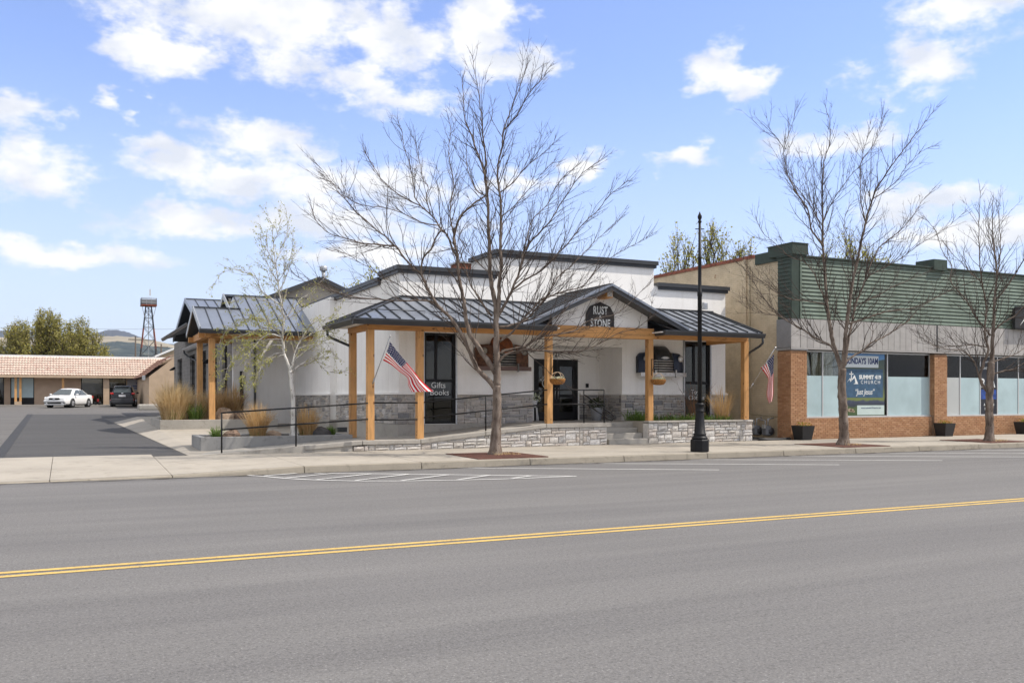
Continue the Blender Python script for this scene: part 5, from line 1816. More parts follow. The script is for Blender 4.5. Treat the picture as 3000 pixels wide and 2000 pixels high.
BIRCH = [
   (0.075,0.055,0,[(0.0,-0.01),(-0.01,0.44),(-0.01,0.99),(-0.06,1.54),(-0.08,1.85)]),
   (0.045,0.004,0.05,[(-0.08,1.83),(-0.17,2.05),(-0.24,2.26),(-0.3,2.57),(-0.32,2.81),(-0.29,3.05),(-0.28,3.26),(-0.33,3.52),(-0.37,3.71),(-0.42,4.05),(-0.45,4.35),(-0.5,4.66),(-0.55,4.94),(-0.61,5.47),(-0.65,5.99),(-0.76,6.2)]),
   (0.03,0.004,-0.3,[(-0.04,1.81),(0.2,2.0),(0.45,2.13),(0.63,2.15),(0.94,1.85),(1.15,1.79),(1.34,1.76),(1.48,1.8)]),
   (0.03,0.004,0.3,[(-0.06,1.91),(-0.01,2.19),(0.04,2.44),(0.11,2.64),(0.22,2.81),(0.4,3.13),(0.67,3.29),(0.95,3.31),(1.22,3.63),(1.29,3.95)]),
   (0.022,0.003,-0.4,[(-0.3,2.76),(-0.51,2.85),(-0.69,2.85),(-0.87,2.72),(-1.01,2.54),(-1.14,2.31),(-1.23,2.05),(-1.29,1.77)]),
   (0.024,0.003,0.2,[(-0.31,2.95),(-0.61,3.02),(-0.96,3.03),(-1.27,2.93),(-1.6,2.81),(-1.84,2.7),(-1.97,2.62),(-2.13,2.34),(-2.22,1.96)]),
   (0.02,0.003,-0.3,[(-0.36,3.67),(-0.61,3.86),(-0.89,4.09),(-1.01,4.45),(-1.37,4.57),(-1.6,4.63),(-1.89,4.52),(-2.08,4.24)]),
   (0.02,0.003,0.4,[(-0.29,3.29),(-0.04,3.57),(0.15,3.9),(0.39,4.05),(0.58,4.33),(0.77,4.52)]),
   (0.018,0.003,-0.2,[(-0.42,4.09),(-0.23,4.43),(-0.09,4.81),(0.04,5.14),(0.06,5.47),(0.02,5.57)]),
   (0.018,0.003,0.3,[(-0.45,4.33),(-0.66,4.62),(-0.85,5.0),(-0.94,5.28),(-1.04,5.57)]),
   (0.018,0.003,0.4,[(-0.3,2.76),(-0.66,3.1),(-0.94,3.29),(-1.37,3.29),(-1.7,3.14)]),
   (0.02,0.003,-0.4,[(-0.06,2.05),(0.15,2.24),(0.44,2.43),(0.82,2.62),(1.05,2.53),(1.18,2.29)]),
   (0.018,0.003,0.1,[(-0.24,2.29),(-0.42,2.34),(-0.66,2.24),(-0.89,2.0),(-1.04,1.67)]),
   (0.014,0.003,0.3,[(-0.53,4.85),(-0.42,5.28),(-0.28,5.66),(-0.25,6.04),(-0.3,6.28)]),
   (0.014,0.003,-0.3,[(-0.3,2.72),(-0.7,2.72),(-1.13,2.57),(-1.46,2.34),(-1.7,2.0),(-1.8,1.58)]),
   (0.014,0.003,0.3,[(-0.28,2.53),(-0.61,2.57),(-0.99,2.38),(-1.32,2.1),(-1.46,1.67)]),
   (0.014,0.003,0.1,[(-0.32,3.0),(-0.7,3.24),(-1.18,3.33),(-1.65,3.19),(-1.99,2.91),(-2.18,2.53)]),
   (0.014,0.003,-0.4,[(-0.23,2.29),(-0.56,2.19),(-0.85,1.91),(-0.99,1.53)]),
   (0.014,0.003,0.4,[(-0.34,3.52),(-0.7,3.76),(-1.08,3.9),(-1.46,3.95),(-1.8,3.86)]),
   (0.014,0.003,-0.3,[(0.04,2.44),(0.34,2.53),(0.72,2.62),(1.01,2.81),(1.34,2.76)]),
   (0.014,0.003,0.3,[(0.11,2.64),(0.39,2.86),(0.72,3.0),(1.05,3.05),(1.34,3.29)]),
   (0.012,0.003,-0.1,[(-0.28,3.26),(0.06,3.43),(0.39,3.67),(0.58,3.95)]),
   (0.012,0.003,0.3,[(-0.42,4.05),(-0.66,4.33),(-0.8,4.62),(-1.04,4.81)]),
   (0.012,0.003,0.2,[(-0.45,4.35),(-0.28,4.66),(-0.15,5.04),(-0.09,5.42)]),
   (0.012,0.003,-0.3,[(-0.51,4.71),(-0.68,5.09),(-0.75,5.47),(-0.87,5.76)]),
   (0.012,0.003,0.1,[(-0.61,5.42),(-0.47,5.76),(-0.42,6.09),(-0.46,6.33)]),
]
VR = Vector((math.cos(YAW), -math.sin(YAW), 0))
VF = Vector((math.sin(YAW), math.cos(YAW), 0))
UP = Vector((0, 0, 1))


def m_bark(name, cols, spots=True):
    n = NT(name)
    a = n.noise(1.0, 6, .6, n.mapped((9, 9, 3)))
    c = n.ramp(a, [(.3, cols[0]), (.5, cols[1]), (.7, cols[2])])
    if spots:
        v = n.new('ShaderNodeTexVoronoi')
        v.inputs['Scale'].default_value = 1.0
        n.link(n.mapped((11, 11, 8)), v.inputs['Vector'])
        c = n.mix(1.0, c, n.ramp(v.outputs['Distance'], [(.10, (.35, .3, .27)), (.2, (1, 1, 1))]), 'MULTIPLY')
    n.bump(n.noise(1.0, 5, .6, n.mapped((30, 30, 14))), .6, .012)
    return n.out(c, .9, spec=.15)


M['bark'] = m_bark('bark', [(.085, .065, .052), (.17, .132, .105), (.29, .24, .20)])
M['twig'] = simple('twig', (.065, .047, .037), .9, var=.25, scale=2)
M['birch_bark'] = m_bark('birch_bark', [(.10, .085, .07), (.60, .58, .54), (.72, .70, .66)])
M['birch_twig'] = simple('birch_twig', (.34, .30, .25), .9, var=.35, scale=3)


def m_leaf(name, cols):
    n = NT(name)
    r = n.geo.outputs['Random Per Island']
    c = n.ramp(r, [(i / (len(cols) - 1), k) for i, k in enumerate(cols)])
    n.out(c, .6, spec=.25)
    n.b.inputs['Subsurface Weight'].default_value = 0.0
    tr = n.new('ShaderNodeBsdfTranslucent')
    n.link(c, tr.inputs[0])
    ms = n.new('ShaderNodeMixShader')
    ms.inputs[0].default_value = .35
    n.link(n.b.outputs[0], ms.inputs[1])
    n.link(tr.outputs[0], ms.inputs[2])
    n.link(ms.outputs[0], n.t.nodes['Material Output'].inputs['Surface'])
    return n.mat


M['birch_leaf'] = m_leaf('birch_leaf', [(.36, .37, .09), (.48, .48, .14), (.55, .52, .18), (.27, .30, .07)])
M['olive_leaf'] = m_leaf('olive_leaf', [(.28, .27, .06), (.36, .33, .08), (.42, .36, .10), (.22, .23, .05), (.44, .37, .15)])
M['yellow_leaf'] = m_leaf('yellow_leaf', [(.40, .40, .09), (.50, .46, .13), (.30, .33, .07), (.52, .44, .17)])


def catmull(pts, step):
    out = []
    n = len(pts)
    for i in range(n - 1):
        p0, p1, p2, p3 = pts[max(i - 1, 0)], pts[i], pts[i + 1], pts[min(i + 2, n - 1)]
        k = max(1, int((p2 - p1).length / step))
        for j in range(k):
            t = j / k
            out.append(.5 * ((2 * p1) + (p2 - p0) * t + (2 * p0 - 5 * p1 + 4 * p2 - p3) * t * t + (3 * p1 - p0 - 3 * p2 + p3) * t * t * t))
    out.append(pts[-1])
    return out


def grow(p, d, length, r, level, rng, out, droop=0.0, wig=.20, child=(5, .42)):
    n = max(2, int(length / (.11 if level > 1 else .09)))
    pts = [p.copy()]
    q = p.copy()
    dd = d.copy()
    for i in range(n):
        dd = (dd + Vector((rng.uniform(-1, 1), rng.uniform(-1, 1), rng.uniform(-1, 1))) * wig + UP * (.045 - droop)).normalized()
        q = q + dd * (length / n)
        pts.append(q.copy())
    rads = [r * (1 - .75 * i / n) for i in range(n + 1)]
    out.append((pts, rads, level))
    if level > 0:
        m = max(1, int(length * child[0] * rng.uniform(.7, 1.3)))
        for k in range(m):
            f = rng.uniform(.15, 1.0)
            i = min(n - 1, int(f * n))
            t = (pts[i + 1] - pts[i]).normalized()
            side = t.cross(Vector((rng.uniform(-1, 1), rng.uniform(-1, 1), rng.uniform(-1, 1)))).normalized()
            an = math.radians(rng.uniform(22, 50))
            nd = t * math.cos(an) + side * math.sin(an)
            grow(pts[i], nd, length * child[1] * rng.uniform(.5, 1.15) * (1.1 - .5 * f), max(.0042, rads[i] * .66), level - 1, rng, out, droop, wig, child)


def traced_tree(name, label, base, limbs, seed, bark, twigm, group=None, spacing=.12, tl=(.7, 2.0), droop=0.0, kids=(4.0, .42), wig=.15, dens=1.0, trunk_wob=.008):
    rng = random.Random(seed)
    t = thing(name, label, 'tree', base, group=group)
    B = Vector(base)
    built = []
    skel = []
    for li, (r0, r1, ds, pts) in enumerate(limbs):
        d0 = 0.0
        if li:
            x, z = pts[0]
            best = min(built, key=lambda q: (q[0] - x) ** 2 + (q[1] - z) ** 2)
            d0 = best[2]
        loc = []
        acc = 0.0
        for i, (x, z) in enumerate(pts):
            if i:
                acc += math.hypot(x - pts[i - 1][0], z - pts[i - 1][1])
            loc.append(Vector((x, z, d0 + ds * acc * .75)))
        sm = catmull(loc, .09)
        jit = trunk_wob if li == 0 else .012
        for i in range(1, len(sm) - 1):
            sm[i] += Vector((rng.uniform(-jit, jit), rng.uniform(-jit, jit) * .5, rng.uniform(-jit, jit)))
        for q in sm:
            built.append((q.x, q.y, q.z))
        wpts = [B + VR * q.x + VF * q.z + UP * q.y for q in sm]
        n = len(wpts)
        rads = [r0 + (r1 - r0) * (i / (n - 1)) ** .62 for i in range(n)]
        for i in range(1, n - 1):
            rads[i] *= 1 + rng.uniform(-.07, .09)
        if li == 0:
            for i in range(n):
                h = (wpts[i].z - B.z)
                rads[i] += .075 * math.exp(-h / .10)
            wpts[0].z -= .05
        MB().tube(wpts, rads, 12 if li == 0 else (9 if r0 > .03 else 6)).build('trunk' if li == 0 else 'branch', bark if r0 > .012 else twigm, t)
        if li:
            skel.append((wpts, rads))
    out = []
    for wpts, rads in skel:
        n = len(wpts)
        Ltot = sum((wpts[i + 1] - wpts[i]).length for i in range(n - 1))
        acc = 0
        nxt = max(.25, Ltot * .12)
        for i in range(n - 1):
            acc += (wpts[i + 1] - wpts[i]).length
            if acc >= nxt:
                nxt += spacing * rng.uniform(.5, 1.5) / dens
                if rads[i] > .055 and rng.random() < .75:
                    continue
                f = acc / Ltot
                tn = (wpts[i + 1] - wpts[i]).normalized()
                side = tn.cross(Vector((rng.uniform(-1, 1), rng.uniform(-1, 1), rng.uniform(-1, 1)))).normalized()
                an = math.radians(rng.uniform(18, 46))
                d = (tn * math.cos(an) + side * math.sin(an) + UP * .12).normalized()
                L_ = rng.uniform(*tl) * (1.2 - .85 * f)
                grow(wpts[i], d, L_, min(.013, max(.0065, rads[i] * .55)), 2, rng, out, droop, wig, kids)
        # tip
        tn = (wpts[-1] - wpts[-2]).normalized()
        for q in range(3):
            d = (tn + Vector((rng.uniform(-.5, .5), rng.uniform(-.5, .5), rng.uniform(-.4, .5)))).normalized()
            grow(wpts[-1], d, rng.uniform(.2, .5), .0045, 1, rng, out, droop, wig, kids)
    tw_ = MB()
    for pts, rads, lv in out:
        tw_.tube(pts, rads, 5 if lv == 2 else 3, cap=False)
    o = tw_.build('twigs', twigm, t)
    o['kind'] = 'stuff'
    return t, out


TREE_GROUP = 'bare street trees in the pavement'
traced_tree('street_tree', 'largest bare street tree with many limbs in front of the white shop', (9.75, 21.1, .165), TREE_A, 5, M['bark'], M['twig'], TREE_GROUP)
traced_tree('street_tree', 'bare upright street tree in front of the green church siding', (21.25, 20.75, .165), TREE_B, 9, M['bark'], M['twig'], TREE_GROUP, spacing=.135)
traced_tree('street_tree', 'smaller bare street tree at the right edge by the dark poster', (27.6, 20.55, .165), TREE_C, 12, M['bark'], M['twig'], TREE_GROUP, spacing=.15)
bt_, bout = traced_tree('birch_tree', 'young white barked birch with fresh yellow green leaves in the concrete planter', (5.72, 25.85, .52), BIRCH, 17, M['birch_bark'], M['birch_twig'],
                        spacing=.045, tl=(.35, .95), droop=.032, kids=(5, .45), wig=.15, trunk_wob=.004)
rl = random.Random(31)


def leaf_quad(m, p, size, rng):
    a = Vector((rng.uniform(-1, 1), rng.uniform(-1, 1), rng.uniform(-1, .2))).normalized()
    b = a.orthogonal().normalized()
    b.rotate(Matrix.Rotation(rng.uniform(0, 6.28), 3, a))
    q = p + a * size
    m.add([p, p + a * size * .5 + b * size * .36, q, p + a * size * .5 - b * size * .36], [(0, 1, 2, 3)])


lv_ = MB()
for pts, rads, level in bout:
    if level == 2 and rl.random() < .3:
        continue
    for p in pts[1:]:
        h = p.z
        low = 1.0 if h < 4.2 else .5
        left = 1.6 if (p - Vector((5.72, 25.85, 0))).dot(VR) < -.4 else .9
        for _k in range(3):
            if rl.random() < .62 * low * left:
                leaf_quad(lv_, p + Vector((rl.uniform(-1, 1), rl.uniform(-1, 1), rl.uniform(-1, .5))) * .035, rl.uniform(.028, .052), rl)
o = lv_.build('leaves', M['birch_leaf'], bt_)
o['kind'] = 'stuff'


def shoot_tree(name, label, loc, top, width, seed, leafm, nshoot=26, leaf=(.16, .3), per=55, group=None, trunk_r=.25, round_=.75, low=.25):
    """multi-stemmed spring tree: a fan of rising shoots carrying young leaves"""
    rng = random.Random(seed)
    t = thing(name, label, 'tree', loc, group=group)
    B = Vector(loc)
    H = top - loc[2]
    tr = MB()
    tr.tube([B - UP * .2, B + UP * H * .12, B + UP * H * .3], [trunk_r * 1.2, trunk_r, trunk_r * .7], 9)
    tr.build('trunk', M['bark'], t)
    br = MB()
    lf = MB()
    for i in range(nshoot):
        az = rng.uniform(0, 6.28)
        sp = math.sqrt(rng.random())
        tip = B + Vector((math.cos(az) * sp * width, math.sin(az) * sp * width, H * (1 - (1 - round_) * 0 - (sp ** 2) * round_ * .62) * rng.uniform(.88, 1.03)))
        s0 = B + UP * H * rng.uniform(.08, .3)
        mid = s0.lerp(tip, .45) + Vector((math.cos(az), math.sin(az), 0)) * width * .16 * sp - UP * H * .03
        pts = catmull([s0, mid, tip], .5)
        for k in range(1, len(pts) - 1):
            pts[k] += Vector((rng.uniform(-1, 1), rng.uniform(-1, 1), rng.uniform(-1, 1))) * .12
        n = len(pts)
        br.tube(pts, [.006 * H * (1 - .85 * k / n) + .008 for k in range(n)], 5, cap=False)
        for k in range(max(1, int(n * .12)), n):
            for q in range(5):
                d = ((pts[k] - pts[k - 1]).normalized() + Vector((rng.uniform(-1, 1), rng.uniform(-1, 1), rng.uniform(-.2, 1))) * .8).normalized()
                L_ = rng.uniform(.5, 1.3) * H / 9
                e = pts[k] + d * L_
                br.tube([pts[k], pts[k].lerp(e, .5) + UP * .04, e], [.011, .008, .004], 3, cap=False)
                for z in range(per // 8):
                    f = rng.uniform(.2, 1.0)
                    if rng.random() < low + (1 - low) * rng.random():
                        pp = pts[k].lerp(e, f) + Vector((rng.uniform(-1, 1), rng.uniform(-1, 1), rng.uniform(-1, 1))) * .10 * H / 9
                        leaf_quad(lf, pp, rng.uniform(*leaf), rng)
    b = br.build('branches', M['twig'], t)
    b['kind'] = 'stuff'
    l = lf.build('crown', leafm, t)
    l['kind'] = 'stuff'
    return t


BG = 'spring trees in the background'
shoot_tree('round_tree', 'broad olive green tree behind the tiled roof, the larger left one', (-3.0, 124, .97), 11.6, 4.4, 3, M['olive_leaf'], 80, (.12, .24), 90, BG, .35)
shoot_tree('round_tree', 'olive green round tree behind the tiled roof, the right one nearer the tower', (1.35, 121.5, .97), 10.6, 3.4, 4, M['olive_leaf'], 56, (.12, .24), 90, BG, .3)
shoot_tree('round_tree', 'yellow green tree rising behind the tan brick wall, left of the lamp post', (28.9, 39.6, .3), 9.7, 1.25, 6, M['yellow_leaf'], 16, (.09, .17), 56, BG, .15, .4)
shoot_tree('round_tree', 'yellow green tree rising behind the tan brick wall, right beside the lamp post', (30.6, 38.9, .3), 10.1, 1.0, 7, M['yellow_leaf'], 15, (.09, .17), 56, BG, .15, .4)
shoot_tree('round_tree', 'yellow green tree rising behind the tan brick wall, rightmost of three', (31.9, 38.2, .3), 9.75, 1.05, 8, M['yellow_leaf'], 15, (.09, .17), 56, BG, .15, .4)
shoot_tree('round_tree', 'yellow green tree top behind the green siding left of the bare crown', (41.6, 41.0, .3), 11.0, 1.5, 9, M['yellow_leaf'], 16, (.10, .18), 56, BG, .15, .4)
shoot_tree('round_tree', 'low yellow green tree top behind the green siding right of the bare crown', (43.6, 40.2, .3), 10.4, 1.3, 10, M['yellow_leaf'], 13, (.10, .18), 56, BG, .15, .4)
shoot_tree('round_tree', 'small yellow green tree top behind the shop side parapet', (17.3, 58.3, .5), 10.0, 1.7, 13, M['yellow_leaf'], 18, (.10, .2), 60, BG, .15, .5)

# ------------------------------------------------------------------ planters, grasses, stones
M['grass_tan'] = m_leaf('grass_tan', [(.58, .43, .22), (.68, .53, .31), (.48, .33, .15), (.72, .59, .38)])
M['grass_rust'] = m_leaf('grass_rust', [(.58, .38, .17), (.66, .47, .25), (.48, .30, .12), (.70, .55, .33)])
M['grass_green'] = m_leaf('grass_green', [(.09, .18, .03), (.16, .26, .045), (.22, .29, .075), (.11, .19, .05)])
M['rock'] = simple('rock', (.24, .165, .12), .9, var=.4, scale=5, bump=.9, bscale=14, bdist=.03)
M['rock_pale'] = simple('rock_pale', (.38, .28, .20), .9, var=.3, scale=4, bump=.9, bscale=14, bdist=.03)
M['rock_dark'] = simple('rock_dark', (.085, .08, .08), .9, var=.35, scale=5, bump=.9, bscale=14, bdist=.03)


def blades(m, base, h, r, n, rng, width=.008, spread=.55, curl=.35):
    B = Vector(base)
    for i in range(n):
        az = rng.uniform(0, 6.28)
        rr = r * math.sqrt(rng.random()) * .45
        p = B + Vector((math.cos(az) * rr, math.sin(az) * rr, 0))
        a2 = az + rng.uniform(-.9, .9)
        d = Vector((math.cos(a2), math.sin(a2), 0))
        ln = spread * (rng.random() ** 1.1) * 1.35
        hh = h * rng.uniform(.45, 1.12) * (1.0 - .25 * ln)
        arch = rng.uniform(.0, 1.0) * curl
        q1 = p + d * (hh * ln * .22) + UP * hh * .45
        q2 = p + d * (hh * ln * .60) + UP * hh * (.84 - ln * .08)
        q3 = p + d * (hh * ln * (1.0 + arch)) + UP * hh * (1.06 - ln * .22 - arch * ln * .7)
        s = Vector((-d.y, d.x, 0))
        s = (s + d * rng.uniform(-1, 1)).normalized() * width * rng.uniform(.5, 1.2)
        m.add([p - s, p + s, q1 + s, q1 - s, q2 + s * .9, q2 - s * .9, q3], [(0, 1, 2, 3), (3, 2, 4, 5), (5, 4, 6)])


def grass(name, label, loc, h, r, n, mat, seed, green=0, group=None, width=.008, spread=.55):
    rng = random.Random(seed)
    t = thing(name, label, 'grass', loc, group=group)
    m = MB()
    blades(m, loc, h, r, n, rng, width, spread)
    m.build('dry_blades', mat, t)['kind'] = 'stuff'
    if green:
        m = MB()
        blades(m, loc, h * .33, r * 1.1, green, rng, width, .8)
        m.build('green_blades', M['grass_green'], t)['kind'] = 'stuff'
    return t


def planter(name, label, x0, x1, y0, y1, zt_, th=.16):
    t = thing(name, label, 'planter', ((x0 + x1) / 2, y0, .2))
    for nm, a in (('front_wall', (x0, x1, y0, y0 + th)), ('rear_wall', (x0, x1, y1 - th, y1)), ('side_wall', (x0, x0 + th, y0 + th, y1 - th)), ('side_wall', (x1 - th, x1, y0 + th, y1 - th))):
        MB().box(*a, .0, zt_).build(nm, M['concrete_grey'] if zt_ < .6 else M['concrete'], t, bevel=.015)
    MB().box(x0 + th, x1 - th, y0 + th, y1 - th, .1, zt_ - .05).build('soil', M['soil'], t)
    return t


planter('concrete_planter', 'stained concrete planter at the ramp holding the birch', 3.17, 7.28, 25.36, 27.3, .56)
planter('concrete_planter', 'pale concrete planter with tall dry grasses by the driveway', 3.05, 7.3, 35.72, 39.9, .79)
planter('concrete_planter', 'far end of the concrete planter along the block wall', 3.9, 6.1, 39.95, 47.0, .75)
GG = 'dry ornamental grasses'
GR = [((4.75, 25.95, .5), .98, .45, 360, 'grass_rust', 60, 'tall golden dry grass left of the birch trunk in the planter'),
      ((6.15, 26.1, .5), .92, .42, 330, 'grass_rust', 40, 'tall golden dry grass right of the birch trunk in the planter'),
      ((3.5, 36.15, .73), 1.5, .75, 520, 'grass_tan', 60, 'large pale dry grass at the driveway corner of the planter'),
      ((3.85, 36.5, .73), 1.4, .6, 380, 'grass_tan', 0, 'pale dry grass second from the driveway corner'),
      ((4.35, 36.3, .73), .75, .5, 120, 'grass_green', 0, 'green grass clump among the pale dry grasses in front of the post'),
      ((5.3, 37.40, .73), 1.25, .55, 340, 'grass_rust', 0, 'rusty dry grass just right of the tall front timber post'),
      ((5.9, 37.70, .73), 1.45, .6, 380, 'grass_rust', 0, 'rusty dry grass by the dark rocks under the side porch'),
      ((4.3, 41.0, .7), 1.5, .7, 420, 'grass_tan', 0, 'pale dry grass further back along the block wall'),
      ((4.6, 43.5, .7), 1.5, .7, 380, 'grass_tan', 30, 'pale dry grass furthest back along the block wall'),
      ((4.9, 37.60, .73), 1.2, .5, 280, 'grass_tan', 0, 'pale dry grass between the two timber posts'),
      ((3.62, 25.75, .5), .36, .25, 130, 'grass_green', 60, 'small green tuft behind the first railing post'),
      ((6.85, 26.1, .5), .34, .22, 130, 'grass_green', 40, 'small green tuft beside the dark boulder'),
      ((20.05, 25.0, .8), 1.25, .45, 150, 'grass_rust', 30, 'upright golden grass beside the right porch post')]
for i, (loc, h, r, n_, mm, gr, lab) in enumerate(GR):
    w_ = .005 if loc[1] < 30 else .007
    grass('ornamental_grass', lab, loc, h, r, int(n_ * 1.9), M[mm], 40 + i, gr, GG, w_, .62 if h > .5 else .8)
ROCKS = [((4.05, 25.9, .53), .26, .2, .2, 'rock', 'reddish brown boulder left of the golden grass in the ramp planter'), ((5.25, 26.3, .53), .26, .2, .15, 'rock_pale', 'pale flat rock just left of the birch trunk'),
         ((6.55, 26.0, .53), .30, .24, .24, 'rock_dark', 'dark grey boulder in the ramp planter near the porch post'), ((5.45, 36.5, .74), .42, .35, .46, 'rock_pale', 'tall tan boulder right of the side porch post'),
         ((6.1, 36.6, .74), .45, .35, .3, 'rock', 'wide brown boulder under the side porch'), ((6.75, 36.5, .74), .35, .3, .22, 'rock_pale', 'low tan boulder at the right end of the pale planter'),
         ((3.55, 36.1, .76), .18, .15, .16, 'rock', 'small reddish rock at the foot of the pale grass')]
for i, (loc, a, b, c, mm, lab) in enumerate(ROCKS):
    m = MB()
    m.blob(loc, a, b, c, random.Random(70 + i), .16, 9, 6)
    tag(m.build('boulder', M[mm]), lab, 'rock', 'planter boulders')
# planting in the stone planter: low green leaves and small flowers
rng = random.Random(90)
m = MB()
for i in range(150):
    x, y = rng.uniform(16.6, 20.25), rng.uniform(24.36, 25.9)
    if i < 36:
        x, y = rng.uniform(16.55, 17.0), rng.uniform(24.4, 25.7)
    blades(m, (x, y, .79), rng.uniform(.20, .36) if i > 36 else rng.uniform(.34, .5), .10, 14, rng, .008, .7)
o = m.build('bedding_plants', M['grass_green'])
o['kind'] = 'stuff'
o['label'] = 'low green bedding plants filling the stone planter'
o['category'] = 'plants'
M['petal'] = m_leaf('petal', [(.55, .5, .45), (.55, .18, .10), (.16, .14, .42), (.6, .42, .12), (.5, .4, .45)])
m = MB()
for i in range(70):
    p = Vector((rng.uniform(17.2, 20.2), rng.uniform(24.4, 25.6), rng.uniform(.95, 1.10)))
    for k in range(4):
        leaf_quad(m, p, .035, rng)
o = m.build('bed_flowers', M['petal'])
o['kind'] = 'stuff'
o['label'] = 'small scattered flowers among the planter greenery'
o['category'] = 'flowers'
sh_ = thing('bare_shrub', 'thin bare shrub with rusty twigs in front of the right shop window', 'shrub', (19.25, 25.5, .8))
out = []
rs2 = random.Random(12)
for i in range(16):
    d = Vector((rs2.uniform(-.5, .5), rs2.uniform(-.4, .4), 1)).normalized()
    grow(Vector((19.25 + rs2.uniform(-.1, .1), 25.5, .78)), d, rs2.uniform(.8, 1.55), .008, 2, rs2, out, 0, .15, (5, .35))
m = MB()
for pts, rads, lv in out:
    m.tube(pts, rads, 3, cap=False)
m.build('twigs', simple('rust_twig', (.20, .10, .05), .9, var=.3), sh_)['kind'] = 'stuff'

# ------------------------------------------------------------------ railings
def railing(name, label, rails, posts, r=.021, extra=None):
    t = thing(name, label, 'railing', rails[0][0])
    for pts in rails:
        MB().tube(pts, r, 8).build('rail', M['black'], t)
    for (x, y, z0, z1) in posts:
        MB().tube([(x, y, z0), (x, y, z1)], r, 8).build('rail_post', M['black'], t)
    if extra:
        extra(t)
    return t


RG = 24.16
railing('railing', 'black two bar ramp railing left of the porch, ending in a free post', [[(3.53, RG, 1.22), (7.36, RG, 1.455)], [(3.53, RG, .79), (7.36, RG, 1.02)]], [(3.53, RG, .2, 1.235), (5.41, RG, .32, 1.34)])
railing('railing', 'short level black railing between the two left porch posts', [[(7.55, RG, 1.465), (8.78, RG, 1.465)], [(7.55, RG, 1.0), (8.78, RG, 1.0)]], [])
railing('railing', 'sloping black railing behind the big tree between two porch posts', [[(8.98, RG, 1.475), (10.87, RG, 1.655), (12.87, RG, 1.835)], [(8.98, RG, 1.05), (10.87, RG, 1.23), (12.87, RG, 1.41)]], [(10.87, RG, .62, 1.655)])


def loops(t):
    p = [(14.22, RG + .12, 1.78), (14.20, RG + .12, 1.60), (14.22, RG + .12, 1.46), (15.0, RG - .02, .95), (15.10, RG - .04, .90), (15.16, RG - .05, .95), (15.16, RG - .05, 1.05), (15.08, RG - .04, 1.13), (14.22, RG + .12, 1.70)]
    MB().tube(p, .02, 8).build('handrail_loop', M['black'], t)


railing('railing', 'level black entrance railing with a looped stair handrail', [[(13.07, RG, 1.84), (14.86, RG, 1.84)], [(13.07, RG, 1.41), (14.86, RG, 1.41)]], [(14.21, RG + .12, .82, 1.84), (14.86, RG, .82, 1.85)], .021, loops)

# ------------------------------------------------------------------ lamp post
lp = thing('lamp_post', 'tall black fluted lamp post without lantern by the kerb', 'lamp post', (15.3, 20.0, .165))
lc = (15.3, 20.0, .165)
MB().lathe(lc, [(.255, 0), (.255, .30), (.235, .315), (.235, .33)], 8, False).build('base', M['black'], lp, bevel=.006)
MB().lathe(lc, [(.19, .33), (.215, .345), (.215, .37), (.185, .39), (.165, .43), (.175, .45), (.175, .47), (.15, .49), (.11, 1.02), (.108, 1.05), (.125, 1.07), (.125, 1.09), (.112, 1.10),
                (.116, 1.22), (.13, 1.24), (.13, 1.27), (.085, 1.30)], 20).build('pedestal', M['black'], lp)
MB().lathe(lc, [(.06, 1.30), (.056, 4.15), (.066, 4.17), (.066, 4.28), (.05, 4.30), (.046, 5.15), (.056, 5.17), (.056, 5.22), (.042, 5.24), (.034, 6.12)], 16).build('pole', M['black'], lp)
MB().bar((15.3 - .11, 20.05, 6.13), (15.3 + .11, 19.95, 6.13), .022, .022).build('ladder_bar', M['black'], lp)
MB().lathe(lc, [(.034, 6.12), (.05, 6.15), (.05, 6.18), (.03, 6.20), (.055, 6.26), (.058, 6.31), (.03, 6.37), (.008, 6.43)], 14).build('finial', M['black'], lp)

# ------------------------------------------------------------------ flags
n = NT('flag_cloth')
uvn = n.new('ShaderNodeUVMap')
sp = n.new('ShaderNodeSeparateXYZ')
n.link(uvn.outputs[0], sp.inputs[0])
U, V = sp.outputs['X'], sp.outputs['Y']
st = n.math('FLOOR', n.math('MULTIPLY', V, 13.0))
odd = n.math('MODULO', st, 2.0)
red, wht, blu = (.56, .018, .03), (.84, .81, .78), (.016, .026, .10)
cst = n.mix(odd, red, wht)
inc = n.math('MULTIPLY', n.math('LESS_THAN', U, .4), n.math('GREATER_THAN', V, 6.0 / 13))
# star rows
su = n.math('MULTIPLY', U, 11 / .4 / 1.0)
sv = n.math('MULTIPLY', n.math('SUBTRACT', V, 6.0 / 13), 9 / (7 / 13.0))
fu = n.math('SUBTRACT', n.math('FRACT', su), .5)
fv = n.math('SUBTRACT', n.math('FRACT', sv), .5)
chk = n.math('MODULO', n.math('ADD', n.math('FLOOR', su), n.math('FLOOR', sv)), 2.0)
dist = n.math('ADD', n.math('MULTIPLY', fu, fu), n.math('MULTIPLY', fv, fv))
star = n.math('MULTIPLY', n.math('LESS_THAN', dist, .085), n.math('LESS_THAN', chk, .5))
can = n.mix(star, blu, wht)
fc = n.mix(inc, cst, can)
n.out(fc, .8, spec=.15)
tr = n.new('ShaderNodeBsdfTranslucent')
n.link(fc, tr.inputs[0])
ms = n.new('ShaderNodeMixShader')
ms.inputs[0].default_value = .15
n.link(n.b.outputs[0], ms.inputs[1])
n.link(tr.outputs[0], ms.inputs[2])
n.link(ms.outputs[0], n.t.nodes['Material Output'].inputs['Surface'])
M['flag'] = n.mat


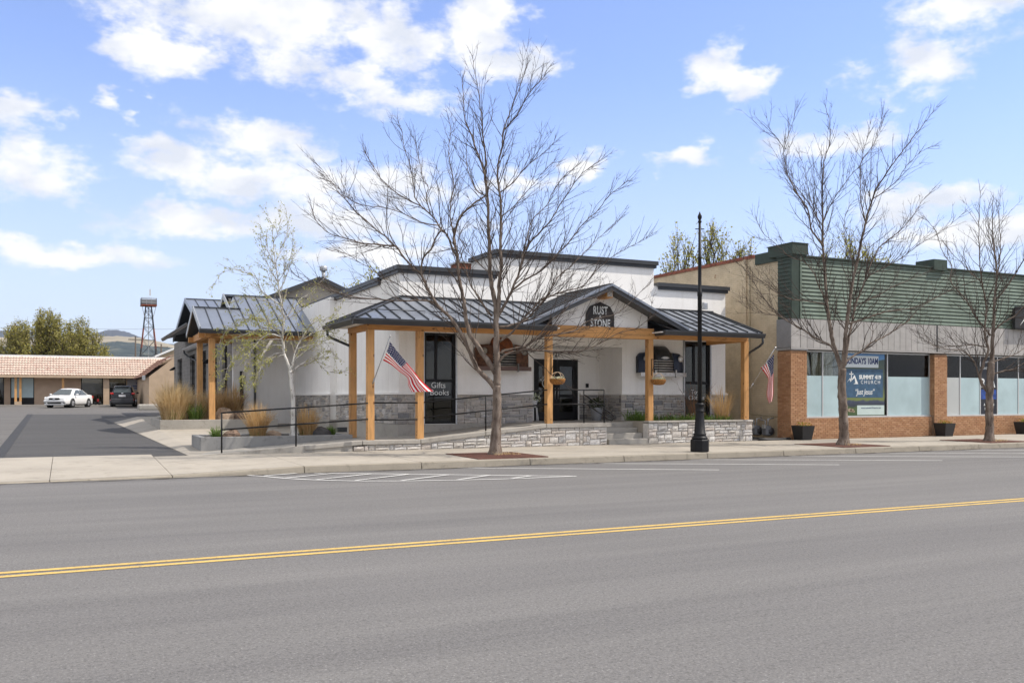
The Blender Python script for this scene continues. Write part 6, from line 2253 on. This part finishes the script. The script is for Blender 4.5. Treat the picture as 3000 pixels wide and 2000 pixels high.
def flag(label, p0, p1, topc, botc, fold, seed):
    """p0 foot and p1 tip of the pole; topc/botc: upper and lower edges of the cloth as (right, up, away) offsets from the tip"""
    t = thing('flag', label, 'flag', p0, group='flags on the porch posts')
    p0, p1 = Vector(p0), Vector(p1)
    MB().tube([p0, p1], .013, 8).build('pole', M['galv'], t)
    MB().blob(tuple(p1 + (p1 - p0).normalized() * .03), .03, .03, .03, random.Random(1), .0, 10, 8, False).build('finial', M['steel'], t)
    MB().tube([p0 - (p1 - p0).normalized() * .05, p0 + (p1 - p0).normalized() * .14], .022, 8).build('socket', M['galv'], t)
    T = catmull([p1 + VR * a + UP * b + VF * c for a, b, c in topc], .02)
    Bm = catmull([p1 + VR * a + UP * b + VF * c for a, b, c in botc], .02)
    nu, nv = 46, 26
    pick = lambda arr, f: arr[min(len(arr) - 1, int(f * (len(arr) - 1) + .5))]
    m = MB()
    m.uv = []
    for j in range(nv + 1):
        v = j / nv
        for i in range(nu + 1):
            u = i / nu
            a, b = pick(T, u), pick(Bm, u)
            p = b.lerp(a, v)
            w = fold * math.sin(v * 11 + u * 3) * (.25 + u) + fold * .5 * math.sin(u * 9 + v * 4)
            p = p + VF * w + VR * (w * .35)
            m.v.append(tuple(p))
            m.uv.append((u, v))
    for j in range(nv):
        for i in range(nu):
            a = j * (nu + 1) + i
            m.f.append((a, a + 1, a + nu + 2, a + nu + 1))
            m.m.append(0)
            m.smooth.append(True)
    m.build('cloth', M['flag'], t)
    return t


k1 = 24.5 / 2690
flag('striped flag with starred blue corner blowing out from the left porch post', (7.50, 24.14, 2.02), (7.72, 23.38, 3.21),
     [(.02, -.11, .0), (.20, -.36, .05), (.40, -.62, .05), (.62, -.88, -.02), (.87, -1.17, -.08), (1.14, -1.44, -.10)],
     [(-.23, -.60, .35), (-.02, -.72, .30), (.22, -.90, .18), (.43, -1.06, .08), (.47, -1.28, .02), (.58, -1.46, -.04)], .05, 1)
flag('striped flag with starred blue corner hanging limp from the right porch post', (20.60, 24.16, 1.97), (21.02, 23.48, 3.23),
     [(-.02, -.18, .0), (-.03, -.45, .04), (-.04, -.80, .03), (-.05, -1.15, .03), (-.06, -1.50, .0), (-.10, -1.74, .0)],
     [(-.39, -.64, .30), (-.28, -.80, .22), (-.18, -1.0, .15), (-.22, -1.25, .10), (-.25, -1.55, .08), (-.18, -1.82, .05)], .04, 2)

# ------------------------------------------------------------------ hanging baskets
M['coir'] = simple('coir', (.30, .135, .035), .95, var=.45, scale=30, bump=1.0, bscale=60, bdist=.02)
M['hoop'] = simple('hoop', (.62, .47, .33), .7)
M['white_flower'] = m_leaf('white_flower', [(.72, .74, .66), (.62, .70, .45), (.75, .75, .72), (.35, .42, .18), (.70, .62, .18)])


def basket(label, x, y, z):
    t = thing('hanging_basket', label, 'flower basket', (x, y, z - .14), group='hanging baskets on the porch posts')
    MB().lathe((x, y, z), [(.06, -.17), (.16, -.155), (.215, -.10), (.235, -.03), (.24, .0), (.22, .005), (.20, -.02)], 18).build('basket', M['coir'], t)
    for a in (0, math.pi / 2):
        pts = [(x + math.cos(a) * .23 * math.cos(k * math.pi / 12), y + math.sin(a) * .23 * math.cos(k * math.pi / 12), z + .20 * math.sin(k * math.pi / 12)) for k in range(13)]
        MB().tube(pts, .008, 6).build('hoop_handle', M['hoop'], t)
    rng = random.Random(int(x * 10))
    m = MB()
    for i in range(160):
        a, r = rng.uniform(0, 6.28), .2 * math.sqrt(rng.random())
        leaf_quad(m, Vector((x + math.cos(a) * r, y + math.sin(a) * r, z + rng.uniform(.0, .075))), rng.uniform(.03, .06), rng)
    m.build('flowers', M['white_flower'], t)['kind'] = 'stuff'
    MB().tube([(x, y, z + .2), (x + .005, y, z + .3), (x - .004, y, z + .5), (x, y, z + .62)], .004, 5).build('cord', M['black'], t)
    MB().bar((x - .06, 24.14, z + .13), (x - .06, 24.14, z + .66), .015, .02).bar((x - .06, 24.14, z + .64), (x, y, z + .64), .015, .015).bar((x - .06, 24.13, z + .25), (x - .02, y + .12, z + .6), .01, .01).build('bracket', M['black'], t)


basket('round coir flower basket hanging beside the door on the porch post', 13.06, 23.86, 2.16)
basket('round coir flower basket hanging before the dark blue truck front', 16.66, 23.86, 2.17)

# ------------------------------------------------------------------ truck fronts on the wall
def rounded(pts_fn, n):
    return [pts_fn(k / n) for k in range(n + 1)]


def truck_front(label, cx, zb, body, fender, chrome, bumper, lampm, seed):
    t = thing('truck_front', label, 'truck front', (cx, YF, zb), group='old truck fronts on the porch wall')
    y0 = YF - .02
    rows = 9
    # hood: half dome standing on the grille
    m = MB()
    nu, nv = 14, 8
    for j in range(nv + 1):
        z = zb + .44 + .50 * j / nv
        wj = .36 * (1 - (j / nv) ** 5 * .30)
        dj = .40 * (1 - (j / nv) ** 3 * .75)
        for i in range(nu + 1):
            a = math.pi * i / nu
            m.v.append((cx - wj * (abs(math.cos(a)) ** .6) * (1 if math.cos(a) > 0 else -1), y0 - dj * max(0.0, math.sin(a)) ** .6, z))
    for j in range(nv):
        for i in range(nu):
            a = j * (nu + 1) + i
            m.f.append((a, a + 1, a + nu + 2, a + nu + 1))
            m.m.append(0)
            m.smooth.append(True)
    top = len(m.v)
    m.f.append(tuple(range(nv * (nu + 1), top)))
    m.m.append(0)
    m.smooth.append(False)
    m.build('hood', body, t)
    MB().prism([(cx - .17, y0 - .395, zb + .52), (cx - .06, y0 - .405, zb + .57), (cx + .06, y0 - .405, zb + .57), (cx + .17, y0 - .395, zb + .52), (cx + .06, y0 - .405, zb + .485), (cx - .06, y0 - .405, zb + .485)], (0, -.02, 0)).build('badge', chrome, t, fix=True)
    MB().box(cx - .58, cx + .58, y0 - .20, y0, zb + .06, zb + .46).build('grille_recess', M['black_matte'], t)
    for k in range(5):
        z = zb + .10 + k * .083
        pts = [(cx + .60 * f, y0 - .22 - .13 * (1 - f * f), z) for f in (-1, -.6, -.3, 0, .3, .6, 1)]
        MB().tube(pts, [.02, .026, .028, .028, .028, .026, .02], 6).build('grille_bar', chrome, t)
    for sg in (-1, 1):
        m = MB()
        nu, nv = 8, 10
        for j in range(nv + 1):
            a = math.pi * .5 * j / nv
            for i in range(nu + 1):
                f = i / nu
                x = cx + sg * (.40 + .52 * f)
                hgt = .72 - .05 * f - .28 * max(0, f - .72) ** 1.5 * 3
                zz_ = zb + .02 + (hgt) * math.sin(a) ** .8
                dp = .34 * math.cos(a) ** .5 * (1 - .55 * f ** 3)
                m.v.append((x, y0 - max(dp, .0), zz_))
        for j in range(nv):
            for i in range(nu):
                a = j * (nu + 1) + i
                q = (a, a + 1, a + nu + 2, a + nu + 1)
                m.f.append(q if sg > 0 else q[::-1])
                m.m.append(0)
                m.smooth.append(True)
        # outer side skirt
        e = [j * (nu + 1) + nu for j in range(nv + 1)]
        b0 = len(m.v)
        for j in e:
            m.v.append((m.v[j][0], y0, m.v[j][2]))
        for k in range(nv):
            m.f.append((e[k], b0 + k, b0 + k + 1, e[k + 1]))
            m.m.append(0)
            m.smooth.append(True)
        f_ = m.build('fender', fender, t)
        hx, hz = cx + sg * .70, zb + .50
        MB().lathe((hx, y0 - .24, hz), [(.085, 0), (.105, -.06), (.108, -.085), (.095, -.095)], 18, axis='Y').build('headlight', chrome, f_)
        MB().lathe((hx, y0 - .335, hz), [(.088, .01), (.07, -.012), (.03, -.025), (.005, -.028)], 18, axis='Y').build('headlight_lens', lampm, f_)
    pts = [(cx + .93 * f, y0 - .30 - .13 * (1 - f * f), zb - .04) for f in (-1, -.8, -.5, 0, .5, .8, 1)]
    m = MB()
    for a, b in zip(pts, pts[1:]):
        m.bar(a, b, .05, .13)
    m.build('bumper', bumper, t)
    for sg in (-1, 1):
        MB().box(cx + sg * .42 - .025, cx + sg * .42 + .025, y0 - .46, y0 - .38, zb - .14, zb + .12).build('bumper_guard', chrome, t, bevel=.01)


M['lens'] = simple('lens', (.75, .75, .73), .08, .1, .9, var=.3, scale=30)
M['chrome_dull'] = simple('chrome_dull', (.45, .43, .41), .3, .8, .5, var=.2, scale=9)
truck_front('black and dark blue vintage truck front mounted on the right of the entrance', 18.28, 2.43, simple('truck_black', (.016, .016, .017), .3, .1, .5), simple('truck_blue', (.010, .018, .042), .35, .1, .5, var=.35), M['chrome_dull'], M['chrome_dull'], M['lens'], 1)
truck_front('rusty vintage truck front mounted on the left wall behind the big tree', 12.28, 2.55, simple('rust', (.20, .065, .022), .85, var=.55, scale=7), simple('rust_dark', (.11, .05, .028), .85, var=.6, scale=9), simple('rust_grey', (.20, .195, .18), .6, .4, var=.4, scale=9), simple('rust_bumper', (.16, .105, .09), .8, var=.3), simple('rust_lens', (.25, .23, .2), .3), 2)

# ------------------------------------------------------------------ shop sign
sgn = thing('shop_sign', 'black barn shaped RUST and STONE sign in the entrance gable', 'sign', (14.72, 24.18, 3.75))
MB().prism([(14.22, 24.19, 3.70), (15.22, 24.19, 3.70), (15.22, 24.19, 4.17), (15.08, 24.19, 4.40), (14.72, 24.19, 4.54), (14.36, 24.19, 4.40), (14.22, 24.19, 4.17)], (0, -.03, 0)).build('board', M['black_matte'], sgn, fix=True)
put_text('rust', M['vinyl'], (14.72, 24.152, 4.265), sgn, sx=.70, sy=1.12)
put_text('amp', M['vinyl'], (14.72, 24.152, 4.075), sgn)
put_text('stone', M['vinyl'], (14.72, 24.152, 3.875), sgn, sx=.70, sy=1.12)

# flood light on the parapet
t = thing('flood_light', 'small grey flood light on the right parapet wall', 'flood light', (20.12, YF, 4.8))
MB().box(20.05, 20.12, 26.06, YF - .001, 4.76, 4.84).build('arm', M['galv'], t)
MB().box(20.02, 20.20, 25.94, 26.06, 4.70, 4.94).build('head', M['galv'], t, bevel=.02)

# ------------------------------------------------------------------ pots
M['pot_black'] = simple('pot_black', (.022, .021, .021), .55, var=.15)
M['pot_flower'] = m_leaf('pot_flower', [(.10, .20, .03), (.17, .30, .04), (.62, .16, .03), (.60, .33, .04), (.12, .2, .04)])
def pot(label, x, y):
    t = thing('flower_pot', label, 'flower pot', (x, y, .165), group='black square pots along the church')
    a, b, h = .20, .275, .49
    z = .165
    MB().add([(x - a, y - a, z), (x + a, y - a, z), (x + a, y + a, z), (x - a, y + a, z), (x - b, y - b, z + h), (x + b, y - b, z + h), (x + b, y + b, z + h), (x - b, y + b, z + h),
              (x - b + .03, y - b + .03, z + h), (x + b - .03, y - b + .03, z + h), (x + b - .03, y + b - .03, z + h), (x - b + .03, y + b - .03, z + h),
              (x - b + .04, y - b + .04, z + h - .06), (x + b - .04, y - b + .04, z + h - .06), (x + b - .04, y + b - .04, z + h - .06), (x - b + .04, y + b - .04, z + h - .06)],
             [(0, 3, 2, 1), (0, 1, 5, 4), (1, 2, 6, 5), (2, 3, 7, 6), (3, 0, 4, 7), (4, 5, 9, 8), (5, 6, 10, 9), (6, 7, 11, 10), (7, 4, 8, 11), (8, 9, 13, 12), (9, 10, 14, 13), (10, 11, 15, 14), (11, 8, 12, 15)]).build('pot', M['pot_black'], t)
    MB().quad((x - b + .04, y - b + .04, z + h - .05), (x + b - .04, y - b + .04, z + h - .05), (x + b - .04, y + b - .04, z + h - .05), (x - b + .04, y + b - .04, z + h - .05)).build('soil', M['soil'], t)
    rng = random.Random(int(x))
    m = MB()
    for i in range(180):
        p = Vector((x + rng.uniform(-.2, .22), y + rng.uniform(-.2, .2), z + h - .04 + rng.uniform(0, .16)))
        leaf_quad(m, p, rng.uniform(.03, .06), rng)
    m.build('flowers', M['pot_flower'], t)['kind'] = 'stuff'


pot('black square flower pot below the left brick pier', 22.56, 23.82)
pot('black square flower pot below the middle brick pier', 29.55, 23.86)
pot('black square flower pot cut off by the right edge', 34.1, 23.86)
M['pot_grey'] = simple('pot_grey', (.36, .37, .39), .55, var=.08)
t = thing('potted_plant', 'grey tapered pot with leafy plant behind the entrance railing', 'potted plant', (16.15, 26.75, .83))
MB().lathe((16.15, 26.75, .83), [(.15, 0), (.215, .40), (.225, .41), (.225, .44), (.2, .44), (.19, .38)], 20).build('pot', M['pot_grey'], t)
m = MB()
rng = random.Random(5)
for i in range(260):
    a, r = rng.uniform(0, 6.28), .27 * math.sqrt(rng.random())
    leaf_quad(m, Vector((16.15 + math.cos(a) * r, 26.75 + math.sin(a) * r, 1.25 + rng.uniform(0, .38) * (1.2 - r * 2))), rng.uniform(.05, .1), rng)
m.build('leaves', m_leaf('pot_leaf', [(.035, .05, .02), (.06, .075, .03), (.10, .10, .06)]), t)['kind'] = 'stuff'
t = thing('potted_plant', 'white pot on a tall stand with small flowers left of the door', 'potted plant', (14.05, 27.2, .83))
MB().lathe((13.98, 27.2, 1.28), [(.09, 0), (.14, .22), (.145, .23), (.13, .23)], 16).build('pot', M['white'], t)
for a in range(3):
    an = a * 2.1 + .4
    MB().bar((14.05 + .08 * math.cos(an), 27.2 + .08 * math.sin(an), 1.28), (14.05 + .15 * math.cos(an), 27.2 + .15 * math.sin(an), .83), .02, .02).build('leg', M['white'], t)
m = MB()
for i in range(120):
    a, r = rng.uniform(0, 6.28), .17 * math.sqrt(rng.random())
    leaf_quad(m, Vector((14.05 + math.cos(a) * r, 27.2 + math.sin(a) * r, 1.48 + rng.uniform(0, .28))), rng.uniform(.04, .07), rng)
m.build('leaves', M['white_flower'], t)['kind'] = 'stuff'

# window display: cream figure behind the left shop window
t = thing('display_stand', 'cream dress form on a pale stand inside the left shop window', 'display', (10.05, 27.0, .8))
MB().lathe((10.05, 27.0, .8), [(.34, 0), (.30, .12), (.2, .42), (.13, .62), (.09, .70)], 16).build('skirt', M['curtain'], t)
MB().lathe((10.05, 27.0, 1.50), [(.06, 0), (.15, .05), (.17, .18), (.12, .30), (.05, .34)], 16).build('head_form', simple('cream', (.62, .57, .46), .8), t)

# ------------------------------------------------------------------ small street things
M['grate'] = simple('grate', (.12, .05, .035), .85, var=.35, scale=9, bump=.6, bscale=60, bdist=.01)


def grate(label, x0, x1, y0, y1, tx, ty):
    t = thing('tree_grate', label, 'tree grate', ((x0 + x1) / 2, (y0 + y1) / 2, .16), group='rusty tree grates')
    z = walk_z((x0 + x1) / 2, (y0 + y1) / 2) + .006
    MB().box(x0, x1, y0, y1, z - .04, z).build('pit', M['soil'], t)
    k = 26
    for i in range(k):
        a = x0 + (x1 - x0) * i / k
        b = a + (x1 - x0) / k * .74
        if b > tx - .17 and a < tx + .17:
            MB().box(a, b, y0, ty - .2, z, z + .012).box(a, b, ty + .2, y1, z, z + .012).build('grate_bar', M['grate'], t)
        else:
            MB().box(a, b, y0, y1, z, z + .012).build('grate_bar', M['grate'], t)
    MB().box(x0 - .03, x0, y0 - .03, y1 + .03, z - .03, z + .014).box(x1, x1 + .03, y0 - .03, y1 + .03, z - .03, z + .014).box(x0, x1, y0 - .03, y0, z - .03, z + .014).box(x0, x1, y1, y1 + .03, z - .03, z + .014).build('rim', M['grate'], t)
    m = MB()
    rng = random.Random(int(x0 * 7))
    for i in range(60):
        blades(m, (tx + rng.uniform(-.1, .55), ty + rng.uniform(-.35, .1), z), .09, .06, 3, rng, .005, 1.0)
    m.build('weeds', M['grass_tan'], t)['kind'] = 'stuff'


grate('rust brown tree grate under the largest street tree', 8.75, 10.55, 19.82, 21.85, 9.75, 21.1)
grate('rust brown tree grate under the street tree by the church', 20.35, 22.15, 19.82, 21.8, 21.25, 20.75)
grate('rust brown tree grate under the right edge street tree', 26.7, 28.5, 19.82, 21.7, 27.6, 20.55)

t = thing('gas_meters', 'pair of grey gas meters with pipes against the tan brick wall', 'gas meter', (22.2, 25.3, .15))
for i, (gy, gxx) in enumerate(((25.75, 22.15), (25.22, 22.2))):
    MB().lathe((gxx + .1, gy, .42), [(.02, -.13), (.15, -.12), (.17, 0), (.15, .12), (.02, .13)], 14, axis='X').build('regulator', M['roof_dark'], t)
    MB().box(gxx - .12, gxx + .12, gy - .13, gy + .13, .28, .62).build('meter', simple('meter_grey%d' % i, (.20, .21, .23), .6), t, bevel=.04)
    MB().box(gxx - .17, gxx - .12, gy - .1, gy + .06, .52, .66).build('index_box', M['alu'], t, bevel=.01)
    MB().tube([(gxx, gy - .07, .6), (gxx, gy - .07, .85), (gxx + .25, gy - .07, .9)], .025, 7).build('pipe', M['galv'], t)
    MB().tube([(gxx, gy + .07, .6), (gxx, gy + .07, .8), (gxx, gy + .3, .82)], .025, 7).build('pipe', M['galv'], t)
MB().tube([(22.5, 24.95, .95), (22.5, 26.4, 1.0), (22.5, 26.45, 4.0), (22.5, 26.45, 6.4)], .03, 7).build('riser_pipe', simple('tan_pipe', (.36, .30, .2), .8), t)
tag(MB().tube([(20.75, 23.95, .22), (21.1, 23.98, .2), (21.6, 24.0, .19), (22.0, 24.05, .19), (22.28, 24.15, .2)], .06, 8).build('drain_pipe', M['black_matte']), 'black corrugated drain pipe lying between the planter and the church', 'pipe')
tag(MB().box(7.45, 7.75, 27.6, 27.75, .55, .70).build('ground_spotlight', M['roof_dark'], None, bevel=.01), 'small dark spotlight box on the ground behind the first porch post', 'spotlight')

# ------------------------------------------------------------------ cars
M['car_white'] = simple('car_white', (.74, .74, .73), .22, 0, .5, var=.02)
M['car_black'] = simple('car_black', (.012, .014, .020), .18, 0, .6, var=.1)
M['tyre'] = simple('tyre', (.018, .018, .018), .8)
M['rim'] = simple('rim', (.55, .55, .56), .3, .7, .5)
M['car_glass'] = simple('car_glass', (.045, .06, .065), .06, 0, .7)
M['tail'] = simple('tail_lamp', (.55, .02, .015), .25, 0, .5)
M['plate'] = simple('plate', (.6, .6, .62), .5)


def loft(secs, mats, name, parent, mirror=True):
    """secs: list of (x, [(y, z), ...]) half sections from bottom centre to top centre"""
    m = MB()
    n = len(secs[0][1])
    for x, s in secs:
        for y, z in s:
            m.v.append((x, y, z))
    off = len(m.v)
    for x, s in secs:
        for y, z in s:
            m.v.append((x, -y, z))
    for i in range(len(secs) - 1):
        for k in range(n - 1):
            a = i * n + k
            m.f += [(a, a + 1, a + n + 1, a + n), (off + a, off + a + n, off + a + n + 1, off + a + 1)]
            m.m += [0, 0]
            m.smooth += [True, True]
    for i, rev in ((0, False), (len(secs) - 1, True)):
        ring = [i * n + k for k in range(n)] + [off + i * n + k for k in range(n - 1, -1, -1)]
        m.f.append(tuple(ring if not rev else ring[::-1]))
        m.m.append(0)
        m.smooth.append(False)
    o = m.build(name, mats, parent, local=True, fix=True)
    return o


def wheel(parent, x, y, r=.33, w=.21):
    sg = 1 if y > 0 else -1
    o = MB().lathe((x, y - sg * w / 2, r), [(r * .62, -w / 2), (r * .95, -w / 2), (r, -w * .35), (r, w * .35), (r * .95, w / 2), (r * .62, w / 2)], 20, axis='Y').build('wheel', M['tyre'], parent, local=True)
    m = MB()
    yy_ = y + sg * .012
    m.lathe((x, yy_ - sg * .03, r), [(r * .66, 0), (r * .6, sg * .02), (.05, sg * .03)], 20, axis='Y')
    for k in range(5):
        a = k * 2 * math.pi / 5
        m.bar((x, yy_ + sg * .005, r), (x + r * .6 * math.cos(a), yy_, r + r * .6 * math.sin(a)), .03, .06, (0, 1, 0))
    m.build('rim', M['rim'], o, local=True)


def car(name, label, loc, heading, paint, suv):
    t = thing(name, label, 'car', loc, heading, 'parked cars')
    if suv:
        W, Lh, belt, roof, g0 = .92, 2.28, 1.06, 1.70, .25
        top = [(-2.25, .95), (-2.18, 1.02), (-1.6, 1.06), (0.7, 1.04), (1.25, 1.02), (2.0, .94), (2.25, .80)]
        cabin = [(-2.2, 1.04, .70), (-1.95, 1.60, .62), (-1.5, 1.68, .62), (-.1, 1.70, .63), (.35, 1.62, .62), (1.25, 1.03, .74)]
    else:
        W, Lh, belt, roof, g0 = .92, 2.46, .93, 1.47, .20
        top = [(-2.44, .86), (-2.3, .98), (-1.6, 1.0), (-1.2, .97), (.8, .94), (1.3, .93), (2.1, .82), (2.40, .68)]
        cabin = [(-1.75, .97, .74), (-.95, 1.38, .58), (-.5, 1.46, .57), (.1, 1.47, .57), (.45, 1.40, .58), (1.35, .92, .76)]
    secs = []
    for x, zt_ in top:
        e = abs(x) / Lh
        w = W * (1 - .16 * max(0, e - .7) / .3)
        secs.append((x, [(0, g0), (w * .9, g0), (w, g0 + .12), (w * 1.0, .55), (w * .985, zt_ - .14), (w * .92, zt_ - .02), (w * .5, zt_ + .015), (0, zt_ + .02)]))
    body = loft(secs, paint, 'body', t)
    # cabin shell: painted roof and pillars, glass set in
    cs = []
    for x, z, w in cabin:
        b = belt - .06
        cs.append((x, [(0, b), (W * .90, b), (w + (W * .9 - w) * .1 * (1 if z > 1.3 else 1), z - .04), (w * .8, z), (0, z + .015)]))
    cab = loft(cs, paint, 'cabin', t)

    def pane(pts, nm='pane'):
        MB().poly(pts).build(nm, M['car_glass'], cab, local=True)
    c = cabin
    f0, f1 = c[-2], c[-1]
    d = .012
    pane([(f0[0] + .05, -f0[2] * .86, f0[1] - .03), (f1[0] - .06, -f1[2] * .93, f1[1] + .05), (f1[0] - .06, f1[2] * .93, f1[1] + .05), (f0[0] + .05, f0[2] * .86, f0[1] - .03)], 'windscreen')
    for o in [x for x in bpy.data.objects if x.parent == cab and x.name.startswith('windscreen')]:
        o.location = (.03, 0, .03)
    r0, r1 = c[1], c[0]
    MB().poly([(r0[0] - .02, -r0[2] * .84, r0[1] - .05), (r0[0] - .02, r0[2] * .84, r0[1] - .05), (r1[0] + .03, r1[2] * .93, r1[1] + .07), (r1[0] + .03, -r1[2] * .93, r1[1] + .07)]).build('rear_window', M['car_glass'], cab, local=True).location = (-.04, 0, .025)
    for sg in (-1, 1):
        zt1, zb1 = roof - .11, belt + .03
        yb_, yt_ = W * .895, cabin[3][2] + .045
        x0, x1, x2, x3 = (-1.9, -1.62, .30, 1.0) if suv else (-1.30, -.78, .30, 1.02)
        for (a, b, cc, dd) in ((x0, -.28, x1, -.28), (-.20, x3, -.20, x2)):
            MB().poly([(a, sg * yb_, zb1), (b, sg * yb_, zb1), (dd, sg * yt_, zt1), (cc, sg * yt_, zt1)]).build('side_window', M['car_glass'], cab, local=True).location = (0, sg * .018, .0)
        MB().blob((.85, sg * (W + .10), belt + .06), .09, .11, .075, random.Random(2), 0, 8, 6, False).build('mirror', paint, t, local=True)
        for wx in ((-1.38, 1.36) if not suv else (-1.34, 1.32)):
            rr_ = .33 if not suv else .36
            MB().lathe((wx, sg * (W - .10), rr_), [(rr_ + .06, -.1), (rr_ + .06, .108)], 24, axis='Y').build('wheel_arch', M['black_matte'], t, local=True)
            wheel(t, wx, sg * (W + .015), rr_)
    zf = .66
    if suv:
        for sg in (-1, 1):
            MB().box(-2.275, -2.10, sg * .80 - .14, sg * .80 + .10, .98, 1.13).build('tail_lamp', M['tail'], t, local=True, bevel=.03)
            MB().box(-2.30, -2.2, sg * .78 - .10, sg * .78 + .1, .52, .58).build('reflector', M['tail'], t, local=True)
        MB().box(-2.30, -2.24, -.26, .26, .80, .95).build('licence_plate', M['plate'], t, local=True)
        MB().box(-2.32, -2.1, -.86, .86, .30, .66).build('rear_bumper', simple('bumper_grey' + name, (.05, .05, .055), .5), t, local=True, bevel=.06)
        MB().bar((-2.05, -.55, 1.65), (-2.3, 0, 1.40), .02, .02).build('wiper', M['black'], t, local=True)
        MB().box(-2.29, -2.25, -.07, .07, 1.03, 1.12).build('badge', M['rim'], t, local=True)
        MB().box(-2.2, -1.9, -.6, .6, 1.66, 1.71).build('spoiler', paint, t, local=True)
    else:
        MB().prism([(2.40, -.42, .60), (2.44, -.36, .72), (2.44, .36, .72), (2.40, .42, .60)], (.03, 0, 0)).build('grille', M['black'], t, local=True, fix=True)
        MB().box(2.44, 2.49, -.44, .44, .725, .75).box(2.455, 2.50, -.08, .08, .62, .70).build('grille_trim', M['rim'], t, local=True)
        MB().box(2.36, 2.45, -.5, .5, .30, .40).build('air_intake', M['black'], t, local=True)
        MB().box(2.32, 2.475, -.80, .80, .42, .58).build('front_bumper', paint, t, local=True, bevel=.05)
        for sg in (-1, 1):
            MB().prism([(2.28, sg * .50, .66), (2.16, sg * .86, .70), (1.98, sg * .89, .82), (2.2, sg * .52, .78)], (.05, 0, .0)).build('headlight', M['lens'], t, local=True, fix=True)
            MB().box(2.30, 2.42, sg * .72 - .08, sg * .72 + .08, .33, .38).build('fog_lamp', M['black'], t, local=True)
            MB().box(-2.46, -2.3, sg * .66 - .16, sg * .66 + .16, .72, .90).build('tail_lamp', M['tail'], t, local=True)
    MB().box(-Lh + .25, Lh - .3, -W + .12, W - .12, .16, .3).build('underbody', M['black_matte'], t, local=True)
    return t


zcar = gz(80) + .02
car('sedan', 'white sedan parked facing left across the lot', (.15, 80.0, zcar), math.radians(-114.8), M['car_white'], False)
car('suv', 'black SUV parked rear on by the tiled building', (4.25, 82.6, gz(82.6) + .02), math.radians(84), M['car_black'], True)
car('suv', 'dark parked car barely in view at the left edge, red tail lamp showing', (-6.05, 84.0, gz(84) + .02), math.radians(84), M['car_black'], True)
m = MB()
t = thing('red_scooter', 'small red and black cart standing at the post beside the black SUV', 'cart', (2.35, 86.3, 1.0))
MB().box(2.30, 2.46, 86.2, 86.4, 1.25, 1.5).build('body', simple('scooter_red', (.25, .012, .012), .5), t, bevel=.04)
MB().lathe((2.22, 86.35, 1.15), [(.02, -.04), (.15, -.04), (.15, .04), (.02, .04)], 12, axis='Y').build('wheel', M['tyre'], t)
MB().lathe((2.5, 86.35, 1.15), [(.02, -.04), (.15, -.04), (.15, .04), (.02, .04)], 12, axis='Y').build('wheel', M['tyre'], t)
MB().bar((2.4, 86.35, 1.5), (2.55, 86.35, 2.0), .04, .04).build('handle', M['black'], t)
